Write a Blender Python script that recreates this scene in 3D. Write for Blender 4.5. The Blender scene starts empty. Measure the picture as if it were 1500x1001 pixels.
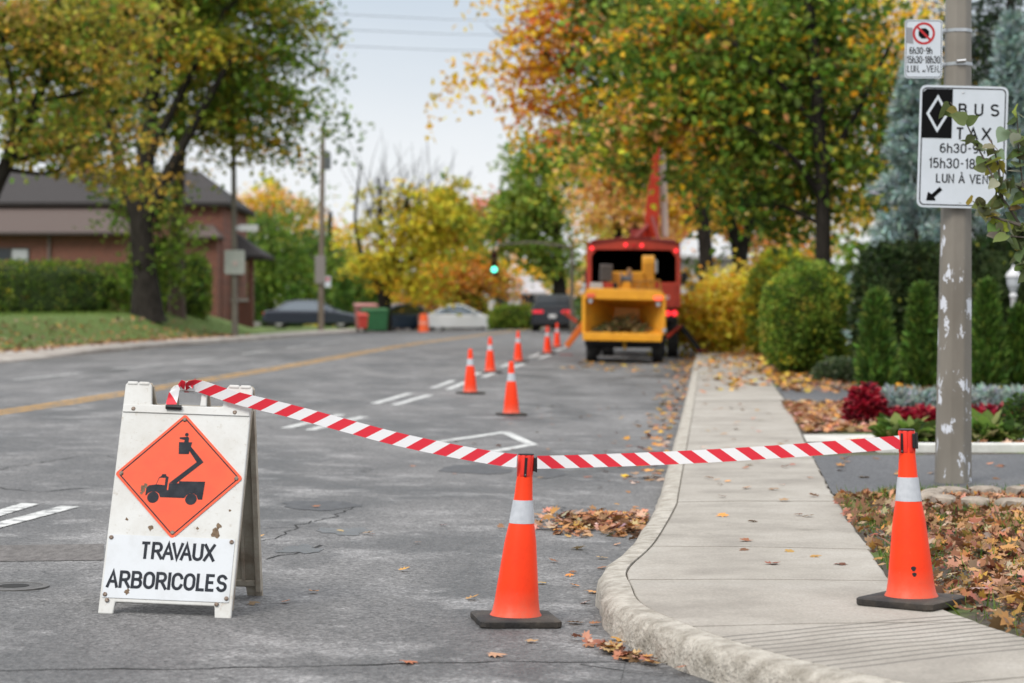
import bpy, bmesh, math, random
import numpy as np
from mathutils import Vector, Matrix

# ------------------------------------------------------------------ camera, sky, sun, exposure
SC = bpy.context.scene
COL = SC.collection
R = math.radians
CAM_H, FPX = 1.4, 3200.0
PITCH = 0.01328
cam_d = bpy.data.cameras.new("camera")
cam = bpy.data.objects.new("camera", cam_d); COL.objects.link(cam)
cam.location = (0, 0, CAM_H)
cam.rotation_euler = (math.pi/2 - PITCH, 0, 0)
cam_d.sensor_width = 36.0
cam_d.lens = 36.0*FPX/1500.0
cam_d.clip_start = 0.1; cam_d.clip_end = 3000
cam_d.dof.use_dof = True
cam_d.dof.focus_distance = 10.8
cam_d.dof.aperture_fstop = 2.5
cam_d.dof.aperture_blades = 9
SC.camera = cam

SUN_ELEV, SUN_ROT = R(48), R(215)
world = bpy.data.worlds.new("World"); SC.world = world
world.use_nodes = True
wn, wl = world.node_tree.nodes, world.node_tree.links
wn.clear()
sky = wn.new('ShaderNodeTexSky'); sky.sky_type = 'NISHITA'; sky.sun_disc = False
sky.sun_elevation = SUN_ELEV; sky.sun_rotation = SUN_ROT; sky.dust_density = 4.0; sky.air_density = 1.5
tc = wn.new('ShaderNodeTexCoord'); sep = wn.new('ShaderNodeSeparateXYZ')
wl.new(tc.outputs['Generated'], sep.inputs[0])
cn = wn.new('ShaderNodeTexNoise'); cn.inputs['Scale'].default_value = 3.0; cn.inputs['Detail'].default_value = 5
mp = wn.new('ShaderNodeMapping'); mp.inputs['Scale'].default_value = (1, 1, 3.5)
wl.new(tc.outputs['Generated'], mp.inputs[0]); wl.new(mp.outputs[0], cn.inputs['Vector'])
ma = wn.new('ShaderNodeMath'); ma.operation = 'MULTIPLY_ADD'; ma.inputs[1].default_value = 0.10
wl.new(cn.outputs['Fac'], ma.inputs[0]); 
mz = wn.new('ShaderNodeMath'); mz.operation = 'ADD'; mz.inputs[1].default_value = -0.05
wl.new(sep.outputs['Z'], mz.inputs[0]); wl.new(mz.outputs[0], ma.inputs[2])
ramp = wn.new('ShaderNodeValToRGB')
els = ramp.color_ramp.elements
els[0].position = 0.0; els[0].color = (0.86, 0.875, 0.89, 1)
els[1].position = 1.0; els[1].color = (1.62, 1.66, 1.74, 1)
for p_, c_ in ((0.05, (0.82, 0.845, 0.875, 1)), (0.17, (0.50, 0.58, 0.68, 1)), (0.36, (1.0, 1.05, 1.12, 1)), (0.65, (1.5, 1.55, 1.62, 1))):
    e = els.new(p_); e.color = c_
wl.new(ma.outputs[0], ramp.inputs[0])
sc_ = wn.new('ShaderNodeMix'); sc_.data_type = 'RGBA'; sc_.blend_type = 'MIX'; sc_.inputs[0].default_value = 0.88
gain = wn.new('ShaderNodeVectorMath'); gain.operation = 'SCALE'; gain.inputs['Scale'].default_value = 10.0   # the cloud layer, in the sky's own physical units
wl.new(ramp.outputs[0], gain.inputs[0])
wl.new(sky.outputs[0], sc_.inputs[6]); wl.new(gain.outputs[0], sc_.inputs[7])
bg = wn.new('ShaderNodeBackground'); bg.inputs['Strength'].default_value = 0.105
wl.new(sc_.outputs[2], bg.inputs['Color'])
wo = wn.new('ShaderNodeOutputWorld'); wl.new(bg.outputs[0], wo.inputs['Surface'])

sun_d = bpy.data.lights.new("sun", 'SUN'); sun_d.energy = 2.0; sun_d.angle = R(22); sun_d.color = (1.0, 0.95, 0.88)
sun = bpy.data.objects.new("sun", sun_d); COL.objects.link(sun)
sdir = Vector((math.sin(SUN_ROT)*math.cos(SUN_ELEV), math.cos(SUN_ROT)*math.cos(SUN_ELEV), math.sin(SUN_ELEV)))
sun.rotation_euler = sdir.to_track_quat('Z', 'Y').to_euler()
sun.location = sdir*60
SC.view_settings.view_transform = 'Standard'; SC.view_settings.look = 'None'
SC.view_settings.exposure = 0.2; SC.view_settings.gamma = 1.0
SC.cycles.use_denoising = True
SC.cycles.max_bounces = 8; SC.cycles.diffuse_bounces = 5; SC.cycles.glossy_bounces = 3; SC.cycles.transmission_bounces = 6
SC.cycles.caustics_reflective = False; SC.cycles.caustics_refractive = False

rng = np.random.default_rng(7)
random.seed(7)

# ------------------------------------------------------------------ where pixels of the survey photo meet the world
TAN = 0.0906                       # the street runs 5.2 degrees to the right of the lens axis
TH = math.atan(TAN)
C_CURB, C_LEFT = -0.38, -16.3      # kerb lines, measured across the street
HY = np.array([-50, 28, 35, 45, 55, 65, 95, 120, 150, 240, 2000.])
HZ = np.array([0, 0, .04, .12, .23, .31, .40, .42, .30, -1.5, -3.])
def h(y): return np.interp(y, HY, HZ)
def crown(c): return np.where(c < -9, 0.204-0.022*np.clip(-9-c, 0, 7.3), np.where(c > C_CURB, -0.011, -0.025*(c+0.83)))
def sst(a, b, x):
    t = np.clip((np.asarray(x, float)-a)/(b-a), 0, 1); return t*t*(3-2*t)
def base(x, y):
    x = np.asarray(x, float); y = np.asarray(y, float); c = x-TAN*y
    return h(y)+crown(c)
def mound(c, y): return 0.84*sst(0, 2.6, -18.2-c)*(1-sst(88, 97, y))*sst(48, 58, y)
def surf(x, y):
    x = np.asarray(x, float); y = np.asarray(y, float); c = x-TAN*y
    b = base(x, y)
    b = np.where(c > C_CURB, b+0.13, b)
    b = np.where(c < C_LEFT, b+0.13+mound(c, y), b)
    return b
def ray(px, py):
    dx = (px-750)/FPX; dy = -(py-500.5)/FPX
    v = (dx, math.cos(PITCH)+dy*math.sin(PITCH), dy*math.cos(PITCH)-math.sin(PITCH))
    return v[0]/v[1], v[2]/v[1]
def W(px, py, Y):
    a, b = ray(px, py); return Vector((a*Y, Y, CAM_H+b*Y))
def G(px, py, f=surf):
    a, b = ray(px, py)
    ys = np.linspace(4, 160, 6000)
    d = CAM_H+b*ys-f(a*ys, ys)
    i = int(np.argmax(d < 0)) if (d < 0).any() else len(ys)-1
    return Vector((a*ys[i], ys[i], float(f(a*ys[i], ys[i]))))
def on(x, y, dz=0.0): return Vector((x, y, float(surf(x, y))+dz))

# ------------------------------------------------------------------ materials
def new_mat(name):
    m = bpy.data.materials.new(name); m.use_nodes = True
    return m, m.node_tree.nodes, m.node_tree.links, m.node_tree.nodes['Principled BSDF']
def L3(c): return (c[0], c[1], c[2], 1.0)
def mat(name, col, rough=0.6, col2=None, scale=6.0, detail=6.0, bump=0.0, bscale=40.0, metal=0.0, coat=0.0, lo=0.35, hi=0.65, spec=0.3, stretch=None):
    m, n, l, p = new_mat(name)
    p.inputs['Base Color'].default_value = L3(col); p.inputs['Roughness'].default_value = rough
    p.inputs['Metallic'].default_value = metal; p.inputs['Coat Weight'].default_value = coat
    p.inputs['Specular IOR Level'].default_value = spec
    t = n.new('ShaderNodeTexCoord'); vec = t.outputs['Object']
    if stretch:
        mpg = n.new('ShaderNodeMapping'); mpg.inputs['Scale'].default_value = stretch
        l.new(vec, mpg.inputs[0]); vec = mpg.outputs[0]
    if col2 is not None:
        a = n.new('ShaderNodeTexNoise'); a.inputs['Scale'].default_value = scale; a.inputs['Detail'].default_value = detail
        a.inputs['Roughness'].default_value = 0.65
        l.new(vec, a.inputs['Vector'])
        r = n.new('ShaderNodeValToRGB'); r.color_ramp.elements[0].position = lo; r.color_ramp.elements[1].position = hi
        r.color_ramp.elements[0].color = L3(col); r.color_ramp.elements[1].color = L3(col2)
        l.new(a.outputs['Fac'], r.inputs[0]); l.new(r.outputs[0], p.inputs['Base Color'])
    if bump:
        b = n.new('ShaderNodeTexNoise'); b.inputs['Scale'].default_value = bscale; b.inputs['Detail'].default_value = 5
        l.new(vec, b.inputs['Vector'])
        bn = n.new('ShaderNodeBump'); bn.inputs['Strength'].default_value = bump; bn.inputs['Distance'].default_value = 0.02
        l.new(b.outputs['Fac'], bn.inputs['Height']); l.new(bn.outputs[0], p.inputs['Normal'])
    return m
def leaf_mat(name, trans=0.35, rough=0.55):
    m, n, l, p = new_mat(name)
    a = n.new('ShaderNodeAttribute'); a.attribute_name = 'Col'
    l.new(a.outputs['Color'], p.inputs['Base Color']); p.inputs['Roughness'].default_value = rough
    p.inputs['Specular IOR Level'].default_value = 0.18
    tr = n.new('ShaderNodeBsdfTranslucent'); l.new(a.outputs['Color'], tr.inputs['Color'])
    mx = n.new('ShaderNodeMixShader'); mx.inputs[0].default_value = trans
    out = n['Material Output']
    l.new(p.outputs[0], mx.inputs[1]); l.new(tr.outputs[0], mx.inputs[2]); l.new(mx.outputs[0], out.inputs['Surface'])
    return m
def emit_mat(name, col, strength):
    m, n, l, p = new_mat(name)
    p.inputs['Base Color'].default_value = L3(col); p.inputs['Emission Color'].default_value = L3(col)
    p.inputs['Emission Strength'].default_value = strength; p.inputs['Roughness'].default_value = 0.3
    return m
def nd(n, t, **kw):
    x = n.new(t)
    for k, v in kw.items():
        if k == 'op': x.operation = v
        else: x.inputs[k].default_value = v
    return x

def asphalt_mat(name, dark, mid, light, worn=True):
    m, n, l, p = new_mat(name)
    t = n.new('ShaderNodeTexCoord'); O = t.outputs['Object']
    mpg = n.new('ShaderNodeMapping'); mpg.inputs['Rotation'].default_value = (0, 0, TH); mpg.inputs['Scale'].default_value = (1.0, 0.45, 1)
    l.new(O, mpg.inputs[0])
    big = nd(n, 'ShaderNodeTexNoise', Scale=0.62, Detail=7, Roughness=0.60, Distortion=0.6); l.new(mpg.outputs[0], big.inputs['Vector'])
    r = n.new('ShaderNodeValToRGB'); e = r.color_ramp.elements
    e[0].position = 0.36; e[0].color = L3(dark); e[1].position = 0.66; e[1].color = L3(light)
    x = e.new(0.5); x.color = L3(mid)
    l.new(big.outputs['Fac'], r.inputs[0])
    # worn pale blotches with a ragged edge
    b2 = nd(n, 'ShaderNodeTexNoise', Scale=1.5, Detail=9, Roughness=0.72); l.new(O, b2.inputs['Vector'])
    r2 = n.new('ShaderNodeValToRGB'); r2.color_ramp.elements[0].position = 0.51; r2.color_ramp.elements[1].position = 0.66
    l.new(b2.outputs['Fac'], r2.inputs[0])
    mx = n.new('ShaderNodeMix'); mx.data_type = 'RGBA'; mx.inputs[7].default_value = L3([v*1.45 for v in light])
    f = nd(n, 'ShaderNodeMath', op='MULTIPLY'); f.inputs[1].default_value = 0.85 if worn else 0.1
    l.new(r2.outputs[0], f.inputs[0]); l.new(f.outputs[0], mx.inputs[0]); l.new(r.outputs[0], mx.inputs[6])
    # stone chips
    sp = nd(n, 'ShaderNodeTexVoronoi', Scale=75.0); l.new(O, sp.inputs['Vector'])
    spr = n.new('ShaderNodeMapRange'); spr.inputs['From Min'].default_value = 0; spr.inputs['From Max'].default_value = 1
    spr.inputs['To Min'].default_value = 0.42; spr.inputs['To Max'].default_value = 1.58
    l.new(sp.outputs['Color'], spr.inputs['Value'])
    mul = n.new('ShaderNodeMix'); mul.data_type = 'RGBA'; mul.blend_type = 'MULTIPLY'; mul.inputs[0].default_value = 1.0
    l.new(mx.outputs[2], mul.inputs[6]); l.new(spr.outputs[0], mul.inputs[7])
    sp2 = nd(n, 'ShaderNodeTexNoise', Scale=26.0, Detail=4, Roughness=0.8); l.new(O, sp2.inputs['Vector'])
    m2 = n.new('ShaderNodeMapRange'); m2.inputs['From Min'].default_value = .3; m2.inputs['From Max'].default_value = .7
    m2.inputs['To Min'].default_value = 0.62; m2.inputs['To Max'].default_value = 1.38
    l.new(sp2.outputs['Fac'], m2.inputs['Value'])
    mul2 = n.new('ShaderNodeMix'); mul2.data_type = 'RGBA'; mul2.blend_type = 'MULTIPLY'; mul2.inputs[0].default_value = 1.0
    l.new(mul.outputs[2], mul2.inputs[6]); l.new(m2.outputs[0], mul2.inputs[7])
    # hairline cracks
    ds = nd(n, 'ShaderNodeTexNoise', Scale=2.2, Detail=5); l.new(O, ds.inputs['Vector'])
    add = n.new('ShaderNodeMix'); add.data_type = 'RGBA'; add.blend_type = 'ADD'; add.inputs[0].default_value = 0.5
    l.new(O, add.inputs[6]); l.new(ds.outputs['Color'], add.inputs[7])
    vo = nd(n, 'ShaderNodeTexVoronoi', Scale=0.42); vo.feature = 'DISTANCE_TO_EDGE'; l.new(add.outputs[2], vo.inputs['Vector'])
    lt = nd(n, 'ShaderNodeMapRange'); lt.inputs['From Min'].default_value = 0.0015; lt.inputs['From Max'].default_value = 0.006
    lt.inputs['To Min'].default_value = 1; lt.inputs['To Max'].default_value = 0
    l.new(vo.outputs['Distance'], lt.inputs['Value'])
    mk = nd(n, 'ShaderNodeTexNoise', Scale=0.5, Detail=3); l.new(O, mk.inputs['Vector'])
    mkr = n.new('ShaderNodeMapRange'); mkr.inputs['From Min'].default_value = .60; mkr.inputs['From Max'].default_value = .66; l.new(mk.outputs['Fac'], mkr.inputs['Value'])
    cm = nd(n, 'ShaderNodeMath', op='MULTIPLY'); l.new(lt.outputs[0], cm.inputs[0]); l.new(mkr.outputs[0], cm.inputs[1])
    cx = n.new('ShaderNodeMix'); cx.data_type = 'RGBA'; cx.inputs[7].default_value = (.018, .017, .017, 1)
    l.new(cm.outputs[0], cx.inputs[0]); l.new(mul2.outputs[2], cx.inputs[6]); l.new(cx.outputs[2], p.inputs['Base Color'])
    # damp patches are smoother
    rr = n.new('ShaderNodeMapRange'); rr.inputs['From Min'].default_value = .35; rr.inputs['From Max'].default_value = .6
    rr.inputs['To Min'].default_value = 0.52; rr.inputs['To Max'].default_value = 0.85
    l.new(big.outputs['Fac'], rr.inputs['Value']); l.new(rr.outputs[0], p.inputs['Roughness'])
    bn = nd(n, 'ShaderNodeBump', Strength=0.8, Distance=0.008)
    ah = nd(n, 'ShaderNodeMath', op='SUBTRACT'); l.new(sp.outputs['Distance'], ah.inputs[0]); l.new(cm.outputs[0], ah.inputs[1])
    l.new(ah.outputs[0], bn.inputs['Height']); l.new(bn.outputs[0], p.inputs['Normal'])
    return m

def concrete_mat(name, ridged=False):
    m, n, l, p = new_mat(name)
    t = n.new('ShaderNodeTexCoord'); O = t.outputs['Object']
    a = nd(n, 'ShaderNodeTexNoise', Scale=1.3, Detail=8, Roughness=0.66); l.new(O, a.inputs['Vector'])
    r = n.new('ShaderNodeValToRGB'); e = r.color_ramp.elements
    e[0].position = .3; e[0].color = (.200, .178, .150, 1); e[1].position = .7; e[1].color = (.362, .333, .292, 1)
    x = e.new(.5); x.color = (.290, .263, .224, 1)
    l.new(a.outputs['Fac'], r.inputs[0])
    g = nd(n, 'ShaderNodeTexNoise', Scale=70, Detail=4, Roughness=.8); l.new(O, g.inputs['Vector'])
    gr = n.new('ShaderNodeMapRange'); gr.inputs['From Min'].default_value = .3; gr.inputs['From Max'].default_value = .7
    gr.inputs['To Min'].default_value = .74; gr.inputs['To Max'].default_value = 1.2; l.new(g.outputs['Fac'], gr.inputs['Value'])
    mul = n.new('ShaderNodeMix'); mul.data_type = 'RGBA'; mul.blend_type = 'MULTIPLY'; mul.inputs[0].default_value = 1
    l.new(r.outputs[0], mul.inputs[6]); l.new(gr.outputs[0], mul.inputs[7])
    # dark stains
    s = nd(n, 'ShaderNodeTexNoise', Scale=4.5, Detail=6, Roughness=.6); l.new(O, s.inputs['Vector'])
    sr = n.new('ShaderNodeMapRange'); sr.inputs['From Min'].default_value = .64; sr.inputs['From Max'].default_value = .74
    sr.inputs['To Min'].default_value = 0; sr.inputs['To Max'].default_value = .5; l.new(s.outputs['Fac'], sr.inputs['Value'])
    mx = n.new('ShaderNodeMix'); mx.data_type = 'RGBA'; mx.inputs[7].default_value = (.13, .11, .085, 1)
    l.new(sr.outputs[0], mx.inputs[0]); l.new(mul.outputs[2], mx.inputs[6])
    colour = mx.outputs[2]; height = g.outputs['Fac']
    if ridged:
        sx = n.new('ShaderNodeSeparateXYZ')
        wob = nd(n, 'ShaderNodeTexNoise', Scale=3.0, Detail=2); l.new(O, wob.inputs['Vector'])
        l.new(O, sx.inputs[0])
        vx = nd(n, 'ShaderNodeMath', op='MULTIPLY'); vx.inputs[1].default_value = -.5; l.new(sx.outputs[0], vx.inputs[0])
        vy = nd(n, 'ShaderNodeMath', op='MULTIPLY_ADD'); vy.inputs[1].default_value = .866; l.new(sx.outputs[1], vy.inputs[0]); l.new(vx.outputs[0], vy.inputs[2])
        vw = nd(n, 'ShaderNodeMath', op='MULTIPLY_ADD'); vw.inputs[1].default_value = .05; l.new(wob.outputs['Fac'], vw.inputs[0]); l.new(vy.outputs[0], vw.inputs[2])
        q = nd(n, 'ShaderNodeMath', op='DIVIDE'); q.inputs[1].default_value = .083; l.new(vw.outputs[0], q.inputs[0])
        fr = nd(n, 'ShaderNodeMath', op='FRACT'); l.new(q.outputs[0], fr.inputs[0])
        pp = nd(n, 'ShaderNodeMath', op='PINGPONG'); pp.inputs[1].default_value = .5; l.new(q.outputs[0], pp.inputs[0])
        ln = n.new('ShaderNodeMapRange'); ln.inputs['From Min'].default_value = .05; ln.inputs['From Max'].default_value = .17
        ln.inputs['To Min'].default_value = 1; ln.inputs['To Max'].default_value = 0; l.new(pp.outputs[0], ln.inputs['Value'])
        k1 = nd(n, 'ShaderNodeMath', op='GREATER_THAN'); k1.inputs[1].default_value = 6.17; l.new(vw.outputs[0], k1.inputs[0])
        k2 = nd(n, 'ShaderNodeMath', op='LESS_THAN'); k2.inputs[1].default_value = 7.12; l.new(vw.outputs[0], k2.inputs[0])
        k = nd(n, 'ShaderNodeMath', op='MULTIPLY'); l.new(k1.outputs[0], k.inputs[0]); l.new(k2.outputs[0], k.inputs[1])
        kk = nd(n, 'ShaderNodeMath', op='MULTIPLY'); l.new(k.outputs[0], kk.inputs[0]); l.new(ln.outputs[0], kk.inputs[1])
        dk = nd(n, 'ShaderNodeMath', op='MULTIPLY'); dk.inputs[1].default_value = .9; l.new(kk.outputs[0], dk.inputs[0])
        c2 = n.new('ShaderNodeMix'); c2.data_type = 'RGBA'; c2.inputs[7].default_value = (.10, .09, .075, 1)
        l.new(dk.outputs[0], c2.inputs[0]); l.new(colour, c2.inputs[6]); colour = c2.outputs[2]
        hs = nd(n, 'ShaderNodeMath', op='MULTIPLY_ADD'); hs.inputs[1].default_value = -1.5; l.new(kk.outputs[0], hs.inputs[0]); l.new(g.outputs['Fac'], hs.inputs[2]); height = hs.outputs[0]
    l.new(colour, p.inputs['Base Color']); p.inputs['Roughness'].default_value = .85
    bn = nd(n, 'ShaderNodeBump', Strength=.35, Distance=.006); l.new(height, bn.inputs['Height']); l.new(bn.outputs[0], p.inputs['Normal'])
    return m

def worn_paint(name, col, under, lo=.36, hi=.5, scale=9):
    return mat(name, under, .8, col, scale=scale, detail=9, lo=lo, hi=hi, bump=.3, bscale=90)

M = {}
M['road'] = asphalt_mat('asphalt', (.042, .041, .040), (.094, .091, .089), (.156, .151, .147))
M['drive'] = asphalt_mat('driveway_asphalt', (.05, .05, .052), (.075, .075, .078), (.11, .11, .112), worn=False)
M['tar'] = mat('tar', (.035, .035, .037), .6, (.07, .07, .072), scale=14, bump=.3, bscale=60)
M['concrete'] = concrete_mat('concrete', ridged=True)
M['curb'] = mat('kerb_concrete', (.25, .225, .185), .9, (.44, .405, .35), scale=11, detail=12, bump=1.0, bscale=55, lo=.36, hi=.60)
M['pale_concrete'] = mat('pale_concrete', (.40, .38, .34), .85, (.52, .50, .46), scale=3, bump=.3)
M['white_line'] = worn_paint('white_road_paint', (.52, .52, .50), (.16, .16, .16), lo=.36, hi=.54)
M['yellow_line'] = worn_paint('yellow_road_paint', (.46, .245, .045), (.17, .14, .10), lo=.38, hi=.58, scale=5)
M['leaf'] = leaf_mat('leaf', trans=.5)
M['litter'] = leaf_mat('dry_leaf', trans=.12, rough=.75)
M['needle'] = leaf_mat('needle', trans=.1, rough=.6)
M['bark'] = mat('bark', (.013, .011, .009), .95, (.036, .031, .026), scale=9, bump=1.0, bscale=22, stretch=(1, 1, .25), spec=.12)
M['bark_brown'] = mat('brown_bark', (.055, .036, .027), .95, (.10, .07, .055), scale=7, bump=.8, bscale=20, stretch=(1, 1, .25))
M['twig'] = mat('twig', (.10, .085, .07), .9)
M['black'] = mat('black_plastic', (.015, .015, .016), .45)
M['rubber'] = mat('rubber', (.022, .021, .021), .75, (.042, .040, .038), scale=9, bump=.3, bscale=50)
M['steel'] = mat('galvanised_steel', (.55, .56, .57), .35, (.45, .46, .47), scale=12, metal=.9)
M['glass'] = mat('dark_glass', (.02, .025, .03), .08, spec=.45)
M['car_glass'] = mat('car_glass', (.15, .17, .19), .12, metal=.75)
M['brick'] = None

def brick_mat(name, c1, c2, mortar):
    m, n, l, p = new_mat(name)
    t = n.new('ShaderNodeTexCoord')
    mpg = n.new('ShaderNodeMapping'); mpg.inputs['Rotation'].default_value = (R(90), 0, 0)
    l.new(t.outputs['Object'], mpg.inputs[0])
    b = n.new('ShaderNodeTexBrick'); b.inputs['Color1'].default_value = L3(c1); b.inputs['Color2'].default_value = L3(c2); b.inputs['Mortar'].default_value = L3(mortar)
    b.inputs['Scale'].default_value = 4.5; b.inputs['Mortar Size'].default_value = .012
    l.new(mpg.outputs[0], b.inputs['Vector']); l.new(b.outputs['Color'], p.inputs['Base Color']); p.inputs['Roughness'].default_value = .9
    return m
M['brick'] = brick_mat('brick', (.20, .070, .045), (.13, .050, .035), (.20, .15, .12))

# ------------------------------------------------------------------ mesh helpers
class MB:
    def __init__(s): s.v = []; s.f = []
    def add(s, vs, fs):
        o = len(s.v); s.v += [tuple(v) for v in vs]; s.f += [tuple(i+o for i in f) for f in fs]; return s
    def box(s, c, d, mtx=None):
        x, y, z = d[0]/2, d[1]/2, d[2]/2
        vs = [Vector((sx*x, sy*y, sz*z)) for sz in (-1, 1) for sy in (-1, 1) for sx in (-1, 1)]
        if mtx is not None: vs = [mtx @ v for v in vs]
        vs = [v+Vector(c) for v in vs]
        return s.add(vs, [(0, 2, 3, 1), (4, 5, 7, 6), (0, 1, 5, 4), (2, 6, 7, 3), (0, 4, 6, 2), (1, 3, 7, 5)])
    def span(s, a, b): return s.box([(a[i]+b[i])/2 for i in range(3)], [abs(b[i]-a[i]) for i in range(3)])
    def prism(s, poly, y0, y1):            # outline in x,z pushed along y
        n = len(poly)
        area = sum(poly[i][0]*poly[(i+1) % n][1]-poly[(i+1) % n][0]*poly[i][1] for i in range(n))
        if area < 0: poly = poly[::-1]
        vs = [(x, y0, z) for x, z in poly]+[(x, y1, z) for x, z in poly]
        fs = [tuple(range(n)), tuple(range(2*n-1, n-1, -1))]
        for i in range(n):
            j = (i+1) % n; fs.append((i, n+i, n+j, j))
        return s.add(vs, fs)
    def extr_x(s, poly, x0, x1):           # outline in y,z pushed along x
        n = len(poly)
        area = sum(poly[i][0]*poly[(i+1) % n][1]-poly[(i+1) % n][0]*poly[i][1] for i in range(n))
        if area < 0: poly = poly[::-1]
        vs = [(x0, y, z) for y, z in poly]+[(x1, y, z) for y, z in poly]
        fs = [tuple(range(n-1, -1, -1)), tuple(range(n, 2*n))]
        for i in range(n):
            j = (i+1) % n; fs.append((i, j, n+j, n+i))
        return s.add(vs, fs)
    def lathe(s, prof, seg=24, axis='Z', c=(0, 0, 0), cap=True):
        vs = []; fs = []
        for r, z in prof:
            for k in range(seg):
                a = 2*math.pi*k/seg
                p = (r*math.cos(a), r*math.sin(a), z)
                if axis == 'X': p = (p[2], p[0], p[1])
                if axis == 'Y': p = (p[1], p[2], p[0])
                vs.append((p[0]+c[0], p[1]+c[1], p[2]+c[2]))
        for i in range(len(prof)-1):
            for k in range(seg):
                k2 = (k+1) % seg
                fs.append((i*seg+k, i*seg+k2, (i+1)*seg+k2, (i+1)*seg+k))
        if cap:
            fs.append(tuple(range(seg-1, -1, -1))); fs.append(tuple((len(prof)-1)*seg+k for k in range(seg)))
        return s.add(vs, fs)
    def tube(s, pts, rad, seg=8, cap=True):
        pts = [Vector(p) for p in pts]
        if not hasattr(rad, '__len__'): rad = [rad]*len(pts)
        vs = []; fs = []
        t0 = (pts[1]-pts[0]).normalized()
        ref = Vector((0, 0, 1)) if abs(t0.z) < .9 else Vector((1, 0, 0))
        n = t0.cross(ref).normalized()
        for i, p in enumerate(pts):
            t = (pts[min(i+1, len(pts)-1)]-pts[max(i-1, 0)])
            t = t.normalized() if t.length > 1e-9 else t0
            n = (n-t*n.dot(t))
            n = n.normalized() if n.length > 1e-6 else t.orthogonal().normalized()
            b = t.cross(n)
            for k in range(seg):
                a = 2*math.pi*k/seg
                vs.append(p+(n*math.cos(a)+b*math.sin(a))*rad[i])
        for i in range(len(pts)-1):
            for k in range(seg):
                k2 = (k+1) % seg
                fs.append((i*seg+k, i*seg+k2, (i+1)*seg+k2, (i+1)*seg+k))
        if cap:
            fs.append(tuple(range(seg-1, -1, -1))); fs.append(tuple((len(pts)-1)*seg+k for k in range(seg)))
        return s.add(vs, fs)
    def build(s, name, m, parent=None, smooth=None, bevel=0, bseg=2, fix=False, mtx=None):
        me = bpy.data.meshes.new(name)
        vs = s.v if mtx is None else [tuple(mtx @ Vector(v)) for v in s.v]
        me.from_pydata(vs, [], s.f)
        if fix:
            bm = bmesh.new(); bm.from_mesh(me); bmesh.ops.recalc_face_normals(bm, faces=bm.faces); bm.to_mesh(me); bm.free()
        me.materials.append(m)
        if smooth is not None:
            me.shade_smooth(); me.set_sharp_from_angle(angle=R(smooth))
        me.update()
        return link(name, me, parent, bevel, bseg)
def link(name, me, parent=None, bevel=0, bseg=2):
    o = bpy.data.objects.new(name, me); COL.objects.link(o)
    if parent is not None: o.parent = parent
    if bevel:
        b = o.modifiers.new('bevel', 'BEVEL'); b.width = bevel; b.segments = bseg; b.limit_method = 'ANGLE'; b.angle_limit = R(40); b.harden_normals = False
    return o
def tag(o, label=None, cat=None, group=None, kind=None):
    if label: o['label'] = label
    if cat: o['category'] = cat
    if group: o['group'] = group
    if kind: o['kind'] = kind
    return o
def thing(name, label, cat, loc=(0, 0, 0), rotz=0, group=None):
    o = bpy.data.objects.new(name, None); COL.objects.link(o)
    o.empty_display_size = .2
    o.location = loc; o.rotation_euler = (0, 0, rotz)
    return tag(o, label, cat, group)
def copy_tree(o, parent=None):
    c = o.copy(); COL.objects.link(c)
    if parent is not None: c.parent = parent
    for ch in list(o.children): copy_tree(ch, c)
    return c
def struct(o): o['kind'] = 'structure'; return o

def grid_sheet(name, P, m, off, f=base, kind='structure'):
    """P: (n, k, 2) array of plan points; z from the ground function"""
    P = np.asarray(P, float); n, k = P.shape[:2]
    z = f(P[..., 0], P[..., 1])+off
    vs = np.dstack([P, z]).reshape(-1, 3)
    fs = [(i*k+j, i*k+j+1, (i+1)*k+j+1, (i+1)*k+j) for i in range(n-1) for j in range(k-1)]
    me = bpy.data.meshes.new(name); me.from_pydata(vs.tolist(), [], fs); me.materials.append(m); 
    bm = bmesh.new(); bm.from_mesh(me); bmesh.ops.recalc_face_normals(bm, faces=bm.faces)
    if sum(fc.normal.z for fc in bm.faces) < 0: bmesh.ops.reverse_faces(bm, faces=bm.faces)
    bm.to_mesh(me); bm.free(); me.update()
    o = link(name, me); o['kind'] = kind
    return o
def patch(name, corners, m, off, f=base, nu=8, nv=4):
    a, b, c, d = [np.array((p[0], p[1])) for p in corners]
    u = np.linspace(0, 1, nu+1)[:, None, None]; v = np.linspace(0, 1, nv+1)[None, :, None]
    P = a*(1-u)*(1-v)+b*u*(1-v)+c*u*v+d*(1-u)*v
    return grid_sheet(name, P, m, off, f)
def ribbon_c(name, c0, c1, y0, y1, m, off, f=base, step=2.0):
    ys = np.linspace(y0, y1, max(2, int((y1-y0)/step)+1))
    cs = np.array([c0, c1])
    P = np.dstack([cs[None, :]+TAN*ys[:, None], np.repeat(ys[:, None], 2, 1)])
    return grid_sheet(name, P, m, off, f)

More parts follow.
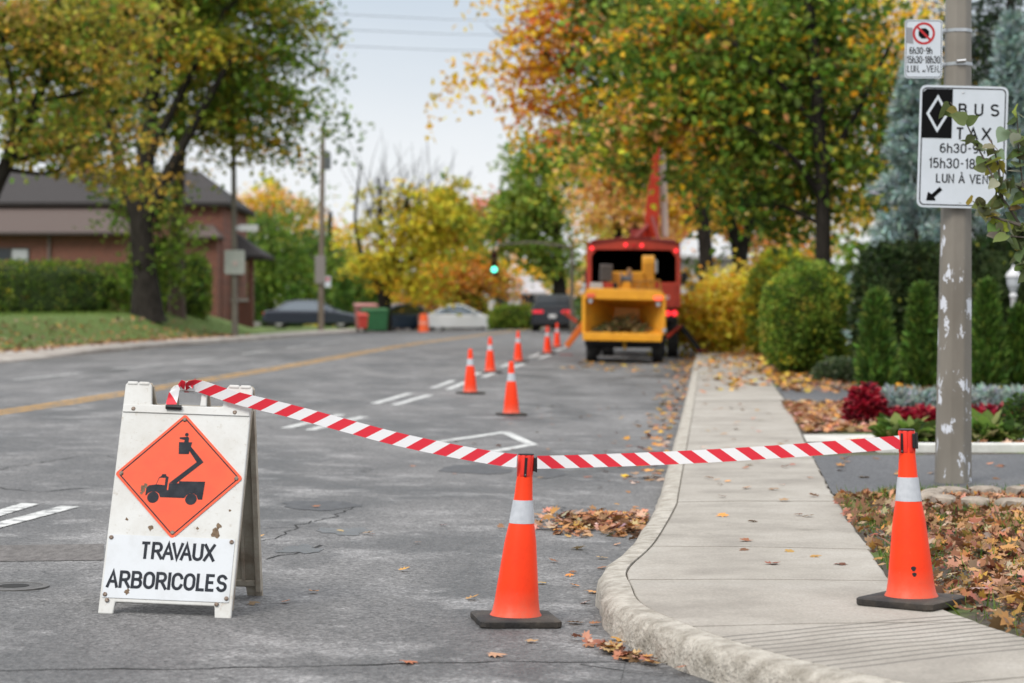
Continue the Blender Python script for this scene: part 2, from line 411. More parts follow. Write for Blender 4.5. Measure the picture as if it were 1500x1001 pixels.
# scatter a small template many times into one mesh, one colour per copy
def template(kind):
    if kind == 'leaf':
        v = [(0, 0, 0), (-.30, .28, .07), (-.24, .66, .06), (0, 1, -.05), (.24, .66, .06), (.30, .28, .07)]
        f = [(0, 5, 4, 3), (0, 3, 2, 1)]
    elif kind == 'diamond':
        v = [(0, 0, 0), (-.36, .45, .08), (0, 1, -.04), (.36, .45, .08)]; f = [(0, 3, 2, 1)]
    elif kind == 'needle':
        v = [(-.07, 0, 0), (.07, 0, 0), (.05, 1, .05), (-.05, 1, .05)]; f = [(0, 1, 2, 3)]
    elif kind == 'blade':
        v = [(-.05, 0, 0), (.05, 0, 0), (.03, .6, .06), (-.03, .6, .06), (.0, 1, .22), (-.01, 1, .22)]; f = [(0, 1, 2, 3), (3, 2, 4, 5)]
    elif kind == 'frond':
        v = [(0, 0, 0), (-.16, .4, .03), (0, 1, -.02), (.16, .4, .03)]; f = [(0, 3, 2, 1)]
    elif kind in ('maple', 'maple_curl', 'maple_cup'):
        pts = []
        prof = [(-90, .10), (-62, .30), (-35, .46), (-18, .30), (0, .52), (20, .33), (42, .60), (58, .36), (76, .50), (90, .72)]
        for a, r_ in prof: pts.append((r_*math.cos(R(a)), r_*math.sin(R(a))))
        pts = pts+[(-x, y) for x, y in pts[-2:0:-1]]
        amp = {'maple': .10, 'maple_curl': .32, 'maple_cup': .55}[kind]
        v = [(0, 0, 0)]
        for x, y in pts:
            rr = math.hypot(x, y)
            v.append((x*(1-amp*.35*rr), y, amp*rr*rr*(1.2*abs(x)+.5*y)+.02*math.sin(9*x+5*y)))
        n = len(pts); f = [(0, 1+i, 1+(i+1) % n) for i in range(n)]
    return np.array(v, float), np.array(f, int)
TPL = {k: template(k) for k in ('leaf', 'diamond', 'needle', 'blade', 'frond', 'maple', 'maple_curl', 'maple_cup')}
def rots(d, roll):
    """d: (N,3) leaf axis directions; roll: (N,) spin about the axis -> (N,3,3) with columns x,axis,normal"""
    d = d/np.linalg.norm(d, axis=1, keepdims=True)
    up = np.tile(np.array([0, 0, 1.]), (len(d), 1)); par = np.abs(d[:, 2]) > .95; up[par] = (1, 0, 0)
    x = np.cross(d, up); x /= np.linalg.norm(x, axis=1, keepdims=True); z = np.cross(x, d)
    c, s = np.cos(roll)[:, None], np.sin(roll)[:, None]
    x2 = x*c+z*s; z2 = -x*s+z*c
    return np.stack([x2, d, z2], axis=2)
def scatter(name, kind, pos, rot, scale, cols, m, parent=None):
    tv, tf = TPL[kind]; N = len(pos); K = len(tv)
    V = np.einsum('nij,kj->nki', rot, tv)*np.asarray(scale)[:, None, None]+np.asarray(pos)[:, None, :]
    F = (tf[None]+(np.arange(N)*K)[:, None, None]).reshape(-1)
    nf = N*len(tf); fs = tf.shape[1]
    me = bpy.data.meshes.new(name)
    me.vertices.add(N*K); me.vertices.foreach_set('co', V.reshape(-1).astype(np.float32))
    me.loops.add(nf*fs); me.loops.foreach_set('vertex_index', F.astype(np.int32))
    me.polygons.add(nf); me.polygons.foreach_set('loop_start', (np.arange(nf)*fs).astype(np.int32))
    me.update(calc_edges=True)
    at = me.attributes.new('Col', 'FLOAT_COLOR', 'POINT')
    C = np.concatenate([np.clip(cols, 0, 1), np.ones((N, 1))], 1)
    at.data.foreach_set('color', np.repeat(C, K, 0).reshape(-1).astype(np.float32))
    me.materials.append(m)
    return link(name, me, parent)
def jitter(cols, amt=.25):
    n = len(cols)
    b = 1+amt*rng.normal(size=(n, 1))
    return np.clip(cols*np.clip(b, .35, 1.9)*(1+.10*rng.normal(size=(n, 3))), .003, .9)

GREEN = (.150, .235, .032); DGREEN = (.075, .135, .024); LGREEN = (.27, .36, .055); OLIVE = (.36, .33, .05)
YGREEN = (.56, .52, .055); YELLOW = (.80, .52, .04); GOLD = (.82, .42, .03); ORANGE = (.78, .32, .05); REDOR = (.72, .20, .08); BROWN = (.26, .14, .06)
PEACH = (.78, .42, .15)

def spray_rand(idx, soft=.13):
    t = rng.random(int(idx.max())+1); return np.clip(t[idx]+soft*rng.normal(size=len(idx)), 0, 1)
def make_tree(name, label, cat, Y, trunk, crowns, leaf, palette, n=6000, group=None, stems=(), bark='bark', clump=.55, kind='leaf',
              colour=None, limbs=14, twigs=40, spread=None, trunk_depth=None, twig_extra=(), per=70, back=0.0):
    """trunk: [(px,py,width_px)...] from the ground up; crowns: [(px,py,rx,ry,weight)] at distance Y"""
    s = Y/FPX
    bx, by = trunk[0][0], trunk[0][1]
    root = W(bx, by, Y)
    gz = float(surf(root.x, root.y))
    o = thing(name, label, cat, (root.x, root.y, gz), 0, group)
    org = Vector((root.x, root.y, gz))
    mb = MB()
    def stem_path(st, wob=.0):
        pts = []; rad = []
        for i, (px, py, w) in enumerate(st):
            p = W(px, py, Y)-org
            p.y += wob*i
            pts.append(p); rad.append(w*s/2)
        return pts, rad
    pts, rad = stem_path(trunk)
    first = Vector((pts[0].x, 0, -.15))
    pts = [first]+([Vector((pts[0].x, 0, .12))] if pts[0].z < .3 else [Vector((pts[0].x, 0, .1)), pts[0]])+pts[1:]
    rad = [rad[0]*1.35, rad[0]*1.12]+([] if len(pts) == len(rad)+1 else [rad[0]])+rad[1:]
    rad = (rad+[rad[-1]]*8)[:len(pts)]
    def smooth_path(pts, rad, k=4):
        P = np.array([tuple(p) for p in pts]); Rr = np.array(rad)
        t = np.arange(len(P)); tt = np.linspace(0, len(P)-1, (len(P)-1)*k+1)
        Q = np.stack([np.interp(tt, t, P[:, i]) for i in range(3)], 1)
        Q2 = Q.copy()
        Q2[1:-1] = (Q[:-2]+2*Q[1:-1]+Q[2:])/4
        return [Vector(q) for q in Q2], np.interp(tt, t, Rr).tolist()
    P1, R1 = smooth_path(pts, rad); mb.tube(P1, R1, 9)
    nodes = [(p, r_) for p, r_ in zip(P1, R1) if p.z > P1[-1].z*.45]
    for k, st in enumerate(stems):
        a, b = stem_path(st, .25*(1 if k % 2 else -1)); a, b = smooth_path(a, b)
        mb.tube(a, b, 7); nodes += list(zip(a[2:], b[2:]))
    # clump centres
    cen = []; crad = []
    vol = np.array([c[2]*c[3]*(c[4] if len(c) > 4 else 1.0) for c in crowns]); vol = vol/vol.sum()
    ncl = max(14, int(n/per))
    for (c, wv) in zip(crowns, vol):
        k = max(3, int(ncl*wv))
        d = rng.normal(size=(k, 3)); d /= np.linalg.norm(d, axis=1, keepdims=True)
        r_ = np.minimum(rng.random(k)**(1/2.0), 1)*(1+.08*np.clip(rng.normal(size=k), -1.5, 1.2))
        ce = W(c[0], c[1], Y)-org+Vector((0, back, 0))
        dep = spread if spread else min(c[2], c[3]*1.2)*s
        cen.append(d*r_[:, None]*np.array([c[2]*s, dep, c[3]*s])+np.array(ce))
    cen = np.concatenate(cen)
    cen = cen[cen[:, 2]+org.z > .15]
    k = len(cen)
    cr = clump*np.exp(.35*rng.normal(size=k))
    wgt = cr**1.5; idx = rng.choice(k, n, p=wgt/wgt.sum())
    ax = nodes[-1][0]
    out = cen-np.array([pts[0].x*.3+ax.x*.7, 0, 0]); out[:, 2] = 0; out += rng.normal(size=(k, 3))*np.array([.8, .8, 0]); out /= np.linalg.norm(out, axis=1, keepdims=True)+1e-6
    lat = np.stack([-out[:, 1], out[:, 0], 0*out[:, 0]], 1)
    off = np.clip(rng.normal(size=(n, 3)), -1.7, 1.7)*np.array([1.15, .85, .34])
    a_ = off[:, 0]
    pos = cen[idx]+(out[idx]*a_[:, None]+lat[idx]*off[:, 1:2])*cr[idx][:, None]
    pos[:, 2] += (off[:, 2]-.18*a_*np.abs(a_)-.10*a_)*cr[idx]
    keep = pos[:, 2]+org.z > .05+surf(pos[:, 0]+org.x, pos[:, 1]+org.y)*.8
    pos, idx = pos[keep], idx[keep]; m_ = len(pos)
    pal = np.array([p[0] for p in palette]); pw = np.array([p[1] for p in palette], float); pw /= pw.sum()
    if colour is None:
        ccol = pal[rng.choice(len(pal), k, p=pw)]
        leafpick = rng.random(m_) < .12
        cols = ccol[idx]; cols[leafpick] = pal[rng.choice(len(pal), leafpick.sum(), p=pw)]
    else:
        wx = pos+np.array(org)
        cols = colour(750+wx[:, 0]/wx[:, 1]*FPX, 458-(wx[:, 2]-CAM_H)/wx[:, 1]*FPX, cen[idx]*7.1, m_, pal, pw, idx)
    cols = jitter(cols, .24)
    d = rng.normal(size=(m_, 3)); d[:, 2] = d[:, 2]*.6-.45
    rt = rots(d, rng.normal(size=m_)*.9)
    scatter('crown', kind, pos, rt, leaf*(.7+.6*rng.random(m_)), cols, M['leaf'], o)
    # limbs and twigs reach the clumps
    tip = list(nodes)
    fork = [(Vector(cen[i]-out[i]*cr[i]*.9), Vector(cen[i]+out[i]*cr[i]*1.2-np.array([0, 0, .35*cr[i]])), Vector(cen[i])) for i in range(k)]
    if limbs:
        pick = rng.choice(k, min(k, limbs), replace=False)
        for i in pick:
            b = Vector(cen[i]); 
            a, ra = min(nodes[::2] or nodes, key=lambda q: (q[0]-b).length+ (2.5 if q[0].z > b.z-.2 else 0))
            mid = a.lerp(b, .5)+Vector((rng.normal()*.2, rng.normal()*.2, .12*(b-a).length))
            r0 = max(.02, min(ra*.55, .02+.016*(b-a).length))
            q, rr = smooth_path([a, a.lerp(mid, .5)+Vector((0, 0, .05)), mid, b], [r0, r0*.8, r0*.55, .012], 2)
            mb.tube(q, rr, 5, cap=False); tip += [(q[j], rr[j]) for j in (2, 4, 5)]
        for i in range(k):
            b, e, m_c = fork[i]
            a, ra = min(tip, key=lambda q: (q[0]-b).length)
            if (a-b).length > 3.2: continue
            mid = a.lerp(b, .5)+Vector((rng.normal()*.1, rng.normal()*.1, .08*(b-a).length))
            w_ = min(ra, .018)
            mb.tube([a, mid, b, m_c, e], [w_, w_*.8, w_*.6, .008, .003], 4, cap=False)
    for (p0, p1, w0) in twig_extra:
        a, b = W(*p0, Y)-org, W(*p1, Y)-org
        mid = a.lerp(b, .5)+Vector((rng.normal()*.12, rng.normal()*.3, 0))
        mb.tube([a, mid, b], [w0*s/2, w0*s/3, w0*s/8], 4, cap=False)
    mb.build('trunk', M[bark], o, smooth=70)
    return o

def arc_pts(cx, cy, rx, ry, a0, a1, k=10): return [(cx+rx*math.cos(R(a0+(a1-a0)*i/k)), cy+ry*math.sin(R(a0+(a1-a0)*i/k))) for i in range(k+1)]
def glyphs():
    g = {}
    bow = lambda x0, y0, y1, x1: [(x0, y0)]+arc_pts(x1-(y1-y0)*.5*.9, (y0+y1)/2, (y1-y0)*.5*.9, (y1-y0)/2, -90, 90)+[(x0, y1)]
    g['T'] = (.60, [[(0, 1), (.60, 1)], [(.30, 1), (.30, 0)]])
    g['R'] = (.60, [[(0, 0), (0, 1)], bow(0, .47, 1, .58), [(.30, .47), (.62, 0)]])
    g['B'] = (.60, [[(0, 0), (0, 1)], bow(0, .53, 1, .55), bow(0, 0, .53, .60)])
    g['A'] = (.66, [[(0, 0), (.33, 1), (.66, 0)], [(.13, .33), (.53, .33)]])
    g['V'] = (.64, [[(0, 1), (.32, 0), (.64, 1)]])
    g['X'] = (.62, [[(0, 1), (.62, 0)], [(0, 0), (.62, 1)]])
    g['U'] = (.58, [[(0, 1), (0, .28)]+arc_pts(.29, .28, .29, .28, 180, 360)+[(.58, 1)]])
    g['O'] = (.64, [arc_pts(.32, .66, .32, .34, 0, 180)+arc_pts(.32, .34, .32, .34, 180, 360)+[(.64, .66)]])
    g['C'] = (.60, [arc_pts(.31, .66, .31, .34, 18, 180)+arc_pts(.31, .34, .31, .34, 180, 342)])
    g['I'] = (.0, [[(0, 0), (0, 1)]])
    g['L'] = (.50, [[(0, 1), (0, 0), (.50, 0)]])
    g['E'] = (.52, [[(.52, 1), (0, 1), (0, 0), (.52, 0)], [(0, .52), (.46, .52)]])
    g['N'] = (.58, [[(0, 0), (0, 1), (.58, 0), (.58, 1)]])
    g['S'] = (.56, [arc_pts(.28, .755, .27, .245, 25, 180, 8)+arc_pts(.28, .755, .27, .245, 180, 255, 5)+arc_pts(.28, .255, .28, .255, 75, 0, 5)+arc_pts(.28, .255, .28, .255, 0, -155, 9)])
    g['0'] = (.52, [arc_pts(.26, .70, .26, .30, 0, 180)+arc_pts(.26, .30, .26, .30, 180, 360)+[(.52, .70)]])
    g['1'] = (.20, [[(0, .80), (.18, 1), (.18, 0)]])
    g['3'] = (.52, [arc_pts(.25, .76, .24, .24, 160, -90, 10)+[(.20, .52)], [(.20, .52)]+arc_pts(.25, .265, .27, .265, 90, -160, 10)])
    g['5'] = (.52, [[(.48, 1), (.06, 1), (.02, .52)]+arc_pts(.25, .32, .27, .32, 125, -150, 11)])
    g['6'] = (.52, [arc_pts(.26, .30, .26, .30, 0, 360, 16), arc_pts(.30, .62, .30, .38, 60, 180, 7)+[(0, .30)]])
    g['8'] = (.52, [arc_pts(.26, .76, .23, .24, 0, 360, 16), arc_pts(.26, .265, .26, .265, 0, 360, 16)])
    g['9'] = (.52, [arc_pts(.26, .70, .26, .30, 0, 360, 16), [(.52, .70)]+arc_pts(.22, .38, .30, .38, 0, -120, 7)])
    g['h'] = (.46, [[(0, 0), (0, 1)], [(0, .42)]+arc_pts(.23, .42, .23, .24, 180, 0, 8)+[(.46, 0)]])
    g['-'] = (.30, [[(0, .48), (.30, .48)]])
    g['.'] = (.0, [[(0, -.07), (0, .07)]])
    g[' '] = (.22, [])
    g['À'] = (.66, g['A'][1]+[[(.20, 1.36), (.38, 1.16)]])
    return g
GLYPH = glyphs()
KERN = {'AV': -.26, 'VA': -.26, 'TR': -.02, 'RA': -.10, 'AU': -.06, 'UX': -.04, 'AR': -.02, 'LE': -.10, 'TA': -.2, 'AX': -.1}
def stroke_text(s, cap, width, wt, m, parent, loc, mtx=None, name='lettering', gap=.28, y0=-.0012):
    """road sign lettering drawn with an even stroke of wt metres; loc is the middle of the baseline"""
    adv = []; x = 0
    for i, ch in enumerate(s): adv.append(x); x += GLYPH[ch][0]+gap+KERN.get(s[i:i+2], 0)
    total = x-gap; sx = (width-wt)/max(total, 1e-6) if total > 0 else 1; sy_ = cap-wt
    mb = MB(); lay = 0
    for ch, ax in zip(s, adv):
        for pl in GLYPH[ch][1]:
            p = [Vector((-width/2+wt/2+(ax+u)*sx, wt/2+v*sy_)) for u, v in pl]
            q = [p[0]]
            for a in p[1:]:
                if (a-q[-1]).length > 1e-5: q.append(a)
            if len(q) < 2: continue
            closed = (q[0]-q[-1]).length < wt*.15 and len(q) > 4
            if closed: q[-1] = q[0]
            L_, R_ = [], []
            for i, a in enumerate(q):
                d0 = (a-q[i-1]).normalized() if i > 0 else ((q[-1]-q[-2]).normalized() if closed else None)
                d1 = (q[i+1]-a).normalized() if i < len(q)-1 else ((q[1]-q[0]).normalized() if closed else None)
                d0 = d0 or d1; d1 = d1 or d0
                n0, n1 = Vector((-d0.y, d0.x)), Vector((-d1.y, d1.x)); nn = (n0+n1)
                nn = nn.normalized() if nn.length > 1e-4 else n0
                k = min(1/max(nn.dot(n0), .3), 2.4)
                e = Vector((0, 0))
                if not closed and i == 0: e = -d1*wt*.5*(abs(d1.y) > .8)
                if not closed and i == len(q)-1: e = d0*wt*.5*(abs(d0.y) > .8)
                L_.append(a+e+nn*k*wt/2); R_.append(a+e-nn*k*wt/2)
            lay = (lay+1) % 5; yy = y0-lay*.00006
            n = len(q); vs = [(v.x+loc[0], yy+loc[1], v.y+loc[2]) for v in L_]+[(v.x+loc[0], yy+loc[1], v.y+loc[2]) for v in R_]
            mb.add(vs, [(i, n+i, n+i+1, i+1) for i in range(n-1)])
    return mb.build(name, m, parent, mtx=mtx)
def rrect(x0, z0, x1, z1, r, k=4):
    pts = []
    for cx, cz, a0 in ((x1-r, z0+r, -90), (x1-r, z1-r, 0), (x0+r, z1-r, 90), (x0+r, z0+r, 180)):
        for i in range(k+1):
            a = R(a0+90*i/k); pts.append((cx+r*math.cos(a), cz+r*math.sin(a)))
    return pts
def disc(cx, cz, r, k=20): return [(cx+r*math.cos(2*math.pi*i/k), cz+r*math.sin(2*math.pi*i/k)) for i in range(k)]
def ring(mb, outer, inner, y0, y1):
    n = len(outer)
    vs = [(x, y0, z) for x, z in outer]+[(x, y0, z) for x, z in inner]+[(x, y1, z) for x, z in outer]+[(x, y1, z) for x, z in inner]
    fs = []
    for i in range(n):
        j = (i+1) % n
        fs += [(i, j, n+j, n+i), (2*n+i, 3*n+i, 3*n+j, 2*n+j), (i, 2*n+i, 2*n+j, j), (n+i, n+j, 3*n+j, 3*n+i)]
    mb.add(vs, fs); return mb

# ------------------------------------------------------------------ ground, road, pavements
def inner_c(y): return np.interp(y, [15, 22, 30, 60, 200], [.86, .95, 1.08, 1.08, 1.08])
# pairs of kerb edge / grass edge, far to near, then round the corner
far_ys = [160, 130, 100, 80, 65, 55, 47, 40, 34, 30, 26, 22, 19, 17, 15.5]
OUT = [(C_CURB+TAN*y, y) for y in far_ys]+[(.95, 14.67), (.64, 12.2), (.42, 10.9), (.40, 10.2), (.413, 9.57), (.547, 8.98), (.742, 8.39), (1.02, 7.8), (1.5, 7.15), (2.5, 6.55), (4, 6.27), (8, 6.2), (40, 6.2)]
INN = [(float(inner_c(y))+TAN*y, y) for y in far_ys]+[(2.19, 14.67), (1.95, 12.0), (1.83, 10.7), (1.80, 10.2), (1.82, 9.7), (1.91, 9.1), (2.05, 8.5), (2.4, 8.15), (3.0, 7.95), (4, 7.8), (5.2, 7.72), (8.5, 7.68), (40, 7.65)]
inn_y = np.array([p[1] for p in INN])[::-1]; inn_x = np.array([p[0] for p in INN])[::-1]
def densify(A, k=5):
    A = np.array(A); n = len(A); out = []
    for i in range(n-1):
        p0, p1, p2, p3 = A[max(i-1, 0)], A[i], A[i+1], A[min(i+2, n-1)]
        straight = i < len(far_ys) or i > n-4
        for j in range(k):
            t = j/k
            if straight: out.append(p1+(p2-p1)*t)
            else: out.append(.5*((2*p1)+(-p0+p2)*t+(2*p0-5*p1+4*p2-p3)*t*t+(-p0+3*p1-3*p2+p3)*t**3))
    out.append(A[-1]); return np.array(out)
OD, ID = densify(OUT), densify(INN)

cs = np.array([-400, -250, -160, -100, -70, -50, -40, -34, -30, -27, -25, -24, -23, -22.5, -22, -21.5, -21, -20.5, -20, -19.5, -19, -18.5, -18.1, -17.9, -16.7, -16.5, -14, -9, -5, -2, -.6, -.2, .3, .72, .8, 1.0, 1.3, 1.7, 2.2, 3, 4, 5, 6, 8, 10, 14, 20, 30, 50, 80, 130, 220, 400])
yt = np.concatenate([[-60, -20, 0, 4, 5.5, 6.3], np.arange(7, 130, 1.0), [135, 140, 150, 165, 180, 210, 260, 350, 600, 1200, 2000]])
CC, YY = np.meshgrid(cs, yt)
XX = CC+TAN*YY
ZZ = surf(XX, YY)-.012
road_mask = (CC > -16.6) & (CC < -.5); ZZ = np.where(road_mask, base(XX, YY)-.10, ZZ)
ZZ = np.where((CC > -.55) & (CC < .5), base(XX, YY)-.10, ZZ)
ZZ = np.where((CC > -17.95) & (CC <= -16.6), base(XX, YY)-.02, ZZ)
ZZ = np.where((CC >= -.55) & (YY < 7.5), base(XX, YY)-.10, ZZ)
n1, k1 = CC.shape
vs = np.dstack([XX, YY, ZZ]).reshape(-1, 3)
fs = [(i*k1+j, i*k1+j+1, (i+1)*k1+j+1, (i+1)*k1+j) for i in range(n1-1) for j in range(k1-1)]
def ground_mat():
    m, n, l, p = new_mat('ground_soil_grass')
    t = n.new('ShaderNodeTexCoord'); O = t.outputs['Object']
    a = nd(n, 'ShaderNodeTexNoise', Scale=1.1, Detail=8, Roughness=.7); l.new(O, a.inputs['Vector'])
    g = nd(n, 'ShaderNodeTexNoise', Scale=18, Detail=6, Roughness=.8); l.new(O, g.inputs['Vector'])
    gr = n.new('ShaderNodeValToRGB'); gr.color_ramp.elements[0].color = (.045, .085, .014, 1); gr.color_ramp.elements[1].color = (.15, .21, .04, 1)
    gr.color_ramp.elements[0].position = .3; gr.color_ramp.elements[1].position = .7; l.new(g.outputs['Fac'], gr.inputs[0])
    so = n.new('ShaderNodeValToRGB'); so.color_ramp.elements[0].color = (.035, .028, .02, 1); so.color_ramp.elements[1].color = (.10, .08, .055, 1); l.new(g.outputs['Fac'], so.inputs[0])
    sx = n.new('ShaderNodeSeparateXYZ'); l.new(O, sx.inputs[0])
    xr = n.new('ShaderNodeMapRange'); xr.inputs['From Min'].default_value = -9; xr.inputs['From Max'].default_value = -3
    xr.inputs['To Min'].default_value = -.5; xr.inputs['To Max'].default_value = .06; l.new(sx.outputs[0], xr.inputs['Value'])
    ad = nd(n, 'ShaderNodeMath', op='ADD'); l.new(a.outputs['Fac'], ad.inputs[0]); l.new(xr.outputs[0], ad.inputs[1])
    st = n.new('ShaderNodeMapRange'); st.inputs['From Min'].default_value = .44; st.inputs['From Max'].default_value = .56; l.new(ad.outputs[0], st.inputs['Value'])
    mx = n.new('ShaderNodeMix'); mx.data_type = 'RGBA'; l.new(st.outputs[0], mx.inputs[0]); l.new(gr.outputs[0], mx.inputs[6]); l.new(so.outputs[0], mx.inputs[7])
    l.new(mx.outputs[2], p.inputs['Base Color']); p.inputs['Roughness'].default_value = .95
    bn = nd(n, 'ShaderNodeBump', Strength=.9, Distance=.03); l.new(g.outputs['Fac'], bn.inputs['Height']); l.new(bn.outputs[0], p.inputs['Normal'])
    return m
me = bpy.data.meshes.new('ground'); me.from_pydata(vs.tolist(), [], fs); me.materials.append(ground_mat()); me.shade_smooth(); me.update()
struct(link('ground', me))

# road: across the street, plus the side street mouth near the camera
cs_r = np.concatenate([np.linspace(C_LEFT-.05, -9, 8), np.linspace(-8, C_CURB+.04, 9)])
ys_r = np.concatenate([[-60, -20, 0], np.arange(5, 125, 2.0), [130, 140, 155, 180, 240]])
P = np.dstack(np.broadcast_arrays(cs_r[None, :]+TAN*ys_r[:, None], ys_r[:, None]))
grid_sheet('road', P, M['road'], 0.0)
xs = np.concatenate([[-.0], np.linspace(.2, 6, 12), [10, 20, 60]])
ys_s = np.array([-4., 0, 4, 5, 6, 6.5, 7, 8, 9, 10, 11, 12, 13])
# side street floor, trimmed by the kerb: columns follow the kerb edge
cols = []
for x in (.2, .4, .42, .45, .5, .55, .65, .75, .9, 1.0, 1.2, 1.5, 2, 2.5, 3, 4, 6, 10, 40):
    ytop = float(np.interp(x, OD[-46:, 0], OD[-46:, 1]))+.03 if x > .41 else 11
    cols.append([(x, y) for y in np.linspace(-3, ytop, 8)])
grid_sheet('side_street', np.array(cols), M['road'], -0.004)

# pavement: kerb and slabs
def frame(i):
    o, q = OD[i], ID[i]; d = q-o; return o, q, d/np.linalg.norm(d), np.linalg.norm(d)
kb = MB(); K = []
wob = rng.normal(size=(len(OD), 3))*.006
for i in range(len(OD)):
    o, q, d, w = frame(i); z = float(base(o[0], o[1])); zi = z+.13
    near = 1 if o[1] < 16 else .3
    e = wob[i]*near
    prof = [(0.0+e[0], z-.12), (.012+e[0], z+.05), (.022+e[1], z+.092), (.048, z+.122+e[2]*.6), (.085, zi), (.155, zi+.002), (.158, zi-.05)]
    K.append([(o[0]+d[0]*a, o[1]+d[1]*a, b) for a, b in prof])
n_, k_ = len(K), len(K[0])
kb.add([p for r_ in K for p in r_], [(i*k_+j, (i+1)*k_+j, (i+1)*k_+j+1, i*k_+j+1) for i in range(n_-1) for j in range(k_-1)])
o = kb.build('kerb', M['curb'], None, smooth=50, fix=True); struct(o)
# slabs with open joints
arc = np.concatenate([[0], np.cumsum(np.linalg.norm(np.diff((OD+ID)/2, axis=0), axis=1))])
def along(A, s): return np.array([np.interp(s, arc, A[:, 0]), np.interp(s, arc, A[:, 1])])
mid_y = ((OD+ID)/2)[:, 1]
s_ref = float(np.interp(-11.86, -mid_y[:np.argmin(mid_y)], arc[:np.argmin(mid_y)]))
joints = np.arange(s_ref-1.47*70, arc[-1]-1, 1.47); joints = joints[joints > 1]
sb = MB()
for a, b in zip(joints[:-1], joints[1:]):
    nseg = 6
    rows = []
    tilt = rng.normal()*.002
    for t in np.linspace(a+.010, b-.010, nseg+1):
        o, q = along(OD, t), along(ID, t); d = (q-o); w = np.linalg.norm(d); d /= w
        z = float(base(o[0], o[1]))+.13+tilt
        jag = .007*rng.normal() if o[1] < 20 else 0
        rows.append([(o[0]+d[0]*u, o[1]+d[1]*u, zz) for u, zz in ((.163, z-.06), (.163, z-.004), (.169, z), (w*.5, z+.006), (w+jag-.01, z+.004), (w+jag, z-.004), (w+jag, z-.14))])
    k_ = len(rows[0]); vs = [p for r_ in rows for p in r_]
    fs = [(i*k_+j, (i+1)*k_+j, (i+1)*k_+j+1, i*k_+j+1) for i in range(nseg) for j in range(k_-1)]
    fs += [tuple(range(k_)), tuple(nseg*k_+j for j in range(k_-1, -1, -1))]
    sb.add(vs, fs)
o = sb.build('sidewalk', M['concrete'], None, fix=True); struct(o)
# bed under the joints
gb = []
for t in np.linspace(joints[0], joints[-1], 300):
    o, q = along(OD, t), along(ID, t); d = (q-o); w = np.linalg.norm(d); d /= w
    gb.append([tuple(o+d*.15), tuple(o+d*(w*.5)), tuple(o+d*(w-.02))])
grid_sheet('sidewalk_bed', np.array(gb), mat('joint_dirt', (.09, .078, .06), .95, (.15, .13, .10), scale=20), .13-.007, f=lambda x, y: base(x, y)+0)

# left pavement and kerb
ys_l = np.concatenate([np.arange(-20, 110, 2.0), [115, 120, 130]])
lk = MB(); rows = []
for y in ys_l:
    z = float(h(y))+float(crown(np.array(C_LEFT)))
    drop = -.07*float(sst(46, 50, y)*(1-sst(54, 58, y)))
    rows.append([(c+TAN*y, y, z+dz) for c, dz in ((C_LEFT+.0, -.1), (C_LEFT-.02, .10+drop), (C_LEFT-.05, .13+drop), (C_LEFT-.18, .133+drop*.6), (-17.95, .135), (-17.96, .0))])
k_ = 6; lk.add([p for r_ in rows for p in r_], [(i*k_+j, i*k_+j+1, (i+1)*k_+j+1, (i+1)*k_+j) for i in range(len(rows)-1) for j in range(k_-1)])
struct(lk.build('far_sidewalk', mat('old_concrete', (.25, .222, .195), .9, (.37, .335, .30), scale=1.2), None, fix=True))

# markings
def mark_c(px, py): 
    g = G(px, py, base); return g.x-TAN*g.y, g.y
cy, _ = mark_c(150, 582)
for k, dc in enumerate((-.17, .05)):
    ribbon_c('yellow_line', cy+dc, cy+dc+.12, 12, 120, M['yellow_line'], .004+.0*k)
def dash(p0, p1, w=.13):
    a, b = G(*p0, base), G(*p1, base); d = Vector((TAN, 1, 0)).normalized(); q = Vector((d.y, -d.x, 0))*w/2
    a2 = Vector((a.x, a.y, 0)); b2 = Vector((b.x, b.y, 0))
    d2 = (b2-a2).normalized(); q = Vector((d2.y, -d2.x, 0))*w/2
    patch('lane_marking', [a2-q, b2-q, b2+q, a2+q], M['white_line'], .005, base, 6, 1)
for p0, p1 in (((-40, 765), (45, 739)), ((-60, 786), (103, 743)), ((418, 628), (500, 608)), ((453, 631), (533, 611)), ((548, 592), (600, 577)), ((577, 594), (630, 579)),
               ((634, 569), (664, 558)), ((656, 571), (684, 560)), ((690, 551), (712, 543)), ((708, 553), (729, 545)), ((735, 538), (752, 531)), ((750, 540), (767, 533)), ((776, 524), (792, 518)), ((790, 526), (806, 520)), ((815, 514), (832, 507))):
    dash(p0, p1)
for p0, p1 in (((20, 557), (118, 547)), ((163, 541), (238, 535)), ((270, 530), (316, 525)), ((353, 519), (396, 514)), ((420, 510), (455, 506)), ((470, 504), (500, 501))):
    dash(p0, p1, .14)
dm = [G(p[0], p[1], base) for p in ((636, 649), (740, 634), (779, 652), (690, 668))]
for i in range(4):
    a, b = dm[i], dm[(i+1) % 4]; d2 = Vector((b.x-a.x, b.y-a.y, 0)).normalized(); q = Vector((d2.y, -d2.x, 0))*.065
    patch('diamond_marking', [a-q-d2*.06*(i % 2), b-q+d2*.06*(i % 2), b+q+d2*.06*(i % 2), a+q-d2*.06*(i % 2)], M['white_line'], .005+.001*(i % 2), base, 6, 1)
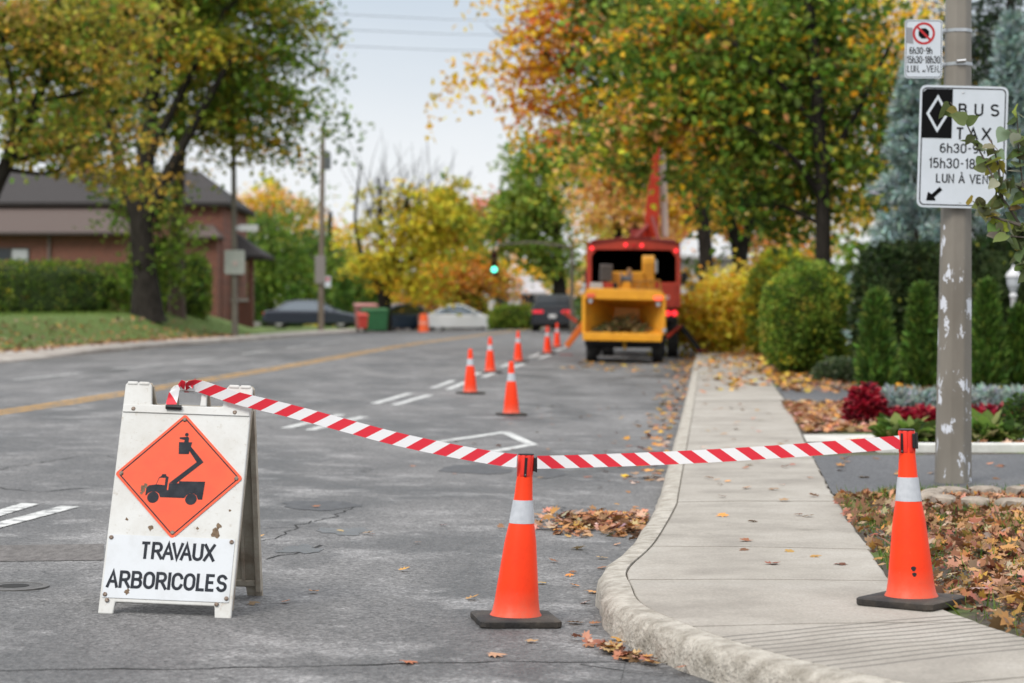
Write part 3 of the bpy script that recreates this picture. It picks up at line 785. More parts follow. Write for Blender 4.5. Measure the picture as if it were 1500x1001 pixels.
# tar patches and long cracks
def blob(name, px, py, rx, ry, m, off=.003, k=26, rough=.18):
    cpt = G(px, py, base); ex = G(px+rx, py, base); ey = G(px, py-ry, base)
    a = ex.x-cpt.x; b = ey.y-cpt.y
    mb = MB(); ph = rng.random(5)*6
    pts = []
    for i in range(k):
        t = 2*math.pi*i/k; r_ = 1+rough*(math.sin(3*t+ph[0])*.5+math.sin(5*t+ph[1])*.4+math.sin(9*t+ph[2])*.3)
        x, y = cpt.x+a*r_*math.cos(t), cpt.y+b*r_*math.sin(t); pts.append((x, y, float(base(x, y))+off))
    mb.add([(cpt.x, cpt.y, float(base(cpt.x, cpt.y))+off)]+pts, [(0, 1+i, 1+(i+1) % k) for i in range(k)])
    return struct(mb.build(name, m))
blob('tar_patch', 468, 741, 56, 7, M['tar']); blob('tar_patch', 698, 688, 52, 7, M['tar']); blob('tar_patch', 800, 693, 26, 8, M['tar'])
M['wet'] = mat('damp_asphalt', (.055, .056, .060), .28, (.09, .09, .094), scale=5, bump=.4, bscale=70)
blob('damp_patch', 505, 779, 40, 5, M['wet'], rough=.35); blob('damp_patch', 790, 771, 28, 6, M['wet'], rough=.3); blob('damp_patch', 440, 806, 30, 6, M['wet'], rough=.4)
def crack(pts, w=.014, jag=.035):
    P = [G(p[0], p[1], base) for p in pts]; Q = []
    for a, b in zip(P[:-1], P[1:]):
        n_ = max(3, int((b-a).length/.12))
        for i in range(n_): Q.append(a.lerp(b, i/n_)+Vector((rng.normal()*jag*.6, rng.normal()*jag, 0)))
    Q.append(P[-1])
    rows = []
    for i, q in enumerate(Q):
        t = (Q[min(i+1, len(Q)-1)]-Q[max(i-1, 0)]).normalized(); s_ = Vector((t.y, -t.x, 0))*w*(.35+.9*rng.random())/2
        rows.append([(q.x-s_.x, q.y-s_.y), (q.x+s_.x, q.y+s_.y)])
    grid_sheet('road_crack', np.array(rows), M['crack'], .0025)
M['crack'] = mat('crack', (.02, .019, .018), .95)
crack([(-40, 982), (120, 985), (300, 980), (480, 977), (640, 970), (800, 972), (985, 974)], .016)
crack([(-20, 693), (30, 683), (75, 676), (118, 669)], .02); crack([(120, 716), (60, 722), (-20, 713)], .018)
crack([(380, 795), (420, 780), (455, 765), (480, 762), (520, 742)], .012); crack([(470, 800), (425, 812), (390, 820)], .02)
crack([(1000, 993), (850, 975)], .012)
# brick-like trench patch left of the sign
M['trench'] = mat('trench_patch', (.085, .077, .072), .9, (.15, .138, .13), scale=16, bump=.8, bscale=30, stretch=(1.5, .5, 1))
patch('trench_patch', [G(-60, 824, base), G(152, 822, base), G(152, 798, base), G(-60, 801, base)], M['trench'], .003, base, 8, 3)
# manhole
mh = G(20, 860, base)
mo = thing('manhole_cover', 'small round iron valve cover in the road left of the roadworks sign', 'manhole cover', (mh.x, mh.y, mh.z))
MB().lathe([(.17, -.01), (.17, .004), (.14, .005), (.14, -.004)], 36).build('frame', mat('worn_iron', (.09, .087, .083), .8, (.13, .125, .12), scale=30), mo)
MB().lathe([(.138, -.01), (.138, .003), (.13, .004), (.08, .004)], 36).build('lid', mat('cast_iron', (.06, .058, .055), .6, (.10, .095, .09), scale=30, bump=.8, bscale=60), mo)
MB().lathe([(.075, -.01), (.075, .0055), (.06, .006)], 20).build('vent', M['crack'], mo)

# driveway, garden path, white edging on the right verge
def rg(c, y): return Vector((c+TAN*y, y, 0))
patch('driveway', [rg(inner_c(15.4), 15.35), rg(9, 16.9), rg(9, 20.2), rg(inner_c(19.5), 19.5)], M['drive'], .004, surf, 14, 5)
patch('garden_path', [rg(inner_c(21.5)+.01, 21.5), rg(9, 21.9), rg(9, 23.2), rg(inner_c(22.8)+.01, 22.8)], M['pale_concrete'], .006, surf, 14, 3)
patch('second_driveway', [rg(inner_c(30)+.01, 30.2), rg(3.0, 30.5), rg(3.0, 36), rg(inner_c(36)+.01, 36)], M['drive'], .004, surf, 8, 5)
eb = MB(); 
for i in range(5):
    a, b = rg(1.55+i*1.5, 20.25), rg(1.55+i*1.5+1.48, 20.25); zc = float(surf((a.x+b.x)/2, 20.25))
    eb.box(((a.x+b.x)/2, 20.25+.02*i, zc+.02), (1.48, .16, .10))
tag(eb.build('garden_edging', mat('painted_edging', (.62, .62, .58), .7, (.5, .5, .46), scale=7), bevel=.015), 'pale concrete garden edging along the far side of the driveway', 'edging')

# ------------------------------------------------------------------ traffic cones
def cone_colour(name, c, c2, grime):
    m, n, l, p = new_mat(name)
    t = n.new('ShaderNodeTexCoord'); O = t.outputs['Object']
    a = nd(n, 'ShaderNodeTexNoise', Scale=9, Detail=7, Roughness=.7); l.new(O, a.inputs['Vector'])
    r = n.new('ShaderNodeValToRGB'); r.color_ramp.elements[0].color = L3(c2); r.color_ramp.elements[1].color = L3(c)
    r.color_ramp.elements[0].position = .3; r.color_ramp.elements[1].position = .5; l.new(a.outputs['Fac'], r.inputs[0])
    sx = n.new('ShaderNodeSeparateXYZ'); l.new(O, sx.inputs[0])
    hz = n.new('ShaderNodeMapRange'); hz.inputs['From Min'].default_value = .16; hz.inputs['From Max'].default_value = .03
    hz.inputs['To Min'].default_value = 0; hz.inputs['To Max'].default_value = grime; l.new(sx.outputs[2], hz.inputs['Value'])
    b = nd(n, 'ShaderNodeTexNoise', Scale=30, Detail=6, Roughness=.75); l.new(O, b.inputs['Vector'])
    k = nd(n, 'ShaderNodeMath', op='MULTIPLY'); l.new(hz.outputs[0], k.inputs[0]); l.new(b.outputs['Fac'], k.inputs[1])
    sc2 = nd(n, 'ShaderNodeTexNoise', Scale=14, Detail=9, Roughness=.75); l.new(O, sc2.inputs['Vector'])
    s2 = n.new('ShaderNodeMapRange'); s2.inputs['From Min'].default_value = .63; s2.inputs['From Max'].default_value = .72; s2.inputs['To Max'].default_value = .4; l.new(sc2.outputs['Fac'], s2.inputs['Value'])
    km = nd(n, 'ShaderNodeMath', op='MAXIMUM'); l.new(k.outputs[0], km.inputs[0]); l.new(s2.outputs[0], km.inputs[1])
    mx = n.new('ShaderNodeMix'); mx.data_type = 'RGBA'; mx.inputs[7].default_value = (.35, .16, .10, 1)
    l.new(km.outputs[0], mx.inputs[0]); l.new(r.outputs[0], mx.inputs[6]); l.new(mx.outputs[2], p.inputs['Base Color'])
    p.inputs['Roughness'].default_value = .42; p.inputs['Specular IOR Level'].default_value = .25
    return m
M['cone'] = cone_colour('cone_orange', (.86, .046, .007), (.78, .038, .007), .9)
M['collar'] = mat('reflective_collar', (.50, .52, .55), .35, (.42, .44, .47), scale=30)
M['topper'] = mat('belt_head_red', (.70, .035, .022), .3)
M['cone_base'] = mat('cone_base_rubber', (.028, .026, .025), .8, (.085, .070, .055), scale=7, lo=.42, hi=.75, bump=.3, bscale=60)
CONE_PROF = [(.118, .030), (.116, .040), (.108, .052), (.100, .10), (.0905, .19), (.071, .37), (.0565, .452), (.0545, .460), (.0435, .553), (.0425, .56), (.0420, .562), (.034, .68), (.031, .705), (.024, .712)]
def make_cone(label, lean=0.0, topper=False, group='orange traffic cones on the street', mark=False):
    t = thing('traffic_cone', label, 'traffic cone', group=group)
    a = .183
    oct_ = []
    ch = .022
    for sx, sy in ((1, -1), (1, 1), (-1, 1), (-1, -1)):
        p1, p2 = (sx*a, sy*(a-ch)), (sx*(a-ch), sy*a)
        oct_ += [p1, p2] if sx*sy > 0 else [p2, p1]
    oct_ = sorted(oct_, key=lambda p: math.atan2(p[1], p[0]))
    vs = [(x*.98, y*.98, 0) for x, y in oct_]+[(x, y, .006) for x, y in oct_]+[(x, y, .028) for x, y in oct_]+[(x*.96, y*.96, .034) for x, y in oct_]+[(x*.75, y*.75, .037) for x, y in oct_]
    fs = [tuple(range(7, -1, -1)), tuple(range(32, 40))]
    for L_ in range(4): fs += [(L_*8+i, L_*8+(i+1) % 8, L_*8+8+(i+1) % 8, L_*8+8+i) for i in range(8)]
    MB().add(vs, fs).build('base', M['cone_base'], t, smooth=35)
    sh = Matrix(((1, 0, lean, -lean*.03), (0, 1, 0, 0), (0, 0, 1, 0), (0, 0, 0, 1)))
    MB().lathe(CONE_PROF, 48).build('cone_body', M['cone'], t, smooth=40, mtx=sh)
    MB().lathe([(.0577, .452), (.0575, .455), (.0458, .552), (.0455, .556)], 48, cap=False).build('reflective_collar', M['collar'], t, smooth=40, mtx=sh)
    if topper:
        o = MB()
        nf = 32; prof = [(.031, .655), (.036, .663), (.037, .672), (.037, .752), (.035, .759)]
        vs = []; 
        for r_, z in prof:
            for k in range(nf*2):
                rr = r_*(1.0 if (k % 8) < 6 else .90)
                vs.append((rr*math.cos(math.pi*k/nf), rr*math.sin(math.pi*k/nf), z))
        n2 = nf*2
        fs = [(i*n2+k, i*n2+(k+1) % n2, (i+1)*n2+(k+1) % n2, (i+1)*n2+k) for i in range(len(prof)-1) for k in range(n2)]+[tuple(range(n2-1, -1, -1)), tuple((len(prof)-1)*n2+k for k in range(n2))]
        o.add(vs, fs); tp = o.build('belt_head', M['topper'], t, smooth=30, mtx=sh)
        MB().lathe([(.0355, .759), (.0358, .763), (.030, .766)], 40).build('cap', M['black'], tp, smooth=40, mtx=sh)
        MB().box((-.004, -.0365, .705), (.011, .005, .085)).build('slot', M['black'], tp, mtx=sh)
        MB().box((-.0045, -.0395, .671), (.004, .002, .004)).build('screw', M['steel'], tp, mtx=sh)
        MB().box((.042, -.006, .716), (.014, .028, .062)).build('belt_clip', M['black'], tp, bevel=.003, mtx=sh)
        MB().box((.050, -.006, .716), (.006, .020, .070)).build('belt_clip', M['black'], tp, bevel=.002, mtx=sh)
    if mark:
        f_ = MB()
        for dx, z, w, hh in ((.052, .165, .022, .022), (.055, .140, .020, .018)):
            rr = float(np.interp(z, [.10, .19], [.100, .0905]))+.0012
            a0 = math.atan2(-.075, dx)
            pts = []
            for i in range(10):
                t_ = 2*math.pi*i/10; da = .5*w/rr*math.cos(t_)*(1+.25*math.sin(3*t_)); dz = .5*hh*math.sin(t_)
                r2 = float(np.interp(z+dz, [.10, .19], [.100, .0905]))+.0012
                pts.append((r2*math.cos(a0+da), r2*math.sin(a0+da), z+dz))
            f_.add(pts, [tuple(range(10))])
        f_.build('ink_mark', M['black'], t, mtx=sh)
    return t
g1 = G(755, 913, base)
near_cone = make_cone('tall orange cone on the road before the kerb, both striped belts meeting at its head', lean=.045, topper=True)
near_cone.location = g1; near_cone.rotation_euler = (0, R(1.2), R(9))
g2 = G(1335, 886, lambda x, y: base(x, y)+.136)
right_cone = make_cone('orange cone with belt head standing on the concrete sidewalk near the grey pole', lean=-.035, topper=True, mark=True)
right_cone.location = g2; right_cone.rotation_euler = (0, 0, R(-37))
protoc = make_cone('orange cone right of the others, nearest of the row behind the belt')
far = [(749, 609, 'orange cone right of the others, nearest of the row behind the belt'), (689, 577.5, 'leftmost of the blurred orange cones on the lane line'),
       (718, 546.5, 'blurred orange cone just right of the leftmost far cone'), (759, 531, 'small blurred cone above the nearest cone of the far row'),
       (802, 518.5, 'tiny orange cone left of the last one beside the truck leg'), (816, 509.5, 'farthest orange cone, next to the outrigger of the truck')]
for i, (px, py, lb) in enumerate(far):
    c = protoc if i == 0 else copy_tree(protoc)
    c.location = G(px, py, base); c.rotation_euler = (0, 0, R(17*i+10)); c['label'] = lb

# ------------------------------------------------------------------ A-frame roadworks sign
def sign_white():
    m, n, l, p = new_mat('dirty_white_plastic')
    t = n.new('ShaderNodeTexCoord'); O = t.outputs['Object']
    def mask(scale, lo, hi, rough=.7):
        a = nd(n, 'ShaderNodeTexNoise', Scale=scale, Detail=9, Roughness=rough); l.new(O, a.inputs['Vector'])
        r = n.new('ShaderNodeMapRange'); r.inputs['From Min'].default_value = lo; r.inputs['From Max'].default_value = hi
        l.new(a.outputs['Fac'], r.inputs['Value']); return r.outputs[0]
    def mix(f, a, b, amt):
        k = nd(n, 'ShaderNodeMath', op='MULTIPLY'); k.inputs[1].default_value = amt; l.new(f, k.inputs[0])
        x = n.new('ShaderNodeMix'); x.data_type = 'RGBA'; l.new(k.outputs[0], x.inputs[0])
        if isinstance(a, tuple): x.inputs[6].default_value = L3(a)
        else: l.new(a, x.inputs[6])
        x.inputs[7].default_value = L3(b); return x.outputs[2]
    c = mix(mask(3, .4, .7), (.53, .53, .51), (.41, .39, .35), .8)
    c = mix(mask(40, .58, .70), c, (.30, .25, .19), .55)
    c = mix(mask(6.5, .63, .72), c, (.24, .16, .09), .65)
    c = mix(mask(17, .70, .76), c, (.10, .07, .05), .8)
    l.new(c, p.inputs['Base Color']); p.inputs['Roughness'].default_value = .5
    bn = nd(n, 'ShaderNodeBump', Strength=.12, Distance=.004); a = nd(n, 'ShaderNodeTexNoise', Scale=60, Detail=3); l.new(O, a.inputs['Vector']); l.new(a.outputs['Fac'], bn.inputs['Height']); l.new(bn.outputs[0], p.inputs['Normal'])
    return m
M['sign_white'] = sign_white()
M['sign_plate'] = mat('plate_white', (.54, .56, .58), .45, (.45, .46, .46), scale=6, detail=9, lo=.45, hi=.75)
M['sign_orange'] = mat('sign_orange', (.74, .088, .027), .5, (.62, .072, .025), scale=7, detail=8)
M['sign_ink'] = mat('sign_ink', (.012, .015, .021), .6, (.026, .030, .037), scale=20, spec=.15)
M['rust'] = mat('rusty_bolt', (.10, .055, .035), .6, (.28, .24, .2), scale=90, metal=.4)
PW, PL = .605, 1.095
sg = G(241, 903, base)
sign = thing('roadworks_sign', 'dirty white folding board with an orange bucket truck diamond, standing on the road', 'road sign', (sg.x-.002, sg.y, sg.z-.002), R(-4))
LEAN = math.asin(.375/PL)
tilt = Matrix.Rotation(-LEAN, 4, 'X')
sign.rotation_euler = (0, R(1.9), R(-4))
def board_outline():
    w = PW/2
    o = [(-w, 0), (-w+.068, 0), (-w+.072, .058), (w-.078, .058), (w-.074, 0), (w, 0)]
    o += [(w-.004, PL-.012), (w-.012, PL), (w-.122, PL), (w-.130, PL-.012), (w-.137, PL-.104), (.088, PL-.104), (.085, PL-.022), (.066, PL-.004), (-.066, PL-.004), (-.085, PL-.022), (-.088, PL-.104), (-w+.137, PL-.104), (-w+.130, PL-.012), (-w+.122, PL), (-w+.012, PL), (-w+.004, PL-.012)]
    return o
def board(name, y0, y1, mtx, m):
    mb = MB(); w = PW/2
    # body, with the carry handle as a frame round a hole
    body = [(-w, 0), (-w+.068, 0), (-w+.074, .056), (w-.080, .056), (w-.074, 0), (w, 0), (w-.003, PL-.012), (w-.012, PL), (w-.118, PL), (w-.127, PL-.014), (w-.137, PL-.104),
            (-w+.137, PL-.104), (-w+.127, PL-.014), (-w+.118, PL), (-w+.012, PL), (-w+.003, PL-.012)]
    mb.prism(body, y0, y1)
    zb = PL-.1045
    for s in (-1, 1):
        mb.prism([(s*.090, zb), (s*.086, PL-.026), (s*.068, PL-.004), (s*.062, PL-.030), (s*.060, zb)], y0+.001, y1-.001)
    mb.prism([(-.0679, PL-.004), (.0679, PL-.004), (.0615, PL-.0305), (-.0615, PL-.0305)], y0+.002, y1-.002)
    return mb.build(name, m, sign, bevel=.005, mtx=mtx, fix=True)
bd = board('front_board', 0, .022, tilt, M['sign_white'])
# rear board: leans the other way, hinged at the top
HT = tilt @ Vector((0, .022, PL))
rear = Matrix.Translation((0, 2*HT.y+.004, 0)) @ Matrix.Rotation(LEAN, 4, 'X')
M['sign_back'] = mat('grimy_plastic', (.42, .38, .31), .6, (.17, .12, .08), scale=6, detail=10, lo=.42, hi=.75)
board('rear_board', -.022, 0, rear, M['sign_back'])
# raised flanges of the hollow boards (seen from the side)
for s in (-1, 1):
    MB().box((s*(PW/2-.012), .034, PL/2-.03), (.022, .026, PL-.15)).build('board_rib', M['sign_back'], sign, bevel=.003, mtx=tilt)
    MB().box((s*(PW/2-.014), -.036, PL/2-.03), (.026, .028, PL-.15)).build('board_rib', M['sign_back'], sign, bevel=.003, mtx=rear)
    MB().box((s*(PW/2-.085), -.030, PL/2-.08), (.018, .016, PL-.36)).build('board_rib', M['sign_back'], sign, bevel=.003, mtx=rear)
MB().box((0, -.030, .085), (PW-.06, .015, .03)).build('board_rib', M['sign_back'], sign, bevel=.003, mtx=rear)
# hinge blocks
for s in (-1, 1):
    hb = MB()
    for k in (-1, 1): hb.box((s*(PW/2-.064)+k*.027, .022, PL-.004), (.050, .052, .018))
    hb.build('hinge', M['sign_white'], sign, bevel=.006, mtx=tilt)
st = MB().box((0, -.003, PL-.128), (PW-.012, .006, .036)).build('cross_bar', M['sign_white'], sign, bevel=.002, mtx=tilt)
def panel_pt(x, z, y=-.001): return tilt @ Vector((x, y, z))
def on_board(mb, name, m, parent=None, **kw): return mb.build(name, m, parent or sign, mtx=tilt, **kw)
DX, DZ, DH = -.002, .652, .297
def round_diamond(s, r, k=5):
    pts = []
    for a0 in (0, 90, 180, 270):
        cx, cz = (s-r*1.414)*math.cos(R(a0)), (s-r*1.414)*math.sin(R(a0))
        for i in range(k+1):
            a = R(a0-45+90*i/k); pts.append((DX+cx+r*math.cos(a), DZ+cz+r*math.sin(a)))
    return pts
dia = on_board(MB().prism(round_diamond(DH, .014), -.004, -.0005), 'diamond_plate', M['sign_orange'])
on_board(ring(MB(), round_diamond(DH-.016, .016), round_diamond(DH-.0235, .015), -.0048, -.0030), 'border', M['sign_ink'], dia)
# bucket truck pictogram: outline in plate units
def pz(pts): return [(DX+(x-367)/825, DZ-(y-412-(x-367)*.022)/825) for x, y in pts]
sy = MB()
Y0, Y1 = -.0050, -.0030
sy.prism(pz([(248, 489), (249, 462), (257, 451), (284, 447), (293, 419), (302, 413), (304, 406), (318, 406), (320, 413), (329, 417), (327, 468), (333, 468), (333, 442), (352, 440), (371, 441), (371, 432), (384, 433), (470, 433), (466, 503), (449, 503), (443, 488), (431, 480), (416, 480), (404, 487), (397, 498), (305, 496), (299, 482), (288, 475), (270, 475), (258, 481), (252, 489)]), Y0, Y1)
sy.prism(pz(disc(278, 497, 22)), Y0, Y1); sy.prism(pz(disc(423, 502, 22)), Y0, Y1)
sy.prism(pz([(334, 440), (362, 440), (456, 357), (446, 345), (430, 357)]), Y0, Y1)
sy.prism(pz([(456, 357), (446, 345), (402, 296), (392, 306), (430, 357)]), Y0-.0004, Y1)
sy.prism(pz([(354, 279), (405, 279), (396, 326), (358, 326)]), Y0, Y1)
sy.prism(pz([(374, 279), (375, 270), (355, 266), (355, 260), (371, 259), (386, 257), (391, 262), (391, 279)]), Y0, Y1)
sy.prism(pz(disc(381, 249, 7, 14)), Y0, Y1)
on_board(sy, 'bucket_truck_symbol', M['sign_ink'], dia, fix=True)
on_board(MB().prism(pz([(286, 447), (295, 421), (318, 421), (318, 449)]), Y0-.0008, Y0-.0001), 'cab_window', M['sign_orange'], dia, fix=True)
def bolt(x, z, y=-.0045, r=.010):
    mb = MB().lathe([(r, 0), (r, .002), (r*.7, .0045), (r*.35, .005)], 14, 'Y', (x, 0, z))
    mb.v = [(a, y-b, c) for a, b, c in mb.v]
    return on_board(mb, 'bolt', M['rust'], fix=True)
for x, z in ((DX, DZ+DH-.028), (DX+DH-.030, DZ-.002), (DX, DZ-DH+.030), (DX-DH+.030, DZ+.002), (-PW/2+.022, .352), (PW/2-.030, .352), (-PW/2+.024, .088), (PW/2-.028, .092), (-PW/2+.055, PL-.130), (PW/2-.075, PL-.130), (-PW/2+.036, .062), (PW/2-.07, .064)):
    bolt(x, z)
plate = on_board(MB().prism(rrect(-PW/2+.010, .074, PW/2-.016, .366, .006), -.0035, -.0005), 'text_plate', M['sign_plate'])
for s, cap, wd, wt, x, z in (('TRAVAUX', .081, .345, .0140, .030, .258), ('ARBORICOLES', .081, .550, .0140, -.004, .120)):
    stroke_text(s, cap, wd, wt, M['sign_ink'], plate, (x, -.0030, z), mtx=tilt)
# rust and grime spots with a shape of their own
GM = mat('grime', (.11, .075, .05), .9, (.2, .14, .09), scale=60)
for (x, z, r_) in ((-.105, .405, .012), (.195, .39, .022), (.205, .425, .012), (-.16, .585, .014), (-.15, .600, .010), (-.165, .565, .007), (-.12, .17, .004), (-.18, .105, .012), (-.02, .395, .006), (.11, .41, .006), (-.22, .44, .007), (.25, .5, .006)):
    k = 11; pts = [(x+r_*(.6+.7*rng.random())*math.cos(2*math.pi*i/k), z+r_*(.6+.9*rng.random())*math.sin(2*math.pi*i/k)) for i in range(k)]
    yy = -.0052 if z > .54 else -.0008
    if z < .37: yy = -.0040
    on_board(MB().add([(p[0], yy, p[1]) for p in pts], [tuple(range(k-1, -1, -1))]), 'grime_spot', GM)

# ------------------------------------------------------------------ striped belts
def stripe_mat():
    m, n, l, p = new_mat('striped_belt')
    u = n.new('ShaderNodeUVMap'); sx = n.new('ShaderNodeSeparateXYZ'); l.new(u.outputs[0], sx.inputs[0])
    k = nd(n, 'ShaderNodeMath', op='MULTIPLY_ADD'); k.inputs[1].default_value = -1.25; l.new(sx.outputs[1], k.inputs[0]); l.new(sx.outputs[0], k.inputs[2])
    q = nd(n, 'ShaderNodeMath', op='DIVIDE'); q.inputs[1].default_value = .128; l.new(k.outputs[0], q.inputs[0])
    fr = nd(n, 'ShaderNodeMath', op='FRACT'); l.new(q.outputs[0], fr.inputs[0])
    gt = nd(n, 'ShaderNodeMath', op='GREATER_THAN'); gt.inputs[1].default_value = .5; l.new(fr.outputs[0], gt.inputs[0])
    mx = n.new('ShaderNodeMix'); mx.data_type = 'RGBA'; mx.inputs[6].default_value = (.72, .71, .72, 1); mx.inputs[7].default_value = (.62, .012, .03, 1)
    l.new(gt.outputs[0], mx.inputs[0]); l.new(mx.outputs[2], p.inputs['Base Color']); p.inputs['Roughness'].default_value = .6
    return m
M['belt'] = stripe_mat()
def belt(name, pts, ups, width, parent=None, flip=False):
    # ribbon through pts, ups gives the direction across it
    P = np.array([tuple(p) for p in pts]); U = np.array([tuple(Vector(u).normalized()) for u in ups])
    t = np.arange(len(P)); tt = np.linspace(0, len(P)-1, (len(P)-1)*8+1)
    def cr(A):
        out = []
        for x in tt:
            i = min(int(x), len(A)-2); f = x-i
            p0, p1, p2, p3 = A[max(i-1, 0)], A[i], A[i+1], A[min(i+2, len(A)-1)]
            out.append(.5*((2*p1)+(-p0+p2)*f+(2*p0-5*p1+4*p2-p3)*f*f+(-p0+3*p1-3*p2+p3)*f**3))
        return np.array(out)
    Q, V = cr(P), cr(U); V /= np.linalg.norm(V, axis=1, keepdims=True)
    s = np.concatenate([[0], np.cumsum(np.linalg.norm(np.diff(Q, axis=0), axis=1))])
    me = bpy.data.meshes.new(name); n_ = len(Q)
    vs = np.stack([Q-V*width/2, Q+V*width/2], 1).reshape(-1, 3)
    me.from_pydata(vs.tolist(), [], [(2*i, 2*i+2, 2*i+3, 2*i+1) for i in range(n_-1)])
    uv = me.uv_layers.new(name='UVMap')
    co = np.zeros((n_*2, 2)); co[0::2, 0] = s; co[1::2, 0] = s; co[1::2, 1] = -width if flip else width
    li = np.empty(len(me.loops), int); me.loops.foreach_get('vertex_index', li)
    uv.data.foreach_set('uv', co[li].reshape(-1)); me.materials.append(M['belt']); me.update()
    o = link(name, me, parent); sm = o.modifiers.new('thickness', 'SOLIDIFY'); sm.thickness = .0014
    return o
nc = g1; YN = nc.y-.01
UPV = (0.0, 0, 1)
sw = sign.matrix_basis
bpy.context.view_layer.update()
smx = Matrix.Translation(sign.location) @ sign.rotation_euler.to_matrix().to_4x4()
def sp(x, z, y): return smx @ (tilt @ Vector((x, y, z)))
hk = sp(.055, PL-.018, -.03)
pts = [sp(-.01, PL-.02, -.028), hk, *[W(px, py, hk.y-.02+(YN-.03-hk.y+.02)*(px-300)/457) for px, py in ((345, 583), (420, 601), (500, 622), (580, 643), (660, 660), (725, 671.5), (757, 675.5))]]
b1 = belt('barrier_belt', pts, [(.1, -.75, .7), (.25, -.35, 1), (.25, -.15, 1), (.2, -.05, 1), (.18, 0, 1), (.15, 0, 1), (.12, 0, 1), (.1, 0, 1), (.06, 0, 1)], .060)
tag(b1, 'red and white striped belt tied to the folding sign, slanting down to the cone', 'barrier belt', 'striped barrier belts')
# the loop knotted round the handle, ending in a clip
lp = [sp(-.012, PL-.018, -.03), sp(-.042, PL-.014, -.034), sp(-.058, PL-.04, -.030), sp(-.066, PL-.075, -.020), sp(-.07, PL-.108, -.022)]
belt('knotted_end', lp, [(.2, -.6, .8), (.45, -.3, .7), (1, 0, .35), (1, 0, .1), (1, 0, 0)], .050, b1)
lp = [sp(.028, PL-.006, -.031), sp(.012, PL+.003, -.026), sp(-.004, PL+.0, -.004), sp(-.002, PL-.03, .03)]
belt('knotted_end', lp, [(.2, .1, .9), (.9, 0, .5), (1, 0, .2), (1, 0, 0)], .048, b1)
ce = sp(-.058, PL-.118, -.014)
MB().tube([ce+Vector((-.036, 0, .002)), ce+Vector((.036, -.004, -.002))], .011, 12).build('end_clip', M['black'], b1, smooth=40)
YR = g2.y-.01
pts = [W(787, 677.5, YN-.04), W(850, 676, YN-.03), W(960, 672, YN-.1), W(1060, 667, (YN+YR)/2), W(1160, 660.5, YR+.1), W(1250, 653.5, YR), W(1318, 648, YR-.02)]
b2 = belt('barrier_belt', pts, [(0, -.03, 1), (0, 0, 1), (-.03, .05, 1), (-.05, .05, 1), (-.05, 0, 1), (-.06, 0, 1), (-.06, 0, 1)], .058, flip=True)
tag(b2, 'red and white striped belt stretched across the sidewalk between two cones', 'barrier belt', 'striped barrier belts')

# ------------------------------------------------------------------ steel pole with the two traffic signs
PY = 16.4
pb = W(1396, 700, PY); pz0 = float(surf(pb.x, PY))-.03
def pole_mat():
    m, n, l, p = new_mat('peeling_pole_paint')
    t = n.new('ShaderNodeTexCoord'); O = t.outputs['Object']
    mpg = n.new('ShaderNodeMapping'); mpg.inputs['Scale'].default_value = (1, 1, .5); l.new(O, mpg.inputs[0])
    a = nd(n, 'ShaderNodeTexNoise', Scale=8.5, Detail=8, Roughness=.66); l.new(mpg.outputs[0], a.inputs['Vector'])
    sx = n.new('ShaderNodeSeparateXYZ'); l.new(O, sx.inputs[0])
    hz = n.new('ShaderNodeMapRange'); hz.inputs['From Min'].default_value = 2.3; hz.inputs['From Max'].default_value = 2.05
    hz.inputs['To Min'].default_value = -.25; hz.inputs['To Max'].default_value = .055; l.new(sx.outputs[2], hz.inputs['Value'])
    ad = nd(n, 'ShaderNodeMath', op='ADD'); l.new(a.outputs['Fac'], ad.inputs[0]); l.new(hz.outputs[0], ad.inputs[1])
    st = n.new('ShaderNodeMapRange'); st.inputs['From Min'].default_value = .640; st.inputs['From Max'].default_value = .648; l.new(ad.outputs[0], st.inputs['Value'])
    v = nd(n, 'ShaderNodeTexNoise', Scale=2, Detail=8, Roughness=.6); l.new(mpg.outputs[0], v.inputs['Vector'])
    r = n.new('ShaderNodeValToRGB'); r.color_ramp.elements[0].color = (.145, .128, .105, 1); r.color_ramp.elements[1].color = (.215, .195, .165, 1)
    r.color_ramp.elements[0].position = .35; r.color_ramp.elements[1].position = .65; l.new(v.outputs['Fac'], r.inputs[0])
    mx = n.new('ShaderNodeMix'); mx.data_type = 'RGBA'; mx.inputs[7].default_value = (.55, .57, .62, 1)
    l.new(st.outputs[0], mx.inputs[0]); l.new(r.outputs[0], mx.inputs[6]); l.new(mx.outputs[2], p.inputs['Base Color']); p.inputs['Roughness'].default_value = .5
    return m
M['pole'] = pole_mat()
pole = thing('lamp_post', 'tall tapering greyish brown steel post with flaking paint beside the driveway', 'post', (pb.x, PY, pz0))
PXT = W(1404, 0, PY).x-pb.x          # lean of the axis at the picture's top edge
topz = W(1404, 0, PY).z-pz0
def axis(z): return Vector((PXT*z/topz, 0, z))
def prad(z): return .142-.042*z/topz*1.0
zs = [0, .02, .35, 1, 2, 3, 3.6, 4.5, 6.5, 8.5]
m8 = MB(); vs = []; SEG = 8
for z in zs:
    for k in range(SEG):
        a = math.pi/8+2*math.pi*k/SEG
        vs.append(axis(z)+Vector((prad(z)*math.cos(a), prad(z)*math.sin(a), 0)))
fs = [(i*SEG+k, i*SEG+(k+1) % SEG, (i+1)*SEG+(k+1) % SEG, (i+1)*SEG+k) for i in range(len(zs)-1) for k in range(SEG)]+[tuple((len(zs)-1)*SEG+k for k in range(SEG))]
m8.add(vs, fs).build('shaft', M['pole'], pole, bevel=.012)
MB().tube([axis(8.4), axis(8.6)+Vector((-.1, 0, .3)), axis(8.6)+Vector((-1.6, 0, .6))], [.05, .045, .04], 8).build('lamp_arm', M['pole'], pole, smooth=50)
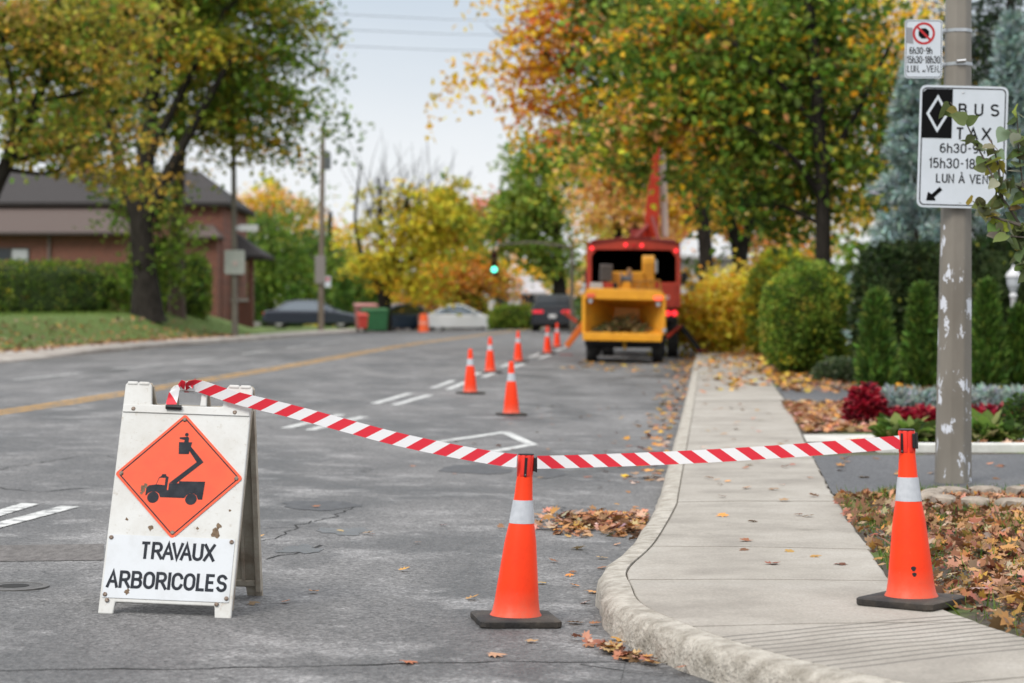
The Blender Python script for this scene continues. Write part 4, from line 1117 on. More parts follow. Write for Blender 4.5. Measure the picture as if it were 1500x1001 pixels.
MB().box(axis(8.6)+Vector((-1.9, 0, .58)), (.7, .28, .12)).build('lamp_head', M['pole'], pole, bevel=.04)
for py_ in (46, 95):
    zc = W(1400, py_, PY).z-pz0; r_ = prad(zc)
    bb = MB(); vs = []
    for dz, rr in ((-.012, r_), (-.012, r_+.004), (.012, r_+.004), (.012, r_)):
        for k in range(8):
            a = math.pi/8+2*math.pi*k/8; vs.append(axis(zc)+Vector(((rr)*math.cos(a), (rr)*math.sin(a), dz)))
    bb.add(vs, [(i*8+k, i*8+(k+1) % 8, (i+1)*8+(k+1) % 8, (i+1)*8+k) for i in range(3) for k in range(8)])
    bb.build('strap', M['steel'], pole)
    MB().box(axis(zc)+Vector((-r_-.03, -.03, 0)), (.09, .012, .025)).build('sign_bracket', M['steel'], pole, bevel=.003)
    if py_ == 95: MB().tube([axis(zc)+Vector((-.03, -r_-.012, .012)), axis(zc)+Vector((.035, -r_-.016, .018))], .013, 8).build('strap_buckle', M['steel'], pole, smooth=40)
M['sheet'] = mat('sign_sheeting', (.56, .60, .65), .35, (.51, .55, .59), scale=4, detail=5)
M['ink'] = mat('black_sheeting', (.004, .004, .0045), .6, spec=.08)
M['red'] = mat('red_sheeting', (.42, .022, .025), .4)
M['alu'] = mat('aluminium', (.6, .6, .6), .4, metal=.8)
def px_frame(px0, py0, px1, py1, Y):
    a, b = W(px0, py1, Y), W(px1, py0, Y); return a, b
# bus and taxi lane sign
SY = PY-.155
a, b = px_frame(1343, 126, 1472, 305, SY)
bw, bh = b.x-a.x, b.z-a.z
bus = thing('lane_sign', 'large white bus and taxi lane sign with black diamond, strapped to the post', 'traffic sign', ((a.x+b.x)/2, SY, a.z), 0)
bus.rotation_euler = (0, R(1.6), R(-2))
MB().prism(rrect(-bw/2, 0, bw/2, bh, .045), 0, .003).build('plate', M['sheet'], bus)
ring(MB(), rrect(-bw/2+.016, .016, bw/2-.016, bh-.016, .036), rrect(-bw/2+.024, .024, bw/2-.024, bh-.024, .030), -.0012, -.0002).build('border', M['ink'], bus)
def bx(u, v): return (-bw/2+u*bw, bh-v*bh)          # fractions across and down the plate
x0, z1 = bx(.03, .03); x1, z0 = bx(.372, .432)
blk = MB().prism([(x0, z0), (x1, z0), (x1, z1), (x0+.03, z1), (x0, z1-.03)], -.0020, -.0004).build('black_panel', M['ink'], bus, fix=True)
dc = bx(.205, .232); ox, oz = .083, .142
def dd(k): return [(dc[0]+ox*k, dc[1]), (dc[0], dc[1]+oz*k), (dc[0]-ox*k, dc[1]), (dc[0], dc[1]-oz*k)]
ring(MB(), dd(1), dd(.74), -.0030, -.0018).build('diamond', M['sheet'], blk)
for s, cap, wd, u, v in (('B', .092, .064, .490, .245), ('U', .092, .066, .672, .245), ('S', .092, .066, .853, .245), ('T', .092, .064, .465, .440), ('A', .092, .072, .615, .440), ('X', .092, .068, .765, .440), ('I', .092, .015, .905, .440),
                         ('6h30-9h', .072, .335, .500, .552), ('15h30-18h30', .076, .490, .500, .678), ('LUN À VEN', .068, .385, .505, .798)):
    x, z = bx(u, v); stroke_text(s, cap, wd, .0145 if len(s) == 1 else .0105, M['ink'], bus, (x, 0, z))
p0 = bx(.105, .945)
ar = [(0, 0), (.072, .0), (.060, .026), (.118, .080), (.098, .104), (.040, .048), (.012, .066)]
MB().prism([(p0[0]+x, p0[1]+z) for x, z in ar], -.0014, -.0002).build('arrow', M['ink'], bus, fix=True)
for u, v in ((.49, .055), (.49, .955)):
    x, z = bx(u, v); mb = MB().lathe([(.007, 0), (.007, .003), (.004, .005)], 10, 'Y'); mb.v = [(p[0]+x, -p[1], p[2]+z) for p in mb.v]; mb.build('bolt', M['steel'], bus, fix=True)
MB().box((0.02, .020, bh*.83), (.06, .034, .05)).build('back_bracket', M['steel'], bus)
MB().box((0.02, .020, bh*.2), (.06, .034, .05)).build('back_bracket', M['steel'], bus)
# no stopping sign
a, b = px_frame(1325, 29, 1380, 115, PY-.06)
nw, nh = b.x-a.x, b.z-a.z
ns = thing('no_stopping_sign', 'small white no stopping sign with red ring above the bus lane sign', 'traffic sign', ((a.x+b.x)/2, PY-.06, a.z), 0)
ns.rotation_euler = (0, R(.6), R(-3))
MB().prism(rrect(-nw/2, 0, nw/2, nh, .028), 0, .003).build('plate', M['sheet'], ns)
ring(MB(), rrect(-nw/2+.008, .008, nw/2-.008, nh-.008, .022), rrect(-nw/2+.0115, .0115, nw/2-.0115, nh-.0115, .020), -.0012, -.0002).build('border', M['ink'], ns)
cx, cz = 0.0, nh*.765
ring(MB(), disc(cx, cz, .083, 32), disc(cx, cz, .066, 32), -.0020, -.0004).build('red_ring', M['red'], ns)
MB().prism([(cx+.042*math.cos(R(22.5+45*i)), cz+.042*math.sin(R(22.5+45*i))) for i in range(8)], -.0012, -.0003).build('stop_symbol', M['ink'], ns, fix=True)
MB().prism([(cx-.055, cz+.043), (cx-.043, cz+.055), (cx+.055, cz-.043), (cx+.043, cz-.055)], -.0017, -.0004).build('red_slash', M['red'], ns, fix=True)
MB().prism([(-nw/2+.013, nh*.60), (-nw/2+.064, nh*.585), (-nw/2+.056, nh*.86), (-nw/2+.013, nh*.865)], -.0009, -.0002).build('sticker', mat('grey_sticker', (.25, .25, .27), .5), ns, fix=True)
for s, cap, wd, x, z in (('6h30-9h', .052, .170, -.020, nh*.412), ('15h30-18h30', .056, .246, .000, nh*.252), ('LUN.', .052, .090, -.074, nh*.102), ('AU', .018, .026, .004, nh*.104), ('VEN.', .052, .096, .072, nh*.102)):
    stroke_text(s, cap, wd, .0040 if s == 'AU' else .0068, M['ink'], ns, (x, 0, z))

# ------------------------------------------------------------------ bucket truck
TY = 55.0; TS = FPX/TY
t0 = W(927.5, 500, TY); tg = float(base(t0.x, TY))
TGPY = 458+(CAM_H-tg)*TS
def tx(px): return (px-927.5)/TS
def tz(py): return (TGPY-py)/TS
M['truck_red'] = mat('truck_red', (.42, .036, .012), .5, (.33, .028, .010), scale=3, coat=.3)
M['dark_red'] = mat('dark_red_paint', (.20, .018, .012), .45, (.14, .014, .01), scale=4)
M['box_shade'] = mat('shade_black', (.006, .006, .006), .95, spec=.05)  # near-black colour stands in for the shade inside the red chip box
M['chipper'] = mat('chipper_yellow', (.80, .36, .020), .45, (.68, .29, .018), scale=3, detail=8, coat=.15)
M['chipper_in'] = mat('chipper_worn_yellow', (.80, .37, .026), .55, (.50, .24, .05), scale=4, detail=9, lo=.42, hi=.8)
M['lamp_red'] = emit_mat('tail_lamp', (.95, .03, .04), 1.5)
M['lamp_dim'] = emit_mat('dim_tail_lamp', (.8, .03, .05), .45)
M['lamp_off'] = mat('red_lens', (.5, .02, .02), .15)
M['refl'] = mat('orange_reflector', (.75, .13, .06), .25)
M['rim'] = mat('rim_grey', (.45, .45, .46), .4, metal=.5)
M['white_paint'] = mat('white_paint', (.7, .7, .7), .35)
truck = thing('bucket_truck', 'red tree service truck with open rear box shaded black inside and raised boom', 'truck', (t0.x, TY, tg), -TH+R(1.2))
def wheel(parent, x, y, r, w, dual=False):
    t = MB().lathe([(r*.62, -w/2), (r*.93, -w/2), (r, -w*.36), (r, w*.36), (r*.93, w/2), (r*.62, w/2)], 28, 'X', (x, y, r), cap=False)
    t.lathe([(r*.62, -w/2), (r*.55, 0), (r*.62, w/2)], 28, 'X', (x, y, r), cap=False)
    wo_ = t.build('wheel', M['rubber'], parent, smooth=40)
    MB().lathe([(r*.60, -w*.42), (r*.52, -w*.30), (r*.2, -w*.22), (r*.18, w*.22), (r*.52, w*.30), (r*.60, w*.42)], 20, 'X', (x, y, r)).build('rim', M['rim'], wo_, smooth=40)
    return wo_
BXL, BXR, BZ0, BZ1 = tx(859.5), tx(996), tz(451), tz(355)
LEN = 3.6
bxm = MB(); th_ = .05
bxm.span((BXL, .08, BZ0), (BXL+th_, LEN, BZ1)); bxm.span((BXR-th_, .08, BZ0), (BXR, LEN, BZ1))
bxm.span((BXL+th_, .08, BZ1-th_), (BXR-th_, LEN-.05, BZ1)); bxm.span((BXL+th_, LEN-.05, BZ0), (BXR-th_, LEN, BZ1)); bxm.span((BXL+th_, .08, BZ0), (BXR-th_, LEN-.05, BZ0+.06))
bxm.build('chip_box', M['truck_red'], truck)
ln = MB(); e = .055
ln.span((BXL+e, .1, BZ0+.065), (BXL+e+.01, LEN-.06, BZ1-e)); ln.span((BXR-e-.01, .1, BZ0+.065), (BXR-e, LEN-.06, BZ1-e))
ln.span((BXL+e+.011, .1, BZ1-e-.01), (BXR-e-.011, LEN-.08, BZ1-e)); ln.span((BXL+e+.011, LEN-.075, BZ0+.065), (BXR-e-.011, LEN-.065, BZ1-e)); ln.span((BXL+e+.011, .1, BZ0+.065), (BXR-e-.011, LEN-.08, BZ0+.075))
ln.build('box_shade_panels', M['box_shade'], truck)  # added inner panels that paint the unlit box interior black
fr = MB()
outer = [(BXL-.01, BZ0), (BXR+.01, BZ0), (BXR+.01, tz(366)), (BXR-.03, tz(358)), (tx(958), tz(352.5)), (tx(926), tz(349)), (tx(895), tz(352.5)), (BXL+.03, tz(358)), (BXL-.01, tz(366))]
inner = [(tx(866.5), tz(414)), (tx(990), tz(414)), (tx(990), tz(378)), (tx(982), tz(367)), (tx(957), tz(366.4)), (tx(926), tz(366)), (tx(899), tz(366)), (tx(873), tz(366)), (tx(866.5), tz(376))]
ring(fr, outer, inner, 0, .07).build('rear_frame', M['truck_red'], truck, bevel=.012, fix=True)
MB().span((tx(867), -.03, tz(451)), (tx(990), -.004, tz(416))).build('tailgate', M['truck_red'], truck, bevel=.015)
sg_ = MB()
for i in range(5): sg_.span((tx(985)-.35+i*.06, -.036, tz(439)), (tx(985)-.33+i*.06, -.031, tz(433)))
sg_.build('decal', M['white_paint'], truck)
roof = MB()
roof.tube([(BXL+.1, .2, BZ1+.03), (tx(926), .4, tz(348)), (BXR-.1, .2, BZ1+.03)], .035, 8); roof.tube([(BXL+.2, 1.4, BZ1+.03), (tx(930), 1.6, tz(346)), (BXR-.2, 1.4, BZ1+.03)], .03, 8)
MB().prism([(BXL+.02, tz(357.5)), (BXL+.05, tz(355.5)), (tx(895), tz(350.5)), (tx(926), tz(347)), (tx(958), tz(350.5)), (BXR-.05, tz(355.5)), (BXR-.02, tz(357.5)), (tx(958), tz(352.3)), (tx(926), tz(348.8)), (tx(895), tz(352.3))], -.04, .5).build('roof_visor', M['dark_red'], truck, fix=True)
roof.build('roof_rack', M['dark_red'], truck, smooth=40)
for px, py in ((867, 364), (916.5, 359), (928.5, 360), (940, 360), (990, 368)):
    on_ = px not in (928.5,)
    mb = MB().lathe([(.048, 0), (.048, .03), (.035, .045)], 16, 'Y'); mb.v = [(p[0]+tx(px), -p[1]+.0, p[2]+tz(py)) for p in mb.v]
    mb.build('marker_light', M['lamp_red'] if on_ else M['lamp_off'], truck, fix=True, smooth=40)
for px in (978, 988):
    mb = MB().lathe([(.075, 0), (.075, .03), (.05, .04)], 16, 'Y'); mb.v = [(p[0]+tx(px), -p[1]+.1, p[2]+tz(459)) for p in mb.v]; mb.build('tail_light', M['lamp_red'], truck, fix=True, smooth=40)
mb = MB().lathe([(.075, 0), (.075, .03), (.05, .04)], 16, 'Y'); mb.v = [(p[0]+tx(866), -p[1]+.1, p[2]+tz(459)) for p in mb.v]; mb.build('tail_light', M['lamp_red'], truck, fix=True, smooth=40)
ch = MB(); ch.span((BXL+.1, .12, tz(470)), (BXR-.1, .22, tz(452)))
for s in (-1, 1): ch.span((s*.45-.06, .23, tz(474)), (s*.45+.06, 6.6, tz(455)))
ch.build('chassis', M['black'], truck, bevel=.01)
for s in (-1, 1):
    for k in (0, .33):
        wheel(truck, s*(1.0-k), 1.35, .50, .29)
    wheel(truck, s*1.0, 5.4, .50, .30)
cabm = MB()
cabm.extr_x([(4.0, .75), (6.9, .75), (6.95, 1.5), (6.1, 1.65), (5.6, 2.45), (4.0, 2.5)], -1.05, 1.05)
cabm.build('cab', M['truck_red'], truck, bevel=.06)
MB().extr_x([(5.70, 2.36), (6.16, 1.70), (6.18, 1.74), (5.73, 2.40)], -.95, .95).build('windscreen', M['glass'], truck)
for s in (-1, 1):
    MB().span((s*1.052, 4.5, 1.55), (s*1.058, 5.6, 2.2)).build('side_window', M['glass'], truck)
    m_ = MB().box((s*1.33, 5.3, tz(401)-.05), (.18, .08, .36)); m_.tube([(s*1.05, 5.35, 1.9), (s*1.30, 5.32, 1.9)], .02, 6); m_.build('mirror', M['black'], truck, bevel=.02)
# turret and boom
MB().lathe([(.42, BZ1), (.42, BZ1+.1), (.30, BZ1+.16), (.28, BZ1+.45)], 20, c=(.15, 3.3, 0)).build('turret', M['dark_red'], truck, smooth=40)
def boom_pt(px, py, dy): return Vector(((W(px, py, TY+dy)-Vector((t0.x, TY, tg)))))
q0, q1, q2 = boom_pt(941, 347, 3.2), boom_pt(947, 258, 3.0), boom_pt(953, 150, 2.8)
bm_ = MB()
def boxbeam(mb, a, b, w0, w1):
    a, b = Vector(a), Vector(b); t = (b-a).normalized(); x = Vector((1, 0, 0)); x = (x-t*x.dot(t)).normalized(); y = t.cross(x)
    vs = []
    for p, w in ((a, w0), (b, w1)):
        for sx, sy in ((-1, -1), (1, -1), (1, 1), (-1, 1)): vs.append(p+x*sx*w/2+y*sy*w/2)
    mb.add(vs, [(3, 2, 1, 0), (4, 5, 6, 7)]+[(k, (k+1) % 4, 4+(k+1) % 4, 4+k) for k in range(4)])
boxbeam(bm_, q0, q1, .40, .29); bm_.build('lower_boom', M['truck_red'], truck, bevel=.03, fix=True)
bm_ = MB(); boxbeam(bm_, q1+Vector((.01, 0, -.3)), q2, .21, .19); bm_.build('upper_boom', M['truck_red'], truck, bevel=.02, fix=True)
bm_ = MB(); boxbeam(bm_, boom_pt(918, 352, 2.6), boom_pt(938, 330, 2.9), .10, .10); boxbeam(bm_, boom_pt(955, 352, 2.6), boom_pt(944, 318, 2.9), .09, .09); bm_.build('boom_cylinder', M['dark_red'], truck, fix=True)
bm_ = MB(); boxbeam(bm_, boom_pt(961, 348, 3.4), boom_pt(957, 215, 3.2), .19, .17); bm_.build('folded_arm', mat('pale_fibreglass', (.55, .52, .48), .45), truck, bevel=.03, fix=True)
bm_ = MB(); boxbeam(bm_, boom_pt(953, 155, 2.8), boom_pt(1050, 110, -1.5), .15, .12); boxbeam(bm_, boom_pt(1050, 112, -1.5), boom_pt(1074, 176, -2.6), .09, .09); bm_.build('jib_arm', M['dark_red'], truck, fix=True)
qb = boom_pt(1078, 212, -3.2); bk = MB(); bk.prism([(qb.x-.26, qb.z), (qb.x+.26, qb.z), (qb.x+.31, qb.z+.40), (qb.x-.31, qb.z+.40)], qb.y-.3, qb.y+.3); lb_ = bk.build('lift_bucket', mat('dull_white', (.45, .43, .41), .6), truck, bevel=.04, fix=True)
bk = MB(); bk.prism([(qb.x-.31, qb.z+.404), (qb.x+.31, qb.z+.404), (qb.x+.33, qb.z+.62), (qb.x-.33, qb.z+.60)], qb.y-.29, qb.y+.29); bk.build('bucket_liner', M['black'], lb_, bevel=.03, fix=True)
# outriggers
def orig(px, py, dy=.9): return Vector((W(px, py, TY+dy)-Vector((t0.x, TY, tg))))
ou = MB(); boxbeam(ou, orig(858, 466), orig(826, 508), .17, .15); l_ = ou.build('outrigger', mat('outrigger_orange', (.58, .13, .02), .45), truck, bevel=.015, fix=True)
ou = MB(); boxbeam(ou, orig(822, 457), orig(842, 472), .09, .09); ou.build('outrigger_ram', M['truck_red'], l_, fix=True)
ou = MB(); e_ = orig(826, 508); ou.box((e_.x, e_.y, .04), (.34, .34, .06)); ou.build('foot_pad', M['dark_red'], l_, bevel=.01)
ou = MB(); boxbeam(ou, orig(993, 476), orig(1024, 517), .14, .13); l_ = ou.build('outrigger', M['black'], truck, bevel=.01, fix=True)
ou = MB(); boxbeam(ou, orig(976, 494, .3), orig(995, 477, .6), .07, .06); ou.build('outrigger_ram', M['truck_red'], l_, fix=True)
ou = MB(); e_ = orig(1024, 517); ou.box((e_.x, e_.y, .17), (.28, .3, .05)); ou.build('foot_pad', M['dark_red'], l_, bevel=.01)

# ------------------------------------------------------------------ wood chipper
KY = 51.0; KS = FPX/KY
k0 = W(913, 500, KY); kg = float(base(k0.x, KY)); KG = 458+(CAM_H-kg)*KS
def kx(px): return (px-913)/KS
def kz(py): return (KG-py)/KS
chip = thing('wood_chipper', 'yellow towed wood chipper with wide open feed hopper behind the truck', 'wood chipper', (k0.x, KY, kg), -TH+R(2.0))
mo_ = [(kx(856), kz(488)), (kx(970), kz(490)), (kx(972), kz(436)), (kx(857), kz(432))]
ti_ = [(kx(898), kz(474)), (kx(938), kz(475)), (kx(936), kz(452)), (kx(900), kz(451))]
hp = MB()
D = 1.25
def wall(i, j, dy=0.0):
    a, b = mo_[i], mo_[j]; c, d = ti_[j], ti_[i]
    cx_, cz_ = kx(914), kz(462)
    def out(p, t=.03): 
        v = Vector((p[0]-cx_, p[1]-cz_)); v = v.normalized()*t; return (p[0]+v.x, p[1]+v.y)
    A = [(a[0], 0, a[1]), (b[0], 0, b[1]), (c[0], D, c[1]), (d[0], D, d[1])]
    B = [(out(a)[0], 0, out(a)[1]), (out(b)[0], 0, out(b)[1]), (out(c)[0], D, out(c)[1]), (out(d)[0], D, out(d)[1])]
    hp.add(A+B, [(0, 1, 2, 3), (7, 6, 5, 4), (0, 4, 5, 1), (1, 5, 6, 2), (2, 6, 7, 3), (3, 7, 4, 0)])
for i in range(4): wall(i, (i+1) % 4)
hp.build('feed_hopper', M['chipper_in'], chip, fix=True)
fl = MB()
fl.prism([(kx(854), kz(499)), (kx(969), kz(501)), (kx(970), kz(490.5)), (kx(853), kz(487))], -.12, .02)
fl.build('hopper_lip', M['chipper'], chip, bevel=.02, fix=True)
fl = MB(); fl.prism([(kx(856), kz(438)), (kx(972.5), kz(441)), (kx(971), kz(428)), (kx(960), kz(425)), (kx(866), kz(422)), (kx(857), kz(424))], -.05, .12); fl.build('top_flange', M['chipper'], chip, bevel=.02, fix=True)
for s in (0, 1):
    x0, x1 = ((852.5, 857.5), (970.5, 975))[s]
    MB().span((kx(x0), -.03, kz(490)), (kx(x1), .10, kz(432))).build('side_flange', M['chipper'], chip, bevel=.012)
for px, py in ((865.5, 433), (964, 437)):
    MB().span((kx(px-6.5), -.075, kz(py+3.2)), (kx(px+6.5), -.052, kz(py-3.2))).build('rear_light', M['refl'] if px < 900 else emit_mat('brake_lamp', (.95, .12, .06), .9), chip, bevel=.01)
for px, py in ((856, 418), (854, 424), (973, 484), (865, 441), (964, 446)):
    mb = MB().lathe([(.05, 0), (.05, .04)], 12, 'Y', (kx(px), -.10, kz(py))); mb.build('lamp_bracket', M['steel'], chip, fix=True)
MB().span((kx(858), .2, kz(505)), (kx(968), 3.2, kz(499))).build('frame', M['black'], chip, bevel=.01)
fr_ = MB()
fr_.span((kx(868), .9, kz(505)), (kx(958), 1.05, kz(511)))
fr_.build('axle', M['black'], chip)
for px in (866, 963.5): wheel(chip, kx(px), .9, .39, .26)
for px in (866, 963.5):
    fm = MB(); prof = [(.9+.46*math.cos(R(a)), .40+.46*math.sin(R(a))) for a in range(0, 181, 15)]
    prof2 = [(.9+.43*math.cos(R(a)), .40+.43*math.sin(R(a))) for a in range(180, -1, -15)]
    fm.extr_x(prof+prof2, kx(px)-.16, kx(px)+.16); fm.build('fender', M['black'], chip, fix=True)
MB().extr_x([(1.26, kz(480)), (1.9, kz(480)), (2.0, kz(447)), (1.7, kz(430)), (1.26, kz(446))], kx(894), kx(942)).build('feed_housing', M['chipper'], chip, bevel=.03)
en = MB().span((kx(891), 1.75, kz(447)), (kx(944), 2.8, kz(396))).build('engine_cover', M['chipper'], chip, bevel=.04)
gr_ = MB(); gr_.span((kx(870), 1.5, kz(412)), (kx(889), 1.62, kz(387)))
gr_.build('radiator', mat('radiator_grey', (.16, .14, .13), .6), chip, bevel=.015, mtx=Matrix.Rotation(R(3), 4, 'Y'))
sl = MB()
for i in range(7): sl.span((kx(871.5)+i*.04, 1.485, kz(410.5)), (kx(871.5)+i*.04+.012, 1.50, kz(388.5)))
sl.build('grille', M['black'], chip, mtx=Matrix.Rotation(R(3), 4, 'Y'))
MB().span((kx(862), 1.45, kz(426)), (kx(882), 1.6, kz(413))).build('control_box', mat('control_grey', (.42, .40, .38), .5), chip, bevel=.02)
MB().span((kx(882), 1.5, kz(423)), (kx(897), 1.7, kz(413.5))).build('fuel_tank', M['truck_red'], chip, bevel=.03)
MB().span((kx(897.5), 1.5, kz(424)), (kx(904), 1.62, kz(413))).build('gauge_box', M['black'], chip, bevel=.02)
# discharge chute: rises and turns forward
cm = MB()
w0, w1 = kx(941), kx(960)
prof = [(1.9, kz(424)), (1.9, kz(383)), (1.98, kz(375)), (2.12, kz(371)), (2.4, kz(373)), (2.9, kz(380)), (2.9, kz(392)), (2.4, kz(388)), (2.28, kz(392)), (2.24, kz(424))]
cm.extr_x(prof, w0, w1); cm.build('discharge_chute', M['chipper'], chip, bevel=.03)
MB().span((w1+.005, 2.0, kz(398)), (w1+.07, 2.3, kz(378))).build('chute_deflector', M['steel'], chip, bevel=.01)
wn_ = MB(); wn_.lathe([(.10, -.14), (.17, -.14), (.17, -.11), (.09, -.11), (.09, .11), (.17, .11), (.17, .14), (.10, .14)], 18, 'X', (kx(917), 1.5, kz(408))); wn_.build('winch', mat('winch_grey', (.12, .12, .13), .5), chip, smooth=30)
wn_ = MB(); wn_.span((kx(911), 1.40, kz(425)), (kx(924), 1.56, kz(411.5))); wn_.build('winch_base', M['chipper'], chip, bevel=.02)
wn_ = MB(); wn_.tube([(kx(920), 1.5, kz(404)), (kx(922), 1.5, kz(391))], .05, 8); wn_.build('exhaust_pipe', mat('dusty_metal', (.35, .2, .1), .6), chip, smooth=40)
br_ = MB()
for a_, b_ in (((925, 412), (968, 410)), ((925, 419), (968, 424)), ((940, 410), (934, 424)), ((952, 410), (958, 424)), ((967, 410), (969, 426))):
    br_.tube([(kx(a_[0]), 1.4, kz(a_[1])), (kx(b_[0]), 1.36, kz(b_[1]))], .028, 6)
br_.build('feed_linkage', mat('dirty_yellow', (.38, .17, .03), .6), chip, smooth=40)
MB().tube([(0, 3.1, kz(502)), (0, 4.4, kz(500))], .06, 8).build('drawbar', M['black'], chip)
MB().tube([(kx(915), .2, kz(499)), (kx(915), .15, kz(512))], .04, 8).build('support_leg', mat('leg_yellow', (.55, .3, .03), .5), chip)
# brush heap in the hopper
N = 900
u = rng.random(N); hx = kx(907)+(rng.normal(size=N)*.28); hy = .15+.75*rng.random(N)
hz = kz(489)+.02+hy*.17+.24*np.exp(-((hx-kx(915))/.36)**2)*rng.random(N)
lim = .86-.42*hy; hx = np.clip(hx, -lim, lim)
d = rng.normal(size=(N, 3)); d[:, 2] *= .3
pal = np.array([(.19, .12, .05), (.12, .09, .04), (.25, .18, .08), (.09, .09, .03)])
bh_ = scatter('brush_heap', 'frond', np.stack([hx, hy, hz], 1), rots(d, rng.random(N)*6), .12+.16*rng.random(N), jitter(pal[rng.integers(0, 4, N)]), M['litter'])
bh_.location = (k0.x, KY, kg); bh_.rotation_euler = (0, 0, -TH+R(2.0))
tag(bh_, 'brown heap of chipped brush lying in the yellow hopper', 'brush heap', kind='stuff')

# ------------------------------------------------------------------ cars
def make_car(label, px, py, Y, yaw, col, L_=4.7, w=1.84, H=1.46, suv=False, lights_on=False, shine=.35, name='parked_car', cat='car', plate=True, z=None):
    p = W(px, py, Y); gz = float(surf(p.x, Y)) if z is None else z
    t = thing(name, label, cat, (p.x, Y, gz), yaw, 'cars parked along the street')
    m = mat('car_paint', col, .3, coat=shine, spec=.3)
    hl = L_/2
    belt_ = .93 if not suv else 1.05
    prof = [(-hl, .32), (-hl+.02, .62), (-hl+.06, belt_-.08), (-hl+.25, belt_), (hl-1.25, belt_-.02), (hl-.35, belt_-.18), (hl-.06, belt_-.34), (hl, .52), (hl-.03, .30), (hl-.5, .24), (-hl+.5, .24)]
    bmb = MB(); bmb.extr_x(prof, -w/2, w/2); body = bmb.build('body', m, t, bevel=.09, bseg=3, fix=True)
    if suv: top = [(-hl+.10, belt_-.03), (-hl+.35, H-.05), (-hl+.75, H), (hl-2.2, H), (hl-1.9, H-.06), (hl-1.15, belt_-.05)]
    else: top = [(-hl+.45, belt_-.03), (-hl+1.15, H-.10), (-hl+1.75, H), (hl-2.3, H), (hl-2.0, H-.06), (hl-1.05, belt_-.05)]
    def cab(poly, wb, wt, name, mm, grow=0.0, bev=.05):
        zmin = min(q[1] for q in poly); zmax = max(q[1] for q in poly); vs = []
        for s in (-1, 1):
            for y, zz in poly:
                f = (zz-zmin)/(zmax-zmin); vs.append((s*(wb+(wt-wb)*f)/2, y, zz))
        n_ = len(poly); fs = [tuple(range(n_-1, -1, -1)), tuple(range(n_, 2*n_))]+[(i, (i+1) % n_, n_+(i+1) % n_, n_+i) for i in range(n_)]
        return MB().add(vs, fs).build(name, mm, body if name != 'cabin' else t, bevel=bev, fix=True)
    c_ = cab(top, w-.10, w-.46, 'cabin', m)
    # glazing, proud of the cabin sides
    def shrink(k): 
        cy_ = sum(q[0] for q in top)/len(top); return [(cy_+(y-cy_)*k[0], belt_+.03+(zz-belt_)*k[1]) for y, zz in top]
    sd = shrink((.86, .80))
    zmin, zmax = belt_-.03, H
    for s in (-1, 1):
        vs = []
        for y, zz in sd:
            f = (zz-zmin)/(zmax-zmin); xw = (w-.10+(-.36)*f)/2; vs.append((s*(xw+.008), y, zz))
        MB().add(vs, [tuple(range(len(sd)))]).build('side_window', M['car_glass'], c_)
    r0, r1 = (top[0], top[1]); f0, f1 = (top[-1], top[-2])
    for a, b, s, nm in ((r0, r1, -1, 'rear_window'), (f0, f1, 1, 'windscreen')):
        vs = []
        for k_ in (.16, .9):
            y = a[0]+(b[0]-a[0])*k_; zz = a[1]+(b[1]-a[1])*k_; f = (zz-zmin)/(zmax-zmin); xw = (w-.10-.36*f)/2-.10
            vs += [(-xw, y+s*.012, zz+.012), (xw, y+s*.012, zz+.012)]
        MB().add(vs, [(0, 1, 3, 2)]).build(nm, M['glass'], c_)
    for s in (-1, 1):
        for y in (-hl+.85, hl-.92):
            wheel(t, s*(w/2-.115), y, .33 if not suv else .36, .225)
        MB().box((s*(w/2-.30), -hl+.02, belt_-.14), (.46, .06, .13)).build('tail_light', M['lamp_dim'] if lights_on else M['lamp_off'], t, bevel=.02)
        MB().box((s*(w/2-.32), hl-.07, belt_-.36), (.40, .10, .12)).build('headlight', M['steel'], t, bevel=.03)
        MB().box((s*(w/2+.06), hl-1.65, belt_+.06), (.16, .10, .12)).build('mirror', m, t, bevel=.03)
    if plate: MB().box((0, -hl-.004, .72), (.32, .02, .15)).build('licence_plate', M['white_paint'], t)
    MB().box((0, -hl+.03, .40), (w-.2, .08, .14)).build('bumper', M['black'], t, bevel=.03)
    return t
make_car('black SUV with red tail lights seen from behind, left of the truck', 812, 487, 97, -TH+R(2), (.012, .013, .018), 4.6, 1.86, 1.68, True, True, z=.52)
make_car('dark grey sedan parked side on behind the left sidewalk', 458, 481, 113, R(-92), (.030, .036, .054), 4.95, 1.85, 1.47, z=.57, shine=.5)
make_car('white car parked beyond the orange trees', 675, 488, 107, R(-80), (.80, .81, .83), 4.2, 1.75, 1.42, z=.39)
make_car('dark blue car half hidden behind the green bin', 598, 487, 108, R(-62), (.04, .07, .12), 4.4, 1.8, 1.46, z=.39)
make_car('small red car between the dark blue car and the white car', 646, 487, 116, R(-78), (.25, .02, .03), 4.2, 1.75, 1.46, z=.38)

